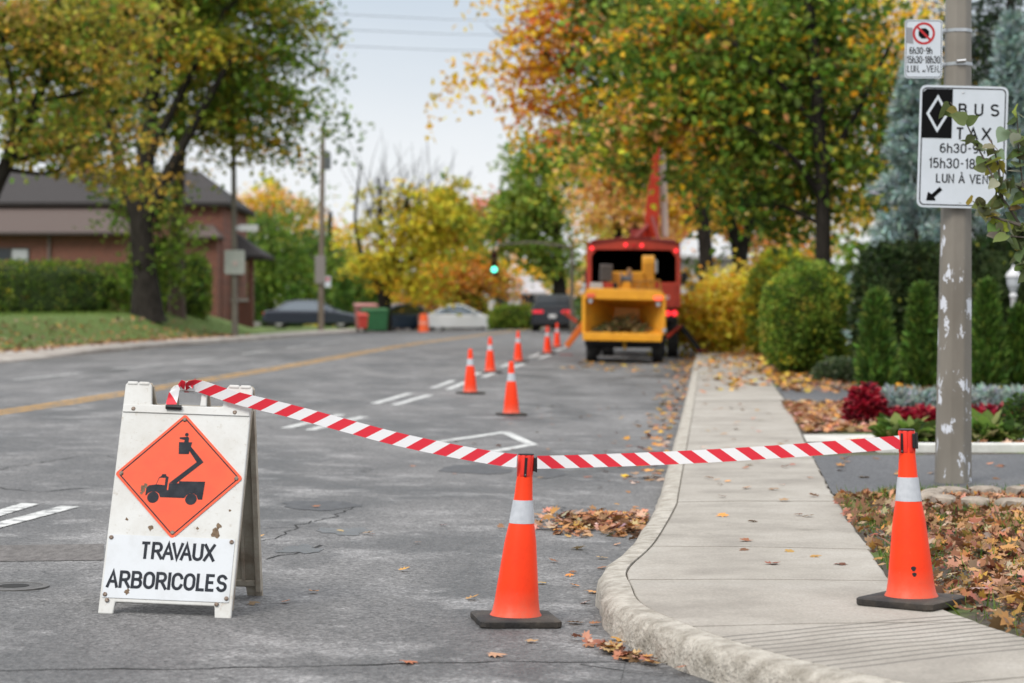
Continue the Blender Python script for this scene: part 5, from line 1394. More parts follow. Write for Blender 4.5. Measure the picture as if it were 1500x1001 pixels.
# ------------------------------------------------------------------ left side: house, hedges, posts, bins
HYy = 93.0; HS = FPX/HYy
hx0 = W(320, 460, HYy).x; hz0 = 1.05
house = thing('brick_house', 'dark red brick house with brown lower roof and black upper roof behind the hedge', 'house', (hx0, HYy, hz0))
def wx(px): return W(px, 460, HYy).x-hx0
def wz(py): return CAM_H+(458-py)/HS-hz0
M['tile'] = None
def tile_mat(name, c1, c2, scale):
    m, n, l, p = new_mat(name)
    t = n.new('ShaderNodeTexCoord'); sx = n.new('ShaderNodeSeparateXYZ'); l.new(t.outputs['Object'], sx.inputs[0])
    q = nd(n, 'ShaderNodeMath', op='MULTIPLY'); q.inputs[1].default_value = scale; l.new(sx.outputs[2], q.inputs[0])
    fr = nd(n, 'ShaderNodeMath', op='FRACT'); l.new(q.outputs[0], fr.inputs[0])
    a = nd(n, 'ShaderNodeTexNoise', Scale=9, Detail=6, Roughness=.7); l.new(t.outputs['Object'], a.inputs['Vector'])
    mx = n.new('ShaderNodeMix'); mx.data_type = 'RGBA'; mx.inputs[6].default_value = L3(c1); mx.inputs[7].default_value = L3(c2); l.new(a.outputs['Fac'], mx.inputs[0])
    l.new(mx.outputs[2], p.inputs['Base Color']); p.inputs['Roughness'].default_value = .85; p.inputs['Specular IOR Level'].default_value = .15
    bn = nd(n, 'ShaderNodeBump', Strength=1.0, Distance=.06); l.new(fr.outputs[0], bn.inputs['Height']); l.new(bn.outputs[0], p.inputs['Normal'])
    return m
M['tile'] = tile_mat('dark_roof_tile', (.030, .027, .027), (.066, .060, .058), 3.2)
M['shingle'] = tile_mat('brown_shingle', (.080, .060, .052), (.125, .098, .088), 5.0)
xl = wx(-330); xr = wx(316)
zt = wz(292)
MB().span((xl, 2.2, -1.2), (xr, 11, zt)).build('wall', M['brick'], house)
rid = wz(240)
rm = MB(); ov = .35
A = [(xl-ov, 1.85, zt-.04), (xr+ov, 1.85, zt-.04), (xr+ov, 11.4, zt-.04), (xl-ov, 11.4, zt-.04), (xl+3.5, 6.6, rid+.1), (xr-1.6, 6.6, rid+.1)]
A2 = [(x, y, z-.16) for x, y, z in A[:4]]
rm.add(A+A2, [(0, 1, 5, 4), (1, 2, 5), (2, 3, 4, 5), (3, 0, 4), (0, 6, 7, 1), (1, 7, 8, 2), (2, 8, 9, 3), (3, 9, 6, 0), (6, 9, 8, 7)])
rf = rm.build('roof', M['tile'], house, fix=True)
MB().span((wx(95), 6.2, rid), (wx(70), 7.0, rid+1.4)).build('chimney', M['brick'], rf)
# front wing with the brown roof
fx = wx(192); ez = wz(341)
MB().span((xl, -1.0, -1.2), (fx, 2.199, ez)).build('front_wing', M['brick'], house)
rm = MB()
A = [(xl-ov, -1.4, ez-.02), (fx+.45, -1.4, ez-.02), (fx+.45, 2.19, ez-.02), (xl-ov, 2.19, ez-.02), (xl-ov, 2.19, zt-.25), (fx-1.4, 2.19, zt-.25)]
A2 = [(x, y, z-.12) for x, y, z in A[:4]]
rm.add(A+A2, [(0, 1, 5, 4), (1, 2, 5), (2, 3, 4, 5), (3, 0, 4), (0, 6, 7, 1), (1, 7, 8, 2), (2, 8, 9, 3), (3, 9, 6, 0), (6, 9, 8, 7)])
rm.build('lower_roof', M['shingle'], house, fix=True)
MB().span((xl-ov, -1.48, ez-.16), (fx+.45, -1.405, ez-.02)).build('gutter', mat('gutter_brown', (.06, .045, .04), .5), house, bevel=.02)
# right hand bay with its small shingle roof
MB().span((wx(265), .9, -1.2), (wx(314), 2.198, wz(346))).build('bay', M['brick'], house)
rm = MB(); a_, b_ = wx(258), wx(320)
A = [(a_, .5, wz(346)), (b_, .5, wz(346)), (b_, 2.19, wz(346)), (a_, 2.19, wz(346)), (a_+.3, 2.19, wz(326)), (b_-.5, 2.19, wz(326))]
A2 = [(x, y, z-.10) for x, y, z in A[:4]]
rm.add(A+A2, [(0, 1, 5, 4), (1, 2, 5), (2, 3, 4, 5), (3, 0, 4), (0, 6, 7, 1), (1, 7, 8, 2), (2, 8, 9, 3), (3, 9, 6, 0), (6, 9, 8, 7)])
rm.build('bay_roof', M['shingle'], house, fix=True)
M['frame_w'] = mat('window_frame', (.55, .55, .53), .5)
def window(parent, x0, x1, z0, z1, y, curtain=False):
    f = MB(); t_ = .06
    f.span((x0, y-.06, z0), (x1, y-.002, z0+t_)); f.span((x0, y-.06, z1-t_), (x1, y-.002, z1)); f.span((x0, y-.06, z0+t_), (x0+t_, y-.002, z1-t_)); f.span((x1-t_, y-.06, z0+t_), (x1, y-.002, z1-t_)); f.span(((x0+x1)/2-.03, y-.055, z0+t_), ((x0+x1)/2+.03, y-.002, z1-t_))
    w_ = f.build('window', mat('dark_frame', (.05, .045, .04), .5), parent)
    MB().span((x0+t_, y-.03, z0+t_), ((x0+x1)/2-.03, y-.003, z1-t_)).build('pane', M['glass'], w_)
    MB().span(((x0+x1)/2+.03, y-.03, z0+t_), (x1-t_, y-.003, z1-t_)).build('pane', mat('curtained_pane', (.42, .43, .45), .3) if curtain else M['glass'], w_)
window(house, wx(-2), wx(51), wz(390), wz(364), -1.0, True)
window(house, wx(-150), wx(-90), wz(390), wz(364), -1.0)
MB().span((wx(-4), -1.05, wz(393)), (wx(53), -.99, wz(390.2))).build('window_sill', M['pale_concrete'], house)
MB().tube([(wx(80), -1.08, wz(344)), (wx(80), -1.08, wz(460))], .06, 8).build('downspout', mat('downspout', (.16, .13, .12), .5), house)
# porch at the right end
PYo = 5.0
def qx(px): return W(px, 460, HYy+PYo).x-hx0
def qz(py): return CAM_H+(458-py)/FPX*(HYy+PYo)-hz0
gp = qz(472)
for a_, b_ in ((321, 331), (363, 371)):
    MB().span((qx(a_), PYo, gp-.4), (qx(b_), PYo+.35, qz(376))).build('porch_pillar', M['brick'], house)
MB().span((qx(331.1), PYo+.02, gp-.2), (qx(362.9), PYo+.3, qz(442))).build('porch_wall', M['brick'], house)
MB().span((qx(330), PYo-.03, qz(441.9)), (qx(364), PYo+.33, qz(438))).build('porch_coping', M['pale_concrete'], house)
MB().span((qx(321), PYo+.36, gp-.2), (qx(371), PYo+3, gp)).build('porch_floor', M['pale_concrete'], house)
rm = MB(); a_, b_ = qx(312), qx(388)
A = [(a_, PYo-.4, qz(376)), (b_, PYo-.4, qz(374)), (b_, PYo+4, qz(374)), (a_, PYo+4, qz(376)), (a_, PYo+1.8, qz(334)), (qx(335), PYo+1.8, qz(336))]
A2 = [(x, y, z-.14) for x, y, z in A[:4]]
rm.add(A+A2, [(0, 1, 5, 4), (1, 2, 5), (2, 3, 4, 5), (3, 0, 4), (0, 6, 7, 1), (1, 7, 8, 2), (2, 8, 9, 3), (3, 9, 6, 0), (6, 9, 8, 7)])
rm.build('porch_roof', M['tile'], house, fix=True)

def leafy_box(name, label, cat, lo, hi, n, leaf, palette, group=None, kind='diamond', rnd=.35, core=(.018, .03, .008), dome=False, ycol=None):
    """clipped hedge or bush: foliage in a shell round a twiggy core"""
    lo, hi = np.array(lo, float), np.array(hi, float); c = (lo+hi)/2; hs = (hi-lo)/2
    o = thing(name, label, cat, (c[0], c[1], lo[2]), 0, group)
    d = rng.normal(size=(n, 3)); d /= np.linalg.norm(d, axis=1, keepdims=True)
    p_ = 2.2 if dome else (rnd if rnd > 1 else 4.5)
    k = (np.abs(d)**p_).sum(1)**(-1/p_)
    sh = d*k[:, None]
    bump_ = 1+.055*np.sin(sh[:, 0]*hs[0]*5.1+1)*np.cos(sh[:, 2]*hs[2]*6.3)+.05*np.sin(sh[:, 0]*hs[0]*11.7+sh[:, 1]*9)+.03*rng.normal(size=n)
    r_ = (1-.16*rng.random(n)**1.6)*bump_
    pos = sh*r_[:, None]*hs
    pos[:, 2] += hs[2]
    ok = pos[:, 2] > .02; pos, d, sh = pos[ok], d[ok], sh[ok]; m_ = len(pos)
    pal = np.array([q[0] for q in palette]); pw = np.array([q[1] for q in palette], float); pw /= pw.sum()
    cell = (np.floor(pos[:, 0]/.3)*73+np.floor(pos[:, 1]/.3)*19+np.floor(pos[:, 2]/.25)*37).astype(int) % 997
    table = rng.choice(len(pal), 997, p=pw); ci = table[cell]
    rp = rng.random(m_) < .45; ci[rp] = rng.choice(len(pal), rp.sum(), p=pw)
    cols = jitter(pal[ci], .26)
    dd_ = d+rng.normal(size=(m_, 3))*.75; dd_[:, 2] += .15
    scatter('foliage', kind, pos, rots(dd_, rng.random(m_)*6.28), leaf*(.7+.6*rng.random(m_)), cols, M['leaf'], o)
    # branches inside
    mb = MB()
    for i in range(26):
        q = sh[rng.integers(0, m_)]*hs*.82; q[2] += hs[2]
        mb.tube([(q[0]*.35, q[1]*.35, 0), (q[0]*.6, q[1]*.6, q[2]*.5), tuple(q)], [.03, .02, .008], 5)
    mb.build('branches', M['bark'], o)
    # dense inner growth
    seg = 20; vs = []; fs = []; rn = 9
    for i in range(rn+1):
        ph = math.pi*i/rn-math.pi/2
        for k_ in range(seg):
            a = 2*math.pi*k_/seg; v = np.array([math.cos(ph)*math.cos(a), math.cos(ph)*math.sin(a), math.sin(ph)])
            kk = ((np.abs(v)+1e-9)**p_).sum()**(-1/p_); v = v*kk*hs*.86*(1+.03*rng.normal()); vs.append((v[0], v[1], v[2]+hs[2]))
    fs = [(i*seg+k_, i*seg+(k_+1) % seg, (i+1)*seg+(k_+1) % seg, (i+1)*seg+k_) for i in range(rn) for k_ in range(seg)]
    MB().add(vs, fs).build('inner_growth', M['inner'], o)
    return o
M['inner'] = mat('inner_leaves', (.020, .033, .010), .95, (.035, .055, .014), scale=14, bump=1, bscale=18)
def hedge_px(name, label, cat, px0, px1, py0, py1, Y, depth, n, leaf, pal, **kw):
    a, b = W(px0, py1, Y), W(px1, py0, Y)
    zlo = min(a.z, float(surf((a.x+b.x)/2, Y)))-.1
    return leafy_box(name, label, cat, (a.x, Y-depth/2, zlo), (b.x, Y+depth/2, b.z), n, leaf, pal, **kw)
HP = [(GREEN, 5), (DGREEN, 4), (LGREEN, 2), (BROWN, .5), (YGREEN, .4)]
hedge_px('hedge', 'long dark clipped hedge in front of the brick house, left of the maple trunk', 'hedge', -260, 196, 384, 466, 84, 1.6, 14000, .12, HP)
hedge_px('bush', 'square clipped bush right of the maple trunk before the house', 'bush', 236, 306, 376, 470, 86, 1.5, 5000, .12, HP)
hedge_px('bush', 'small green bush squeezed between hedge and maple trunk', 'bush', 186, 240, 385, 468, 85, 1.4, 3000, .12, HP)

# post with square sign on the left
M['post'] = mat('weathered_post', (.10, .088, .07), .85, (.16, .145, .115), scale=6)
LPY = 80.0
lp_ = W(344, 488, LPY); lz = float(surf(lp_.x, LPY))
post = thing('lamp_post', 'slim weathered post on the far sidewalk with a square sign back', 'post', (lp_.x, LPY, lz))
zt_ = W(341, 120, LPY).z-lz
MB().tube([(0, 0, -.1), (0, 0, 1), (-.05, 0, zt_)], [.13, .115, .075], 12).build('shaft', M['post'], post, smooth=40)
MB().tube([(-.05, 0, zt_-.1), (.3, -.4, zt_+.4), (1.4, -1.8, zt_+.6)], [.05, .04, .035], 8).build('lamp_arm', M['post'], post, smooth=40)
MB().box((1.7, -2.2, zt_+.58), (.35, .7, .12), ).build('lamp_head', M['post'], post, bevel=.04)
def ptz(py, Y, z): return W(344, py, Y).z-z
sb_ = thing('square_sign', 'pale square sign seen from the back, on the slim left post', 'traffic sign', (lp_.x+.02, LPY-.17, lz+ptz(402, LPY, lz)))
MB().prism(rrect(-.37, 0, .37, .88, .06), 0, .012).build('plate', mat('sign_back_grey', (.33, .35, .31), .5, (.27, .29, .26), scale=3), sb_)
MB().lathe([(.09, 0), (.09, .02)], 16, 'Y', (.02, -.03, .40)).build('clamp', mat('clamp_pink', (.42, .33, .30), .5), sb_, fix=True)
bl_ = thing('street_name_sign', 'small pale street name blade sticking out of the left post', 'street sign', (lp_.x+.12, LPY-.05, lz+ptz(339, LPY, lz)))
MB().span((.06, 0, 0), (.74, .02, .24)).build('blade', mat('blade_white', (.55, .56, .56), .5), bl_, bevel=.01)
MB().span((-.06, -.02, .04), (.06, .04, .20)).build('clamp', M['steel'], bl_)
# second post
L2 = 100.0
p2 = W(470, 480, L2); z2 = float(surf(p2.x, L2)); zt2 = W(474, 186, L2).z-z2
post2 = thing('utility_pole', 'brown wooden pole standing in front of the dark grey sedan', 'pole', (p2.x, L2, z2))
MB().tube([(0, 0, -.1), (.05, 0, zt2*.5), (.1, 0, zt2)], [.15, .13, .10], 10).build('shaft', mat('pole_wood', (.14, .11, .085), .9, (.20, .165, .13), scale=5, stretch=(1, 1, .2)), post2, smooth=40)
MB().lathe([(.16, zt2*.79), (.17, zt2*.81), (.17, zt2*.86), (.12, zt2*.88)], 12, c=(.3, 0, 0)).build('transformer', mat('transformer_grey', (.10, .11, .11), .6), post2, smooth=40)
MB().span((-.25, -.2, W(0, 416, L2).z-z2), (.22, -.13, W(0, 375, L2).z-z2)).build('junction_box', mat('box_grey', (.22, .20, .19), .6), post2, bevel=.02)
ps = thing('small_sign', 'small white notice fixed to the brown wooden pole', 'traffic sign', (p2.x+.33, L2-.17, z2+W(0, 421, L2).z-z2))
MB().prism(rrect(-.14, 0, .14, .50, .03), 0, .01).build('plate', M['sheet'], ps)
MB().prism(disc(0, .36, .09, 16), -.006, -.001).build('red_disc', M['red'], ps, fix=True)

# bins and orange board near the cars
def wheelie(label, px, py, Y, w, d_, hh, m, lid):
    p = W(px, py, Y); t = thing('waste_bin', label, 'bin', (p.x, Y, p.z), R(15), 'waste bins by the parked cars')
    mb = MB(); vs = []
    for z, k in ((.08, .86), (hh, 1.0)):
        for sx, sy in ((-1, -1), (1, -1), (1, 1), (-1, 1)): vs.append((sx*w/2*k, sy*d_/2*k, z))
    mb.add(vs, [(3, 2, 1, 0), (4, 5, 6, 7)]+[(k, (k+1) % 4, 4+(k+1) % 4, 4+k) for k in range(4)]); mb.build('body', m, t, bevel=.03)
    MB().extr_x([(-d_/2-.05, hh+.002), (d_/2+.05, hh+.002), (d_/2+.03, hh+.13), (-d_/2+.1, hh+.06)], -w/2-.03, w/2+.03).build('lid', lid, t, bevel=.02)
    for s in (-1, 1): MB().lathe([(.10, -.04), (.10, .04)], 14, 'X', (s*w*.36, d_*.38, .10)).build('wheel', M['rubber'], t, smooth=40)
    return t
M['green_bin'] = mat('green_bin', (.03, .13, .05), .5, (.025, .10, .04), scale=4)
M['red_bin'] = mat('red_bin', (.45, .05, .035), .5)
wheelie('big green wheeled bin standing behind the dark grey sedan', 549, 487, 101, 1.15, .8, 1.0, M['green_bin'], M['green_bin'])
wheelie('small red bin tucked left of the big green bin', 531, 484, 99, .42, .5, .66, M['red_bin'], M['red_bin'])
wheelie('reddish lidded cart behind the green bin', 536, 484, 103.5, 1.0, .8, 1.15, mat('cart_grey', (.25, .10, .09), .5), mat('cart_pink', (.45, .20, .19), .5))
op = W(621, 488, 100); ob = thing('orange_barrel', 'bright orange traffic drum beside the road between parked cars', 'traffic drum', (op.x, 100, op.z))
MB().lathe([(.30, 0), (.30, .05), (.24, .06), (.23, .35), (.22, .36), (.21, .62), (.20, .63), (.18, .86), (.10, .88)], 20).build('body', mat('drum_orange', (.80, .13, .04), .45), ob, smooth=30)
MB().lathe([(.235, .40), (.228, .52)], 20, cap=False).build('reflective_band', mat('drum_band', (.75, .30, .22), .4), ob, smooth=30)
MB().box((0, 0, .93), (.16, .03, .08)).build('handle', M['black'], ob, bevel=.01)

# traffic light on a mast arm
TLY = 92.0
tl = W(724, 395, TLY); pbx = W(838, 490, TLY+.5)
tlo = thing('traffic_light', 'traffic light glowing green over the road before the trees', 'traffic light', (pbx.x, TLY+.5, float(surf(pbx.x, TLY+.5))))
o0 = tlo.location
hx_ = tl.x-o0.x; hz_ = tl.z-o0.z
MB().tube([(0, 0, -.1), (0, 0, hz_+1.2)], [.10, .07], 10).build('pole', M['post'], tlo, smooth=40)
MB().tube([(0, 0, hz_+.95), (hx_*.5, -.2, hz_+1.15), (hx_, -.4, hz_+1.05)], [.06, .05, .035], 8).build('mast_arm', M['post'], tlo, smooth=40)
hd = MB().span((hx_-.15, -.55, hz_-.24), (hx_+.15, -.30, hz_+.80)).build('housing', M['black'], tlo, bevel=.03)
for k, (dz, mm) in enumerate(((.62, mat('dark_red_lens', (.06, .01, .01), .3)), (.31, mat('dark_amber_lens', (.06, .04, .01), .3)), (0.0, emit_mat('green_lamp', (.12, .95, .62), 3.0)))):
    mb = MB().lathe([(.115, 0), (.115, .02), (.07, .04)], 18, 'Y'); mb.v = [(p[0]+hx_, -p[1]-.551, p[2]+hz_+dz) for p in mb.v]; mb.build('lens', mm, hd, fix=True, smooth=50)
    vz = MB(); 
    arc_ = [(hx_+.135*math.cos(R(a)), hz_+dz+.135*math.sin(R(a))) for a in range(0, 181, 20)]; arc2 = [(hx_+.125*math.cos(R(a)), hz_+dz+.125*math.sin(R(a))) for a in range(180, -1, -20)]
    vz.prism(arc_+arc2, -.70, -.551); vz.build('visor', mat('visor_yellow', (.45, .28, .03), .5), hd, fix=True)

# far houses beyond the trees
def plain_house(label, px0, px1, py_eave, py_ridge, Y, wall, roofm, py_base=486):
    a, b = W(px0, py_base, Y), W(px1, py_base, Y); gz = min(a.z, float(surf((a.x+b.x)/2, Y))); w_ = b.x-a.x; ez_ = W(px0, py_eave, Y).z-gz; rz_ = W(px0, py_ridge, Y).z-gz
    t = thing('house', label, 'house', ((a.x+b.x)/2, Y, gz), 0, 'houses far down the street')
    MB().span((-w_/2, 0, -.5), (w_/2, 8, ez_)).build('wall', wall, t)
    A = [(-w_/2-.4, -.4, ez_), (w_/2+.4, -.4, ez_), (w_/2+.4, 8.4, ez_), (-w_/2-.4, 8.4, ez_), (-w_/2+.6, 4, rz_), (w_/2-.6, 4, rz_)]
    A2 = [(x, y, z-.15) for x, y, z in A[:4]]
    MB().add(A+A2, [(0, 1, 5, 4), (1, 2, 5), (2, 3, 4, 5), (3, 0, 4), (0, 6, 7, 1), (1, 7, 8, 2), (2, 8, 9, 3), (3, 9, 6, 0), (6, 9, 8, 7)]).build('roof', roofm, t, fix=True)
    nwin = max(2, int(w_/2.5))
    for i in range(nwin):
        x = -w_/2+w_*(i+.5)/nwin
        for zz in ([1.0] if ez_ < 4.5 else [1.0, 3.7]):
            fw = MB(); 
            for q in ((x-.55, zz, x+.55, zz+.08), (x-.55, zz+1.22, x+.55, zz+1.3), (x-.55, zz+.08, x-.47, zz+1.22), (x+.47, zz+.08, x+.55, zz+1.22)): fw.span((q[0], -.06, q[1]), (q[2], -.003, q[3]))
            f = fw.build('window', M['frame_w'], t); MB().span((x-.47, -.03, zz+.08), (x+.47, -.004, zz+1.22)).build('pane', M['glass'], f)
    return t
M['white_wall'] = mat('white_render', (.62, .60, .57), .8, (.54, .52, .49), scale=2)
M['cream_wall'] = mat('cream_render', (.56, .49, .40), .8, (.48, .42, .34), scale=2)
plain_house('white house with pale roof seen behind the black SUV', 716, 792, 428, 402, 145, M['white_wall'], mat('pale_roof', (.38, .36, .36), .8), 480)
plain_house('cream house behind the trunks of the orange trees', 640, 705, 440, 418, 160, M['cream_wall'], M['shingle'], 478)
plain_house('white house glimpsed between the tree trunks right of the truck', 1004, 1078, 375, 335, 96, M['white_wall'], mat('light_roof', (.4, .4, .4), .8), 470)

# overhead wires
for i, (y0, y1) in enumerate(((14, 28), (37, 48), (62, 70))):
    a, b = W(330, y0-4, 85), W(1000, y1+6, 80); mid = a.lerp(b, .5)+Vector((0, 0, -.18))
    o = MB().tube([a, a.lerp(mid, .5)+Vector((0, 0, -.04)), mid, mid.lerp(b, .5)+Vector((0, 0, -.04)), b], .012, 5).build('overhead_wire', mat('wire', (.25, .27, .3), .6))
    tag(o, ('topmost', 'middle', 'lowest')[i]+' of three thin wires crossing the pale sky', 'wire', 'overhead wires')

# ------------------------------------------------------------------ trees
def noise_pick(pos, m_, pal, choose):
    return None
# near-left tree whose limbs hang into the picture
def col_left(px, py, cc, m_, pal, pw, idx):
    w_or = np.exp(-((px-285)/100)**2-((py-85)/60)**2)+.55*np.exp(-((px-90)/120)**2-((py-85)/60)**2)
    u = spray_rand(idx)+.35*np.sin(cc[:, 0]*.7+cc[:, 2]*.9)
    out = np.tile(np.array(GREEN), (m_, 1))
    r_ = spray_rand(idx)
    out[r_ < .40] = LGREEN; out[r_ < .14] = DGREEN
    out[(u < .33+.25*w_or)] = OLIVE
    o2 = u < .52*w_or-.05; out[o2] = (.70, .42, .05); out[o2 & (r_ < .35)] = ORANGE; out[o2 & (r_ > .62)] = YGREEN
    iv = py > 285; out[iv] = GREEN; out[iv & (r_ < .35)] = LGREEN; out[iv & (r_ > .85)] = DGREEN
    return out
make_tree('maple_tree', 'tall green and gold maple with thick dark trunk before the brick house', 'tree', 78,
          [(215, 462, 46), (212, 400, 36), (205, 330, 34), (212, 240, 28), (225, 120, 20), (240, -60, 12)],
          [(190, 50, 180, 140), (340, 80, 100, 115), (400, 165, 50, 60), (415, 70, 45, 60), (270, -110, 220, 160), (100, 170, 110, 70), (430, 10, 45, 50), (228, 345, 36, 36, 1.6), (235, 400, 34, 40, 1.6), (205, 300, 30, 30, .8), (330, 205, 70, 40, .6), (190, 280, 40, 40, .4), (385, 205, 55, 30, .5)],
          .23, [(GREEN, 1)], n=33000, per=130, back=1.3, colour=col_left, clump=.72, limbs=22, twigs=70,
          stems=[[(208, 330, 24), (250, 250, 18), (300, 160, 12), (360, 60, 7)], [(205, 330, 24), (175, 250, 18), (150, 140, 12), (120, 40, 7)], [(212, 240, 18), (270, 130, 12), (330, 20, 7)]])
def col_olive(px, py, cc, m_, pal, pw, idx):
    u = spray_rand(idx)+.4*np.sin(cc[:, 0]*.8+1.0)*np.cos(cc[:, 2]*.6); r_ = spray_rand(idx)
    out = np.tile(np.array(OLIVE), (m_, 1)); out[r_ < .45] = GREEN; out[r_ < .15] = DGREEN
    o2 = u < .22; out[o2] = (.60, .40, .06); out[o2 & (r_ > .6)] = (.40, .26, .07); return out
make_tree('roadside_tree', 'leaning olive tree at the far left whose dark limbs reach over the lawn', 'tree', 60,
          [(-70, 510, 34), (-45, 380, 26), (-8, 275, 22), (30, 205, 18), (62, 130, 14), (82, 40, 10), (95, -70, 7)],
          [(60, 130, 120, 90), (10, 40, 120, 110), (140, 30, 120, 90), (60, 222, 80, 26, .8), (125, 240, 70, 30, .8), (190, 255, 50, 26, .5), (165, 170, 80, 40, .5), (150, 262, 40, 15, .2)],
          .18, [(OLIVE, 1)], n=11000, colour=col_olive, clump=.55, limbs=14, twigs=60,
          stems=[[(12, 238, 9), (80, 222, 6), (150, 212, 3)], [(10, 248, 8), (60, 255, 6), (110, 238, 4), (165, 262, 3)], [(50, 150, 8), (110, 140, 6), (190, 118, 3)], [(66, 120, 8), (130, 90, 5), (200, 40, 3)], [(-20, 300, 10), (30, 180, 8), (10, 60, 5)]])
make_tree('straight_trunk_tree', 'tree with a straight brown trunk just right of the thick maple trunk', 'tree', 83,
          [(258, 464, 24), (258, 350, 22), (262, 240, 19), (268, 100, 14), (272, -60, 9)],
          [(280, 0, 120, 110), (330, 140, 70, 60), (250, 180, 60, 40, .4)], .23, [(GREEN, 5), (LGREEN, 3), (DGREEN, 3), (OLIVE, 3)], n=9000, bark='bark_brown', clump=.5)

# middle distance
make_tree('green_tree', 'dark green broadleaf tree behind the porch of the brick house', 'tree', 128, [(395, 478, 16), (395, 420, 13), (398, 330, 8)],
          [(395, 385, 62, 75), (360, 400, 45, 60), (430, 420, 45, 50)], .28, [(GREEN, 6), (DGREEN, 3), (LGREEN, 3)], n=6500, clump=.6, group='trees in the middle distance')
make_tree('green_tree', 'dull green tree behind the brown wooden pole', 'tree', 134, [(480, 478, 14), (480, 420, 11), (484, 310, 6)],
          [(480, 405, 60, 65), (520, 425, 45, 50), (450, 330, 38, 55, .35), (425, 380, 40, 50)], .28, [(GREEN, 5), (DGREEN, 4), (OLIVE, 2)], n=6500, clump=.6, group='trees in the middle distance')
make_tree('golden_tree', 'pale golden tree top rising behind the dark green trees', 'tree', 175, [(380, 470, 12), (382, 380, 9), (390, 300, 5)],
          [(395, 305, 75, 32), (340, 320, 40, 35), (450, 330, 40, 40)], .34, [(PEACH, 4), (YELLOW, 3), (OLIVE, 2)], n=3500, clump=.9, group='trees in the middle distance')
def conifer(name, label, px, py0, py1, rpx, Y, n, leaf, palette, group, kind='frond', cat='shrub', k=1.0, blunt=.75, seed_trunk=True):
    a, b = W(px, py0, Y), W(px, py1, Y); zg = min(a.z, float(surf(a.x, Y))) ; H = b.z-zg; r0 = rpx*Y/FPX
    o = thing(name, label, cat, (a.x, Y, zg), 0, group)
    t = rng.random(n)**1.15; ang = rng.random(n)*2*math.pi
    rad = r0*np.clip((1-t)**blunt, .02, 1)*np.minimum(1, .62+t*3.2)*(1+.10*np.sin(ang*5+t*17)+.07*rng.normal(size=n))
    rr = rad*(1-.35*rng.random(n)**2)
    pos = np.stack([rr*np.cos(ang), rr*np.sin(ang), t*H*.98+.02], 1)
    d = np.stack([np.cos(ang)*.55, np.sin(ang)*.55, np.full(n, 1.0)], 1)+rng.normal(size=(n, 3))*.35
    pal = np.array([q[0] for q in palette]); pw = np.array([q[1] for q in palette], float); pw /= pw.sum()
    cols = jitter(pal[rng.choice(len(pal), n, p=pw)], .28)
    scatter('foliage', kind, pos, rots(d, rng.random(n)*6.28), leaf*(.6+.8*rng.random(n)), cols, M['needle'], o)
    MB().tube([(0, 0, -.05), (0, 0, H*.9)], [max(.03, r0*.10), .01], 8).build('trunk', M['bark_brown'], o)
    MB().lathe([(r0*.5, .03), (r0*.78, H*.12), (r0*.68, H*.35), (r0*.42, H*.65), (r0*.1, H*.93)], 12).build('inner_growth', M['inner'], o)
    return o
TP = [((.080, .155, .024), 5), ((.050, .100, .020), 4), ((.14, .21, .035), 2)]
for px, y1, r_, lb in ((505, 405, 20, 'narrow cedar column behind the roof of the dark sedan'), (545, 420, 22, 'broad cedar column left of the yellow tree trunk'), (372, 415, 20, 'cedar column beside the porch of the brick house'), (430, 425, 22, 'cedar column above the rear of the dark sedan')):
    conifer('cedar_column', lb, px, 480, y1, r_, 124, 1800, .34, TP, 'cedar columns behind the sedan')
tw = []
for i in range(46):
    x0 = 540+rng.random()*110; y0 = 370-rng.random()*60; a = rng.normal()*.28+(x0-590)/260
    ln_ = 60+rng.random()*75; tw.append(((x0, y0), (x0+ln_*math.sin(a), y0-ln_*math.cos(a)), 1.5)); tw.append(((x0+ln_*.4*math.sin(a), y0-ln_*.4*math.cos(a)), (x0+ln_*.8*math.sin(a+.4), y0-ln_*.85*math.cos(a+.4)), 1.1))
make_tree('honey_locust', 'yellow leaved tree with bare upper twigs left of the road', 'tree', 106,
          [(562, 472, 24), (563, 430, 19), (570, 395, 16), (590, 340, 10), (600, 270, 5)],
          [(560, 385, 55, 30), (640, 330, 55, 50), (660, 285, 30, 28), (590, 415, 50, 20), (610, 360, 50, 28), (540, 320, 36, 60, .3), (680, 330, 26, 36), (590, 290, 60, 50, .25), (535, 380, 26, 16, .6)],
          .24, [((.66, .54, .05), 7), (YGREEN, 5), (YELLOW, 3), (LGREEN, 2)], n=8000, clump=.5, limbs=26, twigs=60,
          stems=[[(562, 430, 12), (530, 380, 8), (520, 320, 5), (530, 240, 2)], [(568, 405, 12), (620, 365, 8), (660, 300, 4), (690, 250, 2)], [(565, 410, 10), (560, 340, 7), (555, 260, 3)]], twig_extra=tw, group='trees in the middle distance')
make_tree('orange_maple', 'low orange maple above the white car', 'tree', 112, [(706, 480, 16), (704, 450, 13), (690, 410, 9), (680, 370, 5)],
          [(655, 420, 50, 28), (700, 405, 34, 38), (618, 432, 32, 22), (728, 400, 18, 30), (598, 446, 20, 12, .4)],
          .22, [(GOLD, 5), (ORANGE, 3), (YGREEN, 4), (PEACH, 5), (OLIVE, 2)], n=7500, clump=.5, limbs=16, twigs=40, group='trees in the middle distance', stems=[[(704, 450, 9), (660, 430, 6), (610, 425, 3)]])
make_tree('olive_tree', 'olive and yellow tree with a thin trunk left of the orange maple', 'tree', 118, [(667, 482, 10), (667, 455, 8), (660, 420, 5)],
          [(645, 405, 32, 24), (660, 390, 26, 24)], .22, [(YGREEN, 5), (OLIVE, 4), (YELLOW, 3)], n=2600, clump=.5, group='trees in the middle distance')
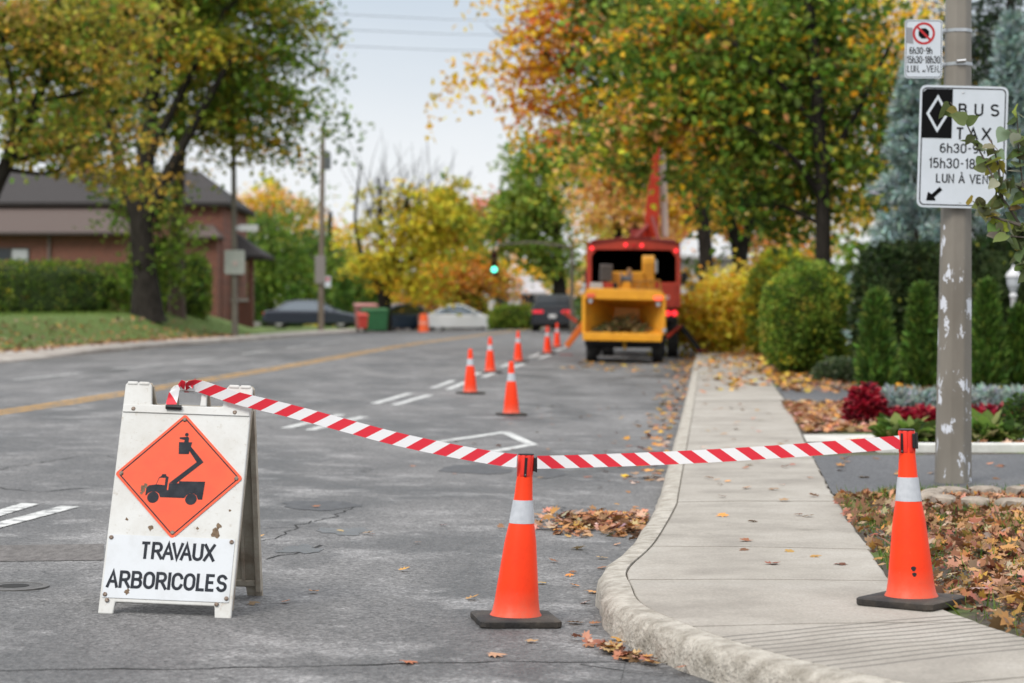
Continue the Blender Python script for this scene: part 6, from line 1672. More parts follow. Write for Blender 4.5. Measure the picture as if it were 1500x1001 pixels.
make_tree('red_maple', 'small bright red maple top beyond the yellow tree', 'tree', 150, [(700, 480, 10), (700, 400, 7), (698, 340, 4)],
          [(690, 335, 42, 26), (715, 320, 25, 28), (668, 320, 22, 18)], .30, [(REDOR, 6), ((.5, .08, .05), 3), (PEACH, 3), (ORANGE, 2)], n=3200, clump=.7, group='trees in the middle distance')
make_tree('linden_tree', 'big green tree behind the traffic light left of the truck', 'tree', 104, [(820, 480, 24), (820, 420, 20), (815, 330, 13), (810, 230, 7)],
          [(790, 300, 62, 62), (762, 340, 40, 44), (815, 240, 50, 48), (815, 375, 46, 36), (790, 225, 40, 34), (755, 290, 24, 30)],
          .24, [(GREEN, 6), ((.19, .28, .045), 5), (LGREEN, 4), (YGREEN, 2), ((.26, .38, .06), 3)], n=10000, clump=.55, limbs=20, twigs=50, group='trees in the middle distance')
make_tree('orange_maple', 'glowing orange and yellow tree right behind the red boom', 'tree', 90, [(905, 500, 20), (905, 400, 16), (905, 300, 10), (900, 220, 5)],
          [(920, 285, 52, 52), (970, 300, 56, 52), (885, 250, 34, 40), (920, 225, 60, 34), (1010, 285, 40, 50), (900, 330, 40, 22), (868, 322, 16, 14, .4)],
          .22, [((.90, .62, .10), 6), ((.90, .55, .20), 5), (YELLOW, 3), (PEACH, 4), ((.85, .42, .20), 2)], n=9000, clump=.55, limbs=18, twigs=40, group='trees in the middle distance')
make_tree('orange_maple', 'orange and peach tree standing behind the white house on the right', 'tree', 112, [(1080, 480, 20), (1080, 400, 15), (1075, 300, 8)],
          [(1060, 300, 110, 70), (1130, 330, 80, 90), (1000, 330, 60, 50)], .26, [(PEACH, 4), (GOLD, 4), (REDOR, 2), (OLIVE, 3)], n=8000, clump=.6, group='trees in the middle distance')

# right side canopy
def col_right(px, py, cc, m_, pal, pw, idx):
    orange = (1/(1+np.exp((px-845)/26)))*1.2
    orange = np.maximum(orange, .95*np.exp(-((px-930)/60)**2-((py-180)/45)**2))
    orange = np.maximum(orange, .85*np.exp(-((px-1010)/55)**2-((py-205)/35)**2))
    orange = np.maximum(orange, .7*np.exp(-((px-950)/70)**2-((py-70)/30)**2))
    orange = np.maximum(orange, .8*np.exp(-((px-1075)/45)**2-((py-115)/60)**2))
    orange = np.maximum(orange, .6*np.exp(-((px-1060)/70)**2-((py-30)/40)**2))
    ph = np.sin(cc[:, 0]*.9+.4)*np.sin(cc[:, 2]*1.1+1.3)*np.cos(cc[:, 1]*.7)
    sel = (spray_rand(idx)*.55+.22*ph+.22) < orange*.85
    r_ = spray_rand(idx, .2)
    out = np.tile(np.array(GREEN), (m_, 1)); out[r_ < .42] = DGREEN; out[r_ < .16] = LGREEN; out[r_ > .93] = OLIVE
    out[sel] = GOLD; out[sel & (r_ < .35)] = YELLOW; out[sel & (r_ > .72)] = PEACH; out[sel & (r_ > .93)] = REDOR
    return out
tw = [((780+i*9, 60+rng.random()*60), (715+i*9+rng.normal()*14, 5+rng.random()*70), 2.6) for i in range(12)]
make_tree('maple_tree', 'wide gold and green maple arching over the truck from the right', 'tree', 62,
          [(1036, 425, 24), (1034, 370, 21), (1030, 320, 19), (1010, 230, 15), (980, 120, 11), (960, 0, 7)],
          [(825, 105, 62, 55), (790, 150, 45, 30, .7), (865, 55, 95, 70), (840, 195, 55, 30, .8), (960, 90, 120, 110), (1000, 190, 90, 70), (900, 170, 80, 60), (768, 100, 28, 20, .4), (900, -30, 160, 60), (930, 235, 60, 28, .7), (1060, 60, 110, 90), (805, 45, 50, 36, .5)],
          .21, [(GOLD, 1)], n=20000, per=125, colour=col_right, clump=.56, limbs=26, twigs=110,
          stems=[[(1015, 250, 11), (930, 170, 8), (850, 110, 5), (760, 60, 2.5)], [(1000, 210, 9), (910, 200, 6), (820, 170, 3)], [(990, 150, 9), (900, 60, 6), (820, 20, 3)]], twig_extra=tw)
make_tree('grey_trunk_tree', 'tree with a forked grey brown trunk right behind the yellow shrub', 'tree', 67,
          [(1086, 420, 28), (1084, 370, 24), (1072, 330, 16), (1050, 250, 10), (1040, 120, 6)],
          [(1012, 385, 16, 34, .5), (1080, 200, 110, 80), (1150, 120, 100, 90), (1060, 300, 50, 25, .4), (1000, 250, 60, 40, .6)], .17, [(GREEN, 4), (GOLD, 3), (YELLOW, 3), (DGREEN, 3), (OLIVE, 2)], n=9000, clump=.42,
          stems=[[(1086, 375, 18), (1100, 320, 14), (1125, 220, 9), (1150, 100, 5)]], bark='bark')
def col_maple2(px, py, cc, m_, pal, pw, idx):
    ph = np.sin(cc[:, 0]*.8+2.0)*np.sin(cc[:, 2]*.9)*np.cos(cc[:, 1]*.6+1); r_ = spray_rand(idx, .18)
    out = np.tile(np.array(GREEN), (m_, 1)); out[r_ < .40] = DGREEN; out[r_ < .17] = LGREEN; out[r_ > .95] = YGREEN
    sel = ((spray_rand(idx)+.9*ph) < -.20+.34*(px < 1075)) | (spray_rand(idx) < .75*np.exp(-((px-905)/45)**2-((py-150)/40)**2)+.6*np.exp(-((px-1000)/45)**2-((py-200)/30)**2)+.6*np.exp(-((px-960)/60)**2-((py-55)/25)**2)); out[sel] = GOLD; out[sel & (r_ < .3)] = YELLOW; out[sel & (r_ > .7)] = PEACH
    return out
make_tree('maple_tree', 'nearer mostly green maple with slim black trunk between round shrub and spruce', 'tree', 49,
          [(1208, 470, 30), (1206, 400, 24), (1206, 300, 22), (1200, 180, 20), (1190, 60, 17), (1180, -80, 12)],
          [(940, 110, 80, 80, .8), (985, 30, 90, 70), (890, 190, 50, 36, .6), (945, 180, 50, 20, .9), (1020, 190, 50, 32), (1110, 80, 120, 90), (1200, 30, 120, 90), (1260, 120, 90, 80), (1185, 225, 110, 56), (1150, 280, 66, 32, .8), (1250, 260, 70, 50), (1130, 180, 110, 60), (1050, 140, 70, 60), (1230, -90, 160, 60), (1100, 292, 36, 20, .4), (1150, 320, 60, 26, .5)],
          .19, [(GREEN, 1)], n=20000, per=135, back=1.1, colour=col_maple2, clump=.56, limbs=24, twigs=110,
          stems=[[(1204, 290, 12), (1160, 230, 8), (1090, 190, 4)], [(1203, 250, 12), (1250, 180, 9), (1310, 60, 5)], [(1200, 190, 10), (1130, 110, 7), (1060, 60, 3)], [(1205, 330, 8), (1150, 300, 5), (1090, 300, 3)]])
make_tree('yellow_maple', 'golden yellow tree filling the gap behind the spruce and signs', 'tree', 72,
          [(1300, 470, 26), (1298, 350, 20), (1290, 200, 13), (1285, 60, 7)],
          [(1290, 40, 110, 110), (1200, 130, 110, 110), (1130, 60, 100, 90), (1330, 180, 80, 100), (1220, 290, 90, 70), (1120, 220, 80, 80)], .19, [((.92, .60, .05), 6), ((.90, .50, .04), 5), (OLIVE, 1)], n=14000, clump=.55)

# blue spruces
def spruce(label, px, py_top, py_bot, r_px, Y, n, sd):
    rg_ = np.random.default_rng(sd)
    a, t_ = W(px, py_bot, Y), W(px, py_top, Y); zg = float(surf(a.x, Y)); H = t_.z-zg; lift = max(.1, a.z-zg); r0 = r_px*Y/FPX
    o = thing('blue_spruce', label, 'tree', (a.x, Y, zg), 0, 'blue spruces behind the signs')
    nb = 84; mb = MB(); P_ = []; D_ = []; T_ = []
    mb.tube([(0, 0, -.1), (0, 0, H*.97)], [.16, .02], 8)
    per = n//nb
    for i in range(nb):
        f = (i+rg_.random())/nb; z0 = lift+(H-lift)*(1-(1-f)**1.0); Lb = r0*(1-f)**.8*(.5+.72*rg_.random())+.08; an = i*2.4+rg_.normal()*.25
        dx, dy = math.cos(an), math.sin(an)
        dr = .28+.25*(1-f)
        end = np.array([dx*Lb, dy*Lb, z0-dr*Lb+.12*Lb])
        midp = np.array([dx*Lb*.5, dy*Lb*.5, z0-dr*Lb*.62])
        mb.tube([(0, 0, z0), tuple(midp), tuple(end)], [.02+.012*(1-f), .014, .005], 4, cap=False)
        u = rg_.random(per)**.75; base_p = np.where(u[:, None] < .5, np.array([0, 0, z0])+(midp-np.array([0, 0, z0]))*(u[:, None]*2), midp+(end-midp)*((u[:, None]-.5)*2))
        side = rg_.normal(size=per)*.5*(.08+.26*Lb*u*(1.1-u))
        pos = base_p+np.stack([-dy*side, dx*side, -abs(side)*.35+rg_.normal(size=per)*.03], 1)
        d = np.stack([dx*.7-dy*np.sign(side)*.6, dy*.7+dx*np.sign(side)*.6, rg_.normal(size=per)*.35+.25], 1)+rg_.normal(size=(per, 3))*.45
        P_.append(pos); D_.append(d); T_.append(u)
    pos = np.concatenate(P_); d = np.concatenate(D_); u = np.concatenate(T_)
    pal = np.array([(.34, .45, .42), (.25, .34, .31), (.50, .60, .57), (.15, .20, .17)])
    cols = jitter(pal[rg_.choice(4, len(pos), p=[.4, .3, .18, .12])], .2)
    scatter('crown', 'needle', pos, rots(d, rg_.random(len(pos))*6.28), .16*(.6+.8*rg_.random(len(pos))), cols, M['needle'], o)
    mb.build('trunk', M['bark_brown'], o)
    return o
spruce('blue spruce left of the grey post, its tip rising behind the small sign', 1342, 78, 455, 92, 40, 26000, 11)
spruce('blue spruce right of the grey post at the picture edge', 1482, 25, 430, 84, 41, 22000, 12)
# dark growth under the spruces
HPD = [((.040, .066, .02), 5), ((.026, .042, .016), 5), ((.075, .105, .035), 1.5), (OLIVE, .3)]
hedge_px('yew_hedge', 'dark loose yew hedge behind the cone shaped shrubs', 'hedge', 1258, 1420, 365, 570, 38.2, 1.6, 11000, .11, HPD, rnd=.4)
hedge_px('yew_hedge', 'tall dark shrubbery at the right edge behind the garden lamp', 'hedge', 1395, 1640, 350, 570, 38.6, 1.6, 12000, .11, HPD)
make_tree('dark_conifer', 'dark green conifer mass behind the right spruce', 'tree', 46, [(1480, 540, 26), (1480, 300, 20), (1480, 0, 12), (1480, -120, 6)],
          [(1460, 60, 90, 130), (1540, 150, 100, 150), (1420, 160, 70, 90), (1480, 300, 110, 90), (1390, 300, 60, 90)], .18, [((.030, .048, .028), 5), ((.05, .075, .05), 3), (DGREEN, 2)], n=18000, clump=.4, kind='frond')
hedge_px('shrub', 'tall yellow green shrub behind the round clipped shrub', 'shrub', 1095, 1200, 368, 530, 55, 2.0, 4200, .15, [(YGREEN, 6), (LGREEN, 6), (YELLOW, 2)], dome=True)
hedge_px('shrub', 'loose green shrub between the black maple trunk and the spruce', 'shrub', 1205, 1300, 392, 550, 46.2, 1.6, 5000, .13, [(GREEN, 3), (OLIVE, 2), (DGREEN, 5)], dome=True)
# round clipped shrub
a = W(1118, 550, 42.5); b = W(1246, 392, 42.5)
leafy_box('clipped_shrub', 'big round clipped green shrub beside the sidewalk', 'shrub', (a.x, 41.4, float(surf(1.0+TAN*42+1, 42.5))-.05), (b.x, 43.6, b.z), 22000, .072,
          [(GREEN, 5), (DGREEN, 3), (LGREEN, 4), (YGREEN, .7), (OLIVE, 1.2)], kind='leaf', rnd=2.5)
# yellow bush by the truck
def col_yel(px, py, cc, m_, pal, pw, idx):
    r_ = rng.random(m_); out = np.tile(np.array((.95, .68, .08)), (m_, 1)); out[r_ < .25] = (.95, .56, .06); out[r_ < .08] = YGREEN; out[r_ > .80] = (.94, .72, .16); return out
make_tree('yellow_bush', 'glowing yellow autumn bush between truck and sidewalk', 'bush', 57, [(1062, 512, 10), (1060, 480, 8), (1056, 430, 4)],
          [(1050, 455, 50, 42), (1085, 445, 32, 45), (1030, 480, 40, 28), (1075, 490, 40, 18), (1010, 470, 20, 40), (1098, 420, 18, 30, .6)], .17, [(YELLOW, 1)], n=6500, colour=col_yel, clump=.34, limbs=14, twigs=40)
# hedge behind the SUV, far greenery closing the view
hedge_px('hedge', 'light green clipped hedge left of the black SUV', 'hedge', 720, 788, 450, 490, 104, 1.6, 3500, .16, [(LGREEN, 5), (GREEN, 4), (OLIVE, 1)])
hedge_px('hedge', 'dark hedge far behind the parked cars', 'hedge', 560, 720, 440, 492, 150, 2, 5000, .24, [(GREEN, 4), (DGREEN, 4), (OLIVE, 2)])
far_pal = [(GREEN, 4), (OLIVE, 3), (GOLD, 2), (PEACH, 1.5), (DGREEN, 3)]
N = 9000
px_ = rng.random(N)*2300-400; yy_ = 185+rng.random(N)*30; hh = (.5+rng.random(N)**1.2*(9+2.5*np.sin(px_*.021)+2*np.sin(px_*.05+1)))
xx_ = (px_-750)/FPX*yy_; zz_ = h(yy_)+hh
pal = np.array([q[0] for q in far_pal]); pw = np.array([q[1] for q in far_pal]); pw = pw/pw.sum()
tb = rng.choice(5, 400, p=pw); cols = jitter(pal[tb[(np.floor(px_/38)*7+np.floor(hh/3.2)*3).astype(int) % 400]], .3)
tl_ = scatter('treeline', 'leaf', np.stack([xx_, yy_, zz_], 1), rots(rng.normal(size=(N, 3)), rng.random(N)*6), .9+.5*rng.random(N), cols, M['leaf'])
tag(tl_, 'blurred line of autumn woods closing the end of the street', 'woods', kind='stuff')

# cone shaped garden cedars
for px, y0, y1, r_, Y, lb in ((1284, 574, 436, 25, 34.5, 'cone shaped cedar right of the round shrub, leftmost of the garden cedars'), (1350, 566, 425, 25, 36, 'cone shaped cedar just left of the grey post'),
                              (1446, 572, 420, 24, 35.5, 'cone shaped cedar just right of the grey post'), (1494, 560, 458, 23, 36, 'small cone shaped cedar at the right picture edge')):
    conifer('garden_cedar', lb, px, y0, y1, r_, Y, 6500, .17, TP, 'cone shaped cedars in the front garden', blunt=.62)

# garden beds
def low_plants(name, label, cat, pts, n_each, r_, hgt, leaf, pal, kind='leaf', group=None, cols_fn=None, up=.6):
    for i, (px, py, Y, k, lb) in enumerate(pts):
        p = W(px, py, Y); z = float(surf(p.x, Y))
        o = thing(name, lb, cat, (p.x, Y, z), 0, group)
        n = int(n_each*k)
        ang = rng.random(n)*6.283; t = rng.random(n); rr = r_*k**.5*np.sqrt(rng.random(n)); hz_ = hgt*k**.5*(1-(rr/(r_*k**.5))**2*.6)*(.25+.75*t)
        pos = np.stack([rr*np.cos(ang), rr*np.sin(ang), hz_], 1)
        d = np.stack([np.cos(ang), np.sin(ang), np.full(n, up)], 1)+rng.normal(size=(n, 3))*.45
        P_ = np.array([q[0] for q in pal]); w_ = np.array([q[1] for q in pal], float); w_ /= w_.sum()
        cols = jitter(P_[rng.choice(len(P_), n, p=w_)], .25)
        scatter('foliage', kind, pos, rots(d, rng.normal(size=n)*.6), leaf*(.6+.8*rng.random(n)), cols, M['leaf'], o)
        mb = MB()
        for j in range(7):
            a_ = rng.random()*6.283; q = r_*.6*rng.random()
            mb.tube([(q*.3*math.cos(a_), q*.3*math.sin(a_), -.02), (q*math.cos(a_), q*math.sin(a_), hgt*.6)], [.012, .006], 5)
        mb.build('stems', M['bark'], o)
SILV = [((.34, .40, .38), 5), ((.25, .31, .29), 4), ((.44, .48, .46), 2)]
low_plants('silver_plant', '', 'plant', [(1308, 597, 27.4, 1.1, 'silver leaved plant behind the tall red plant'), (1352, 596, 27.5, 1.1, 'silver leaved plant between the tall red plant and the post'), (1404, 596, 27.7, 1.1, 'silver leaved plant hidden partly by the grey post'),
            (1445, 594, 27.8, 1.1, 'silver leaved plant just right of the grey post'), (1487, 592, 27.8, 1.1, 'silver leaved plant at the right picture edge')], 1500, .36, .30, .11, SILV, 'frond', 'silver leaved bedding plants')
REDP = [((.30, .012, .028), 6), ((.42, .03, .05), 3), ((.10, .012, .02), 3), ((.58, .13, .14), 2)]
low_plants('red_plant', '', 'plant', [(1268, 622, 24.8, 1.15, 'tall crimson plant at the left end of the flower bed')], 700, .17, .44, .10, REDP, 'leaf', 'crimson bedding plants')
low_plants('red_plant', '', 'plant', [(1322, 616, 24.7, 1.0, 'low crimson plant right of the tall crimson one'), (1352, 617, 24.7, 1.0, 'low crimson plant left of the grey post'), (1438, 613, 24.9, 1.0, 'low crimson plant close right of the grey post'), (1462, 620, 24.6, 1.1, 'fuller crimson plant further right of the grey post'), (1504, 612, 24.8, .9, 'crimson plant at the right picture edge')],
           560, .19, .20, .085, REDP, 'leaf', 'crimson bedding plants')
HOST = [((.10, .17, .03), 5), ((.16, .24, .05), 4), ((.28, .30, .10), 2), ((.05, .09, .02), 2)]
low_plants('hosta', '', 'plant', [(1328, 650, 21.3, 1.0, 'green hosta clump left of the grey post'), (1446, 648, 21.3, 1.1, 'green hosta clump right of the grey post')], 210, .22, .18, .17, HOST, 'leaf', 'hostas beside the garden path', up=.45)
low_plants('boxwood_ball', '', 'shrub', [(1497, 640, 22.5, 1.2, 'dark dense little shrub at the right edge of the bed')], 1500, .22, .42, .045, [(DGREEN, 3), ((.05, .08, .03), 4)], 'diamond')
low_plants('ground_shrub', '', 'shrub', [(1225, 560, 38, 1.4, 'low grey green shrub at the foot of the round shrub'), (1250, 556, 38, 1.2, 'low pale green shrub left of the first garden cedar')], 900, .32, .36, .10, [((.13, .17, .09), 3), ((.08, .11, .05), 3)], 'leaf')

# white garden lamp
GY = 36.6; gl = W(1484, 522, GY); gz_ = float(surf(gl.x, GY))
gd = thing('garden_lamp', 'white fluted garden lamp post among the dark shrubs', 'lamp', (gl.x, GY, gz_))
gh = W(1484, 388, GY).z-gz_
mW = mat('lamp_white', (.55, .55, .56), .5)
MB().lathe([(.10, 0), (.10, .08), (.065, .14), (.055, .3), (.045, gh*.72), (.07, gh*.74), (.04, gh*.77)], 14).build('post', mW, gd, smooth=40)
MB().lathe([(.05, gh*.775), (.10, gh*.83), (.115, gh*.90)], 8).build('lantern', mat('lantern_glass', (.45, .47, .5), .2), gd)
MB().lathe([(.135, gh*.90), (.11, gh*.93), (.03, gh*.97), (.015, gh)], 8).build('lantern_roof', mW, gd)

# stone ring
so = W(1478, 740, 14.55); 
st_m = mat('field_stone', (.20, .165, .13), .9, (.34, .29, .24), scale=9, bump=.6, bscale=20)
ncol = 13
for i in range(ncol):
    a_ = 2*math.pi*i/ncol+.2; x, y = so.x+.52*math.cos(a_), 14.6+.50*math.sin(a_); z = float(surf(x, y))
    bm = bmesh.new(); bmesh.ops.create_icosphere(bm, subdivisions=2, radius=1)
    for v in bm.verts:
        n_ = 1+.10*math.sin(v.co.x*5+i)+.08*math.cos(v.co.y*6+2*i)
        v.co = Vector((max(-.82, min(.82, v.co.x*n_))*.135, max(-.8, min(.8, v.co.y*n_))*.085, max(-.7, min(.72, v.co.z*n_))*.065))
    me = bpy.data.meshes.new('edging_stone'); bm.to_mesh(me); bm.free(); me.materials.append(st_m); me.shade_smooth(); me.set_sharp_from_angle(angle=R(35))
    o = link('edging_stone', me); o.location = (x, y, z+.035); o.rotation_euler = (rng.normal()*.06, rng.normal()*.06, a_+math.pi/2+rng.normal()*.1)
    tag(o, 'rough brown stone in the round tree pit edging on the verge', 'stone', 'stones edging the round tree pit')
mb = MB().lathe([(.46, -.02), (.40, .012), (.2, .03), (.05, .035)], 24, c=(so.x, 14.6, float(surf(so.x, 14.6)))); struct(mb.build('tree_pit_soil', mat('dark_mulch', (.016, .014, .012), .95, (.04, .033, .028), scale=30, bump=1, bscale=50), smooth=60))

# ------------------------------------------------------------------ sapling whose branch hangs in front of the bus sign
SPY = 13.2
def sapling():
    b0 = W(1600, 800, SPY); z = float(surf(b0.x, SPY))
    o = thing('linden_sapling', 'young linden with heart shaped leaves hanging over the bus sign', 'tree', (b0.x, SPY, z))
    org = Vector((b0.x, SPY, z)); mb = MB()
    def L_(px, py, dy=0): return W(px, py, SPY+dy)-org
    tp = L_(1570, 150)
    mb.tube([(0, 0, -.1), (0, 0, .4), L_(1595, 500), L_(1580, 350), tp, L_(1560, -60)], [.045, .04, .034, .028, .02, .008], 8)
    paths = [[(1582, 420), (1535, 385), (1495, 330), (1468, 290), (1450, 250), (1432, 215), (1415, 180), (1392, 150)],
             [(1585, 400), (1530, 340), (1500, 285), (1492, 220), (1490, 165)], [(1582, 420), (1530, 400), (1500, 372), (1480, 350)], [(1495, 330), (1455, 318), (1425, 295)], [(1468, 290), (1462, 240), (1452, 205)], [(1590, 460), (1540, 430), (1500, 395)], [(1580, 360), (1530, 310), (1480, 262), (1458, 270)], [(1585, 330), (1530, 270), (1510, 225), (1478, 190)], [(1582, 420), (1520, 350), (1470, 345), (1440, 300)], [(1590, 440), (1530, 370), (1508, 330)]]
    lv = []
    for k, pa in enumerate(paths):
        pts = [L_(px, py, .03*((i+k) % 3-1)) for i, (px, py) in enumerate(pa)]
        mb.tube(pts, np.linspace(.011, .003, len(pts)).tolist(), 5)
        for a_, b_ in zip(pts[:-1], pts[1:]):
            for u in np.linspace(.1, 1, 5 if k != 0 else 3):
                q = a_.lerp(b_, u); lv.append((q, b_-a_))
    mb.build('trunk', M['twig'], o, smooth=50)
    # heart shaped leaves
    K = [(0, 0), (.16, -.06), (.34, .02), (.44, .20), (.42, .42), (.28, .70), (.10, .92), (0, 1.05)]
    pts2 = K+[(-x, y) for x, y in K[-2:0:-1]]
    for kind_, curl in (('heart', .10), ('heart_curl', .45)):
        v = [(0, .38, -.05)]+[(x, y, curl*(abs(x)*.55-.45*(y-.4)**2)+.03*math.sin(9*y)) for x, y in pts2]; n_ = len(pts2)
        TPL[kind_] = (np.array(v), np.array([(0, 1+i, 1+(i+1) % n_) for i in range(n_)]))
    pos, dr, cl, kinds = [], [], [], []
    pal = [(.12, .16, .055), (.16, .20, .075), (.085, .115, .04), (.22, .25, .09), (.32, .33, .06), (.30, .32, .22)]
    for q, t in lv:
        for s in range(1 if rng.random() < .7 else 2):
            t_ = t.normalized(); d = Vector((rng.normal()*.6+t_.x*.4, -.15+rng.normal()*.4, -.55+rng.normal()*.4+t_.z*.3)).normalized()
            pos.append(tuple(q+Vector((rng.normal()*.012, rng.normal()*.02, rng.normal()*.012)))); dr.append(tuple(d))
            r_ = rng.random(); cl.append((.30, .16, .09) if r_ < .07 else pal[rng.integers(0, 6)]); kinds.append(rng.random() < .35)
    pos, dr, cl, kinds = np.array(pos), np.array(dr), np.array(cl), np.array(kinds)
    for kk, nm in ((False, 'heart'), (True, 'heart_curl')):
        s_ = kinds == kk; n_ = s_.sum()
        scatter('leaves', nm, pos[s_], rots(dr[s_], rng.normal(size=n_)*1.0), .068+.042*rng.random(n_), jitter(cl[s_], .12), M['leaf'], o)
sapling()

# ------------------------------------------------------------------ fallen leaves and verge grass
LITTER = np.array([(.36, .17, .08), (.30, .15, .08), (.44, .26, .15), (.19, .10, .055), (.48, .24, .07), (.42, .29, .21), (.31, .13, .075)])
YLIT = np.array([(.60, .33, .03), (.55, .24, .03), (.62, .40, .07), (.42, .19, .05)])
def litter(name, label, xs_, ys_, zoff, smin, smax, pal, flat=.35, f=surf):
    n = len(xs_); z = f(xs_, ys_)+zoff
    third = rng.integers(0, 3, n)
    root = None
    first = None
    vs_pos = np.stack([xs_, ys_, z+.012], 1)
    an = rng.random(n)*6.283; d = np.stack([np.cos(an), np.sin(an), rng.normal(size=n)*flat], 1)
    rt = rots(d, rng.normal(size=n)*flat+np.where(rng.random(n) < .5, 0, math.pi))
    sc = smin+(smax-smin)*rng.random(n); cols = jitter(pal[rng.integers(0, len(pal), n)], .2)
    objs = []
    for k, kd in enumerate(('maple', 'maple_curl', 'maple_cup')):
        s_ = third == k
        if s_.sum() == 0: continue
        objs.append(scatter(name if not objs else 'leaf_layer', kd, vs_pos[s_], rt[s_], sc[s_], cols[s_], M['litter'], objs[0] if objs else None))
    tag(objs[0], label, 'leaves', kind='stuff')
def keep_verge(x, y, m=.0): return x > np.interp(y, inn_y, inn_x)+m
# dry leaves over the verge
n = 12000; y = 8.3+7.6*rng.random(n); x = 1.8+3.0*rng.random(n)
den = .26+.42*np.sin(x*3.1+y*1.3)*np.cos(y*2.2-x)+.35*np.sin(x*7+y*5)*.5+.52*sst(.1, .6, x-np.interp(y, inn_y, inn_x))
k = keep_verge(x, y) & (rng.random(n) < np.clip(den, .06, .95)) & (y < 15.2+.12*(x-2.2)); litter('fallen_leaves', 'thick brown carpet of dry maple leaves on the verge by the sidewalk', x[k], y[k], rng.random(k.sum())*.03, .04, .10, LITTER*.88, flat=.6)
n = 9000; y = 8.3+7.4*rng.random(n); x = 1.8+3.0*rng.random(n); k = keep_verge(x, y, .02) & (y < 15.2+.12*(x-2.2)); x, y = x[k], y[k]; n = len(x)
d = rng.normal(size=(n, 3)); d[:, 2] *= .4
tag(scatter('leaf_crumbs', 'frond', np.stack([x, y, surf(x, y)+.006+.02*rng.random(n)], 1), rots(d, rng.random(n)*6.28), .02+.045*rng.random(n)**2, jitter(LITTER[rng.integers(0, 7, n)]*.75, .3), M['litter']), 'crushed bits of dead leaves on the soil of the verge', 'leaf litter', kind='stuff')
n = 650; u = rng.normal(size=n); y = 14.45+.33*rng.normal(size=n); c_ = -.44-.32*np.abs(rng.normal(size=n)); x = np.clip(c_, -1.5, -.40)+TAN*y
litter('leaf_heap', 'brown heap of leaves caught in the gutter behind the near cone', x, y, .06*rng.random(n)*np.exp(-((y-14.45)/.4)**2), .05, .10, LITTER)
n = 70; x = np.interp(9.0+.0*np.arange(n), [8.9, 9.2], [.5, .45])+(-.05*np.abs(rng.normal(size=n)))+.0; y = 9.02+.16*rng.normal(size=n); x = .47-.42*(y-8.98)-.05*np.abs(rng.normal(size=n))
litter('leaf_wisp', 'small wad of dry leaves against the kerb at the corner', x, y, .02*rng.random(n), .03, .075, LITTER, f=base)
px0 = [(905, 940), (955, 968), (780, 942), (595, 974), (845, 916), (868, 918), (800, 912), (862, 946), (920, 945), (845, 806), (795, 857), (870, 870), (755, 868), (722, 963), (840, 861), (880, 820), (690, 880), (460, 870), (590, 838), (835, 845), (905, 800), (860, 700), (775, 895)]
P_ = [G(a, b, base) for a, b in px0]; litter('road_leaves', 'a few single dry leaves scattered over the asphalt', np.array([p.x for p in P_]), np.array([p.y for p in P_]), 0*rng.random(len(P_)), .055, .10, LITTER[[0, 2, 4, 2]], flat=.15, f=base)
n = 90; y = 10+22*rng.random(n); c_ = -.38-.15-2.2*rng.random(n)**2; litter('lane_leaves', 'loose leaves blown along the gutter of the curb lane', c_+TAN*y, y, 0*y, .035, .07, LITTER, flat=.15)
n = 60; y = 9.3+22*rng.random(n); c_ = -.1+.9*rng.random(n); litter('sidewalk_leaves', 'single leaves lying on the concrete sidewalk', c_+TAN*y, y, .004+0*y, .05, .09, LITTER, flat=.15)
n = 1500; y = 33+30*rng.random(n)**.6; c_ = -.35+2.4*rng.random(n)**.5-.2*rng.random(n); litter('yellow_leaves', 'yellow leaves covering the far end of the sidewalk under the bush', c_+TAN*y, y, .005+.02*rng.random(n), .09, .16, np.concatenate([YLIT, LITTER[:3]]))
n = 320; y = 18+38*rng.random(n); c_ = -.42-.22*np.abs(rng.normal(size=n)); litter('gutter_leaves', 'brown and yellow leaves lining the far gutter', c_+TAN*y, y, 0*y, .07, .12, np.concatenate([YLIT[:2], LITTER]), flat=.2)
n = 3800; y = 23.4+7*rng.random(n); c_ = 1.05+5*rng.random(n)**1.6; litter('bed_leaves', 'dry leaves spread over the flower bed', c_+TAN*y, y, .02*rng.random(n), .09, .15, LITTER)
n = 900; y = 20.4+1.0*rng.random(n); c_ = 1.3+5*rng.random(n); litter('path_leaves', 'dry leaves between garden path and pale edging', c_+TAN*y, y, .01*rng.random(n), .08, .13, LITTER)
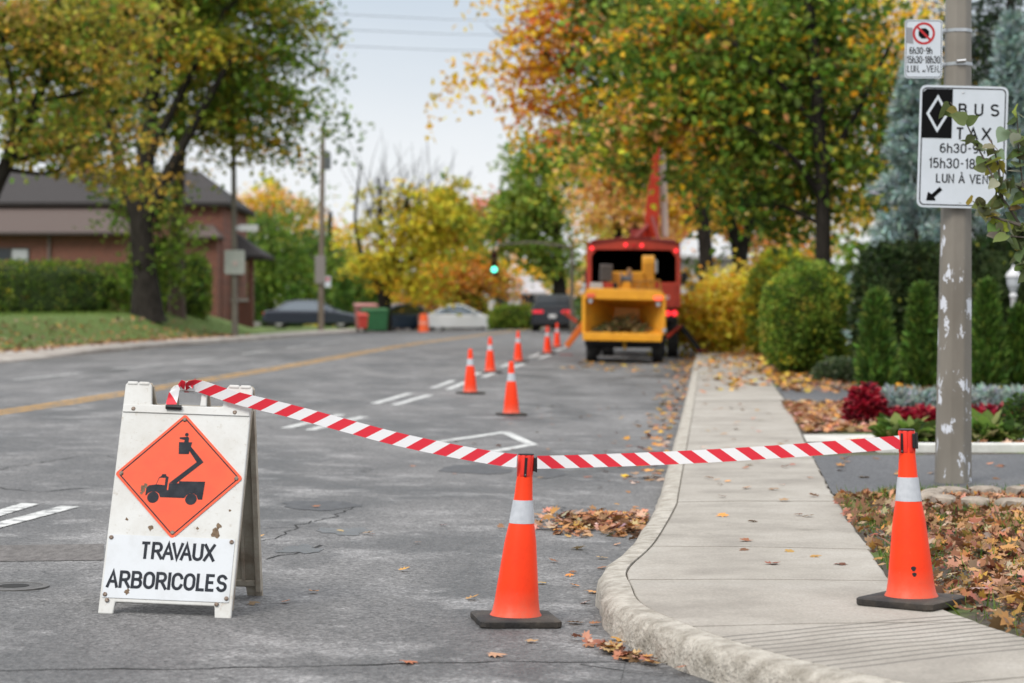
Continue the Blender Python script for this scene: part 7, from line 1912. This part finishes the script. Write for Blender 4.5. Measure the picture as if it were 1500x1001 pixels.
n = 70; y = 15.6+4*rng.random(n); c_ = 1.0+4.5*rng.random(n); litter('driveway_leaves', 'single leaves on the dark driveway', c_+TAN*y, y, .004+0*y, .06, .11, LITTER, flat=.15)
n = 1100; y = 34+12*rng.random(n); c_ = 1.2+5*rng.random(n)**1.5; litter('shrub_leaves', 'fallen leaves around the clipped shrub', c_+TAN*y, y, .01*rng.random(n), .09, .15, np.concatenate([YLIT, LITTER]))
n = 1800; y = 47+36*rng.random(n); c_ = -18.0-2.2*rng.random(n)**2+.9*rng.random(n)**3; litter('lawn_leaves', 'brown leaves along the edge of the left lawn', c_+TAN*y, y, .01*rng.random(n), .10, .17, LITTER)
n = 110; y = 46+7*rng.random(n); c_ = -3.2+2.8*rng.random(n); litter('truck_leaves', 'yellow leaves on the road under the wood chipper', c_+TAN*y, y, 0*y, .09, .15, YLIT, flat=.2)
# grass
GR = np.array([(.10, .19, .03), (.14, .24, .04), (.07, .13, .02), (.22, .26, .07)])
def grass(name, label, x, y, s0, s1):
    n = len(x); d = np.stack([rng.normal(size=n)*.35, rng.normal(size=n)*.35, np.ones(n)], 1)
    tag(scatter(name, 'blade', np.stack([x, y, surf(x, y)-.012], 1), rots(d, rng.random(n)*6.28), s0+(s1-s0)*rng.random(n), jitter(GR[rng.integers(0, 4, n)], .22), M['leaf']), label, 'grass', kind='stuff')
n = 60000; y = 8.3+7.4*rng.random(n); x = 1.8+3.2*rng.random(n)
g_ = np.sin(x*2.3+y*.9+.5)*np.cos(y*1.7-x*.8)+.5*np.sin(x*6.1-y*4.3)+.95*sst(.55, 1.0, x-np.interp(y, inn_y, inn_x))-.15
k = keep_verge(x, y, .01) & (rng.random(n) < np.clip(.1+.8*g_, .04, .95)) & (y < 15.5+.12*(x-2.2)) & (((x-so.x)**2+(y-14.6)**2) > .3)
grass('verge_grass', 'short green grass growing through the leaves on the verge', x[k], y[k], .035, .095)
n = 26000; y = 44+44*rng.random(n); c_ = -18.1-5*rng.random(n); grass('lawn_grass', 'mown green lawn on the bank before the brick house', c_+TAN*y, y, .05, .11)
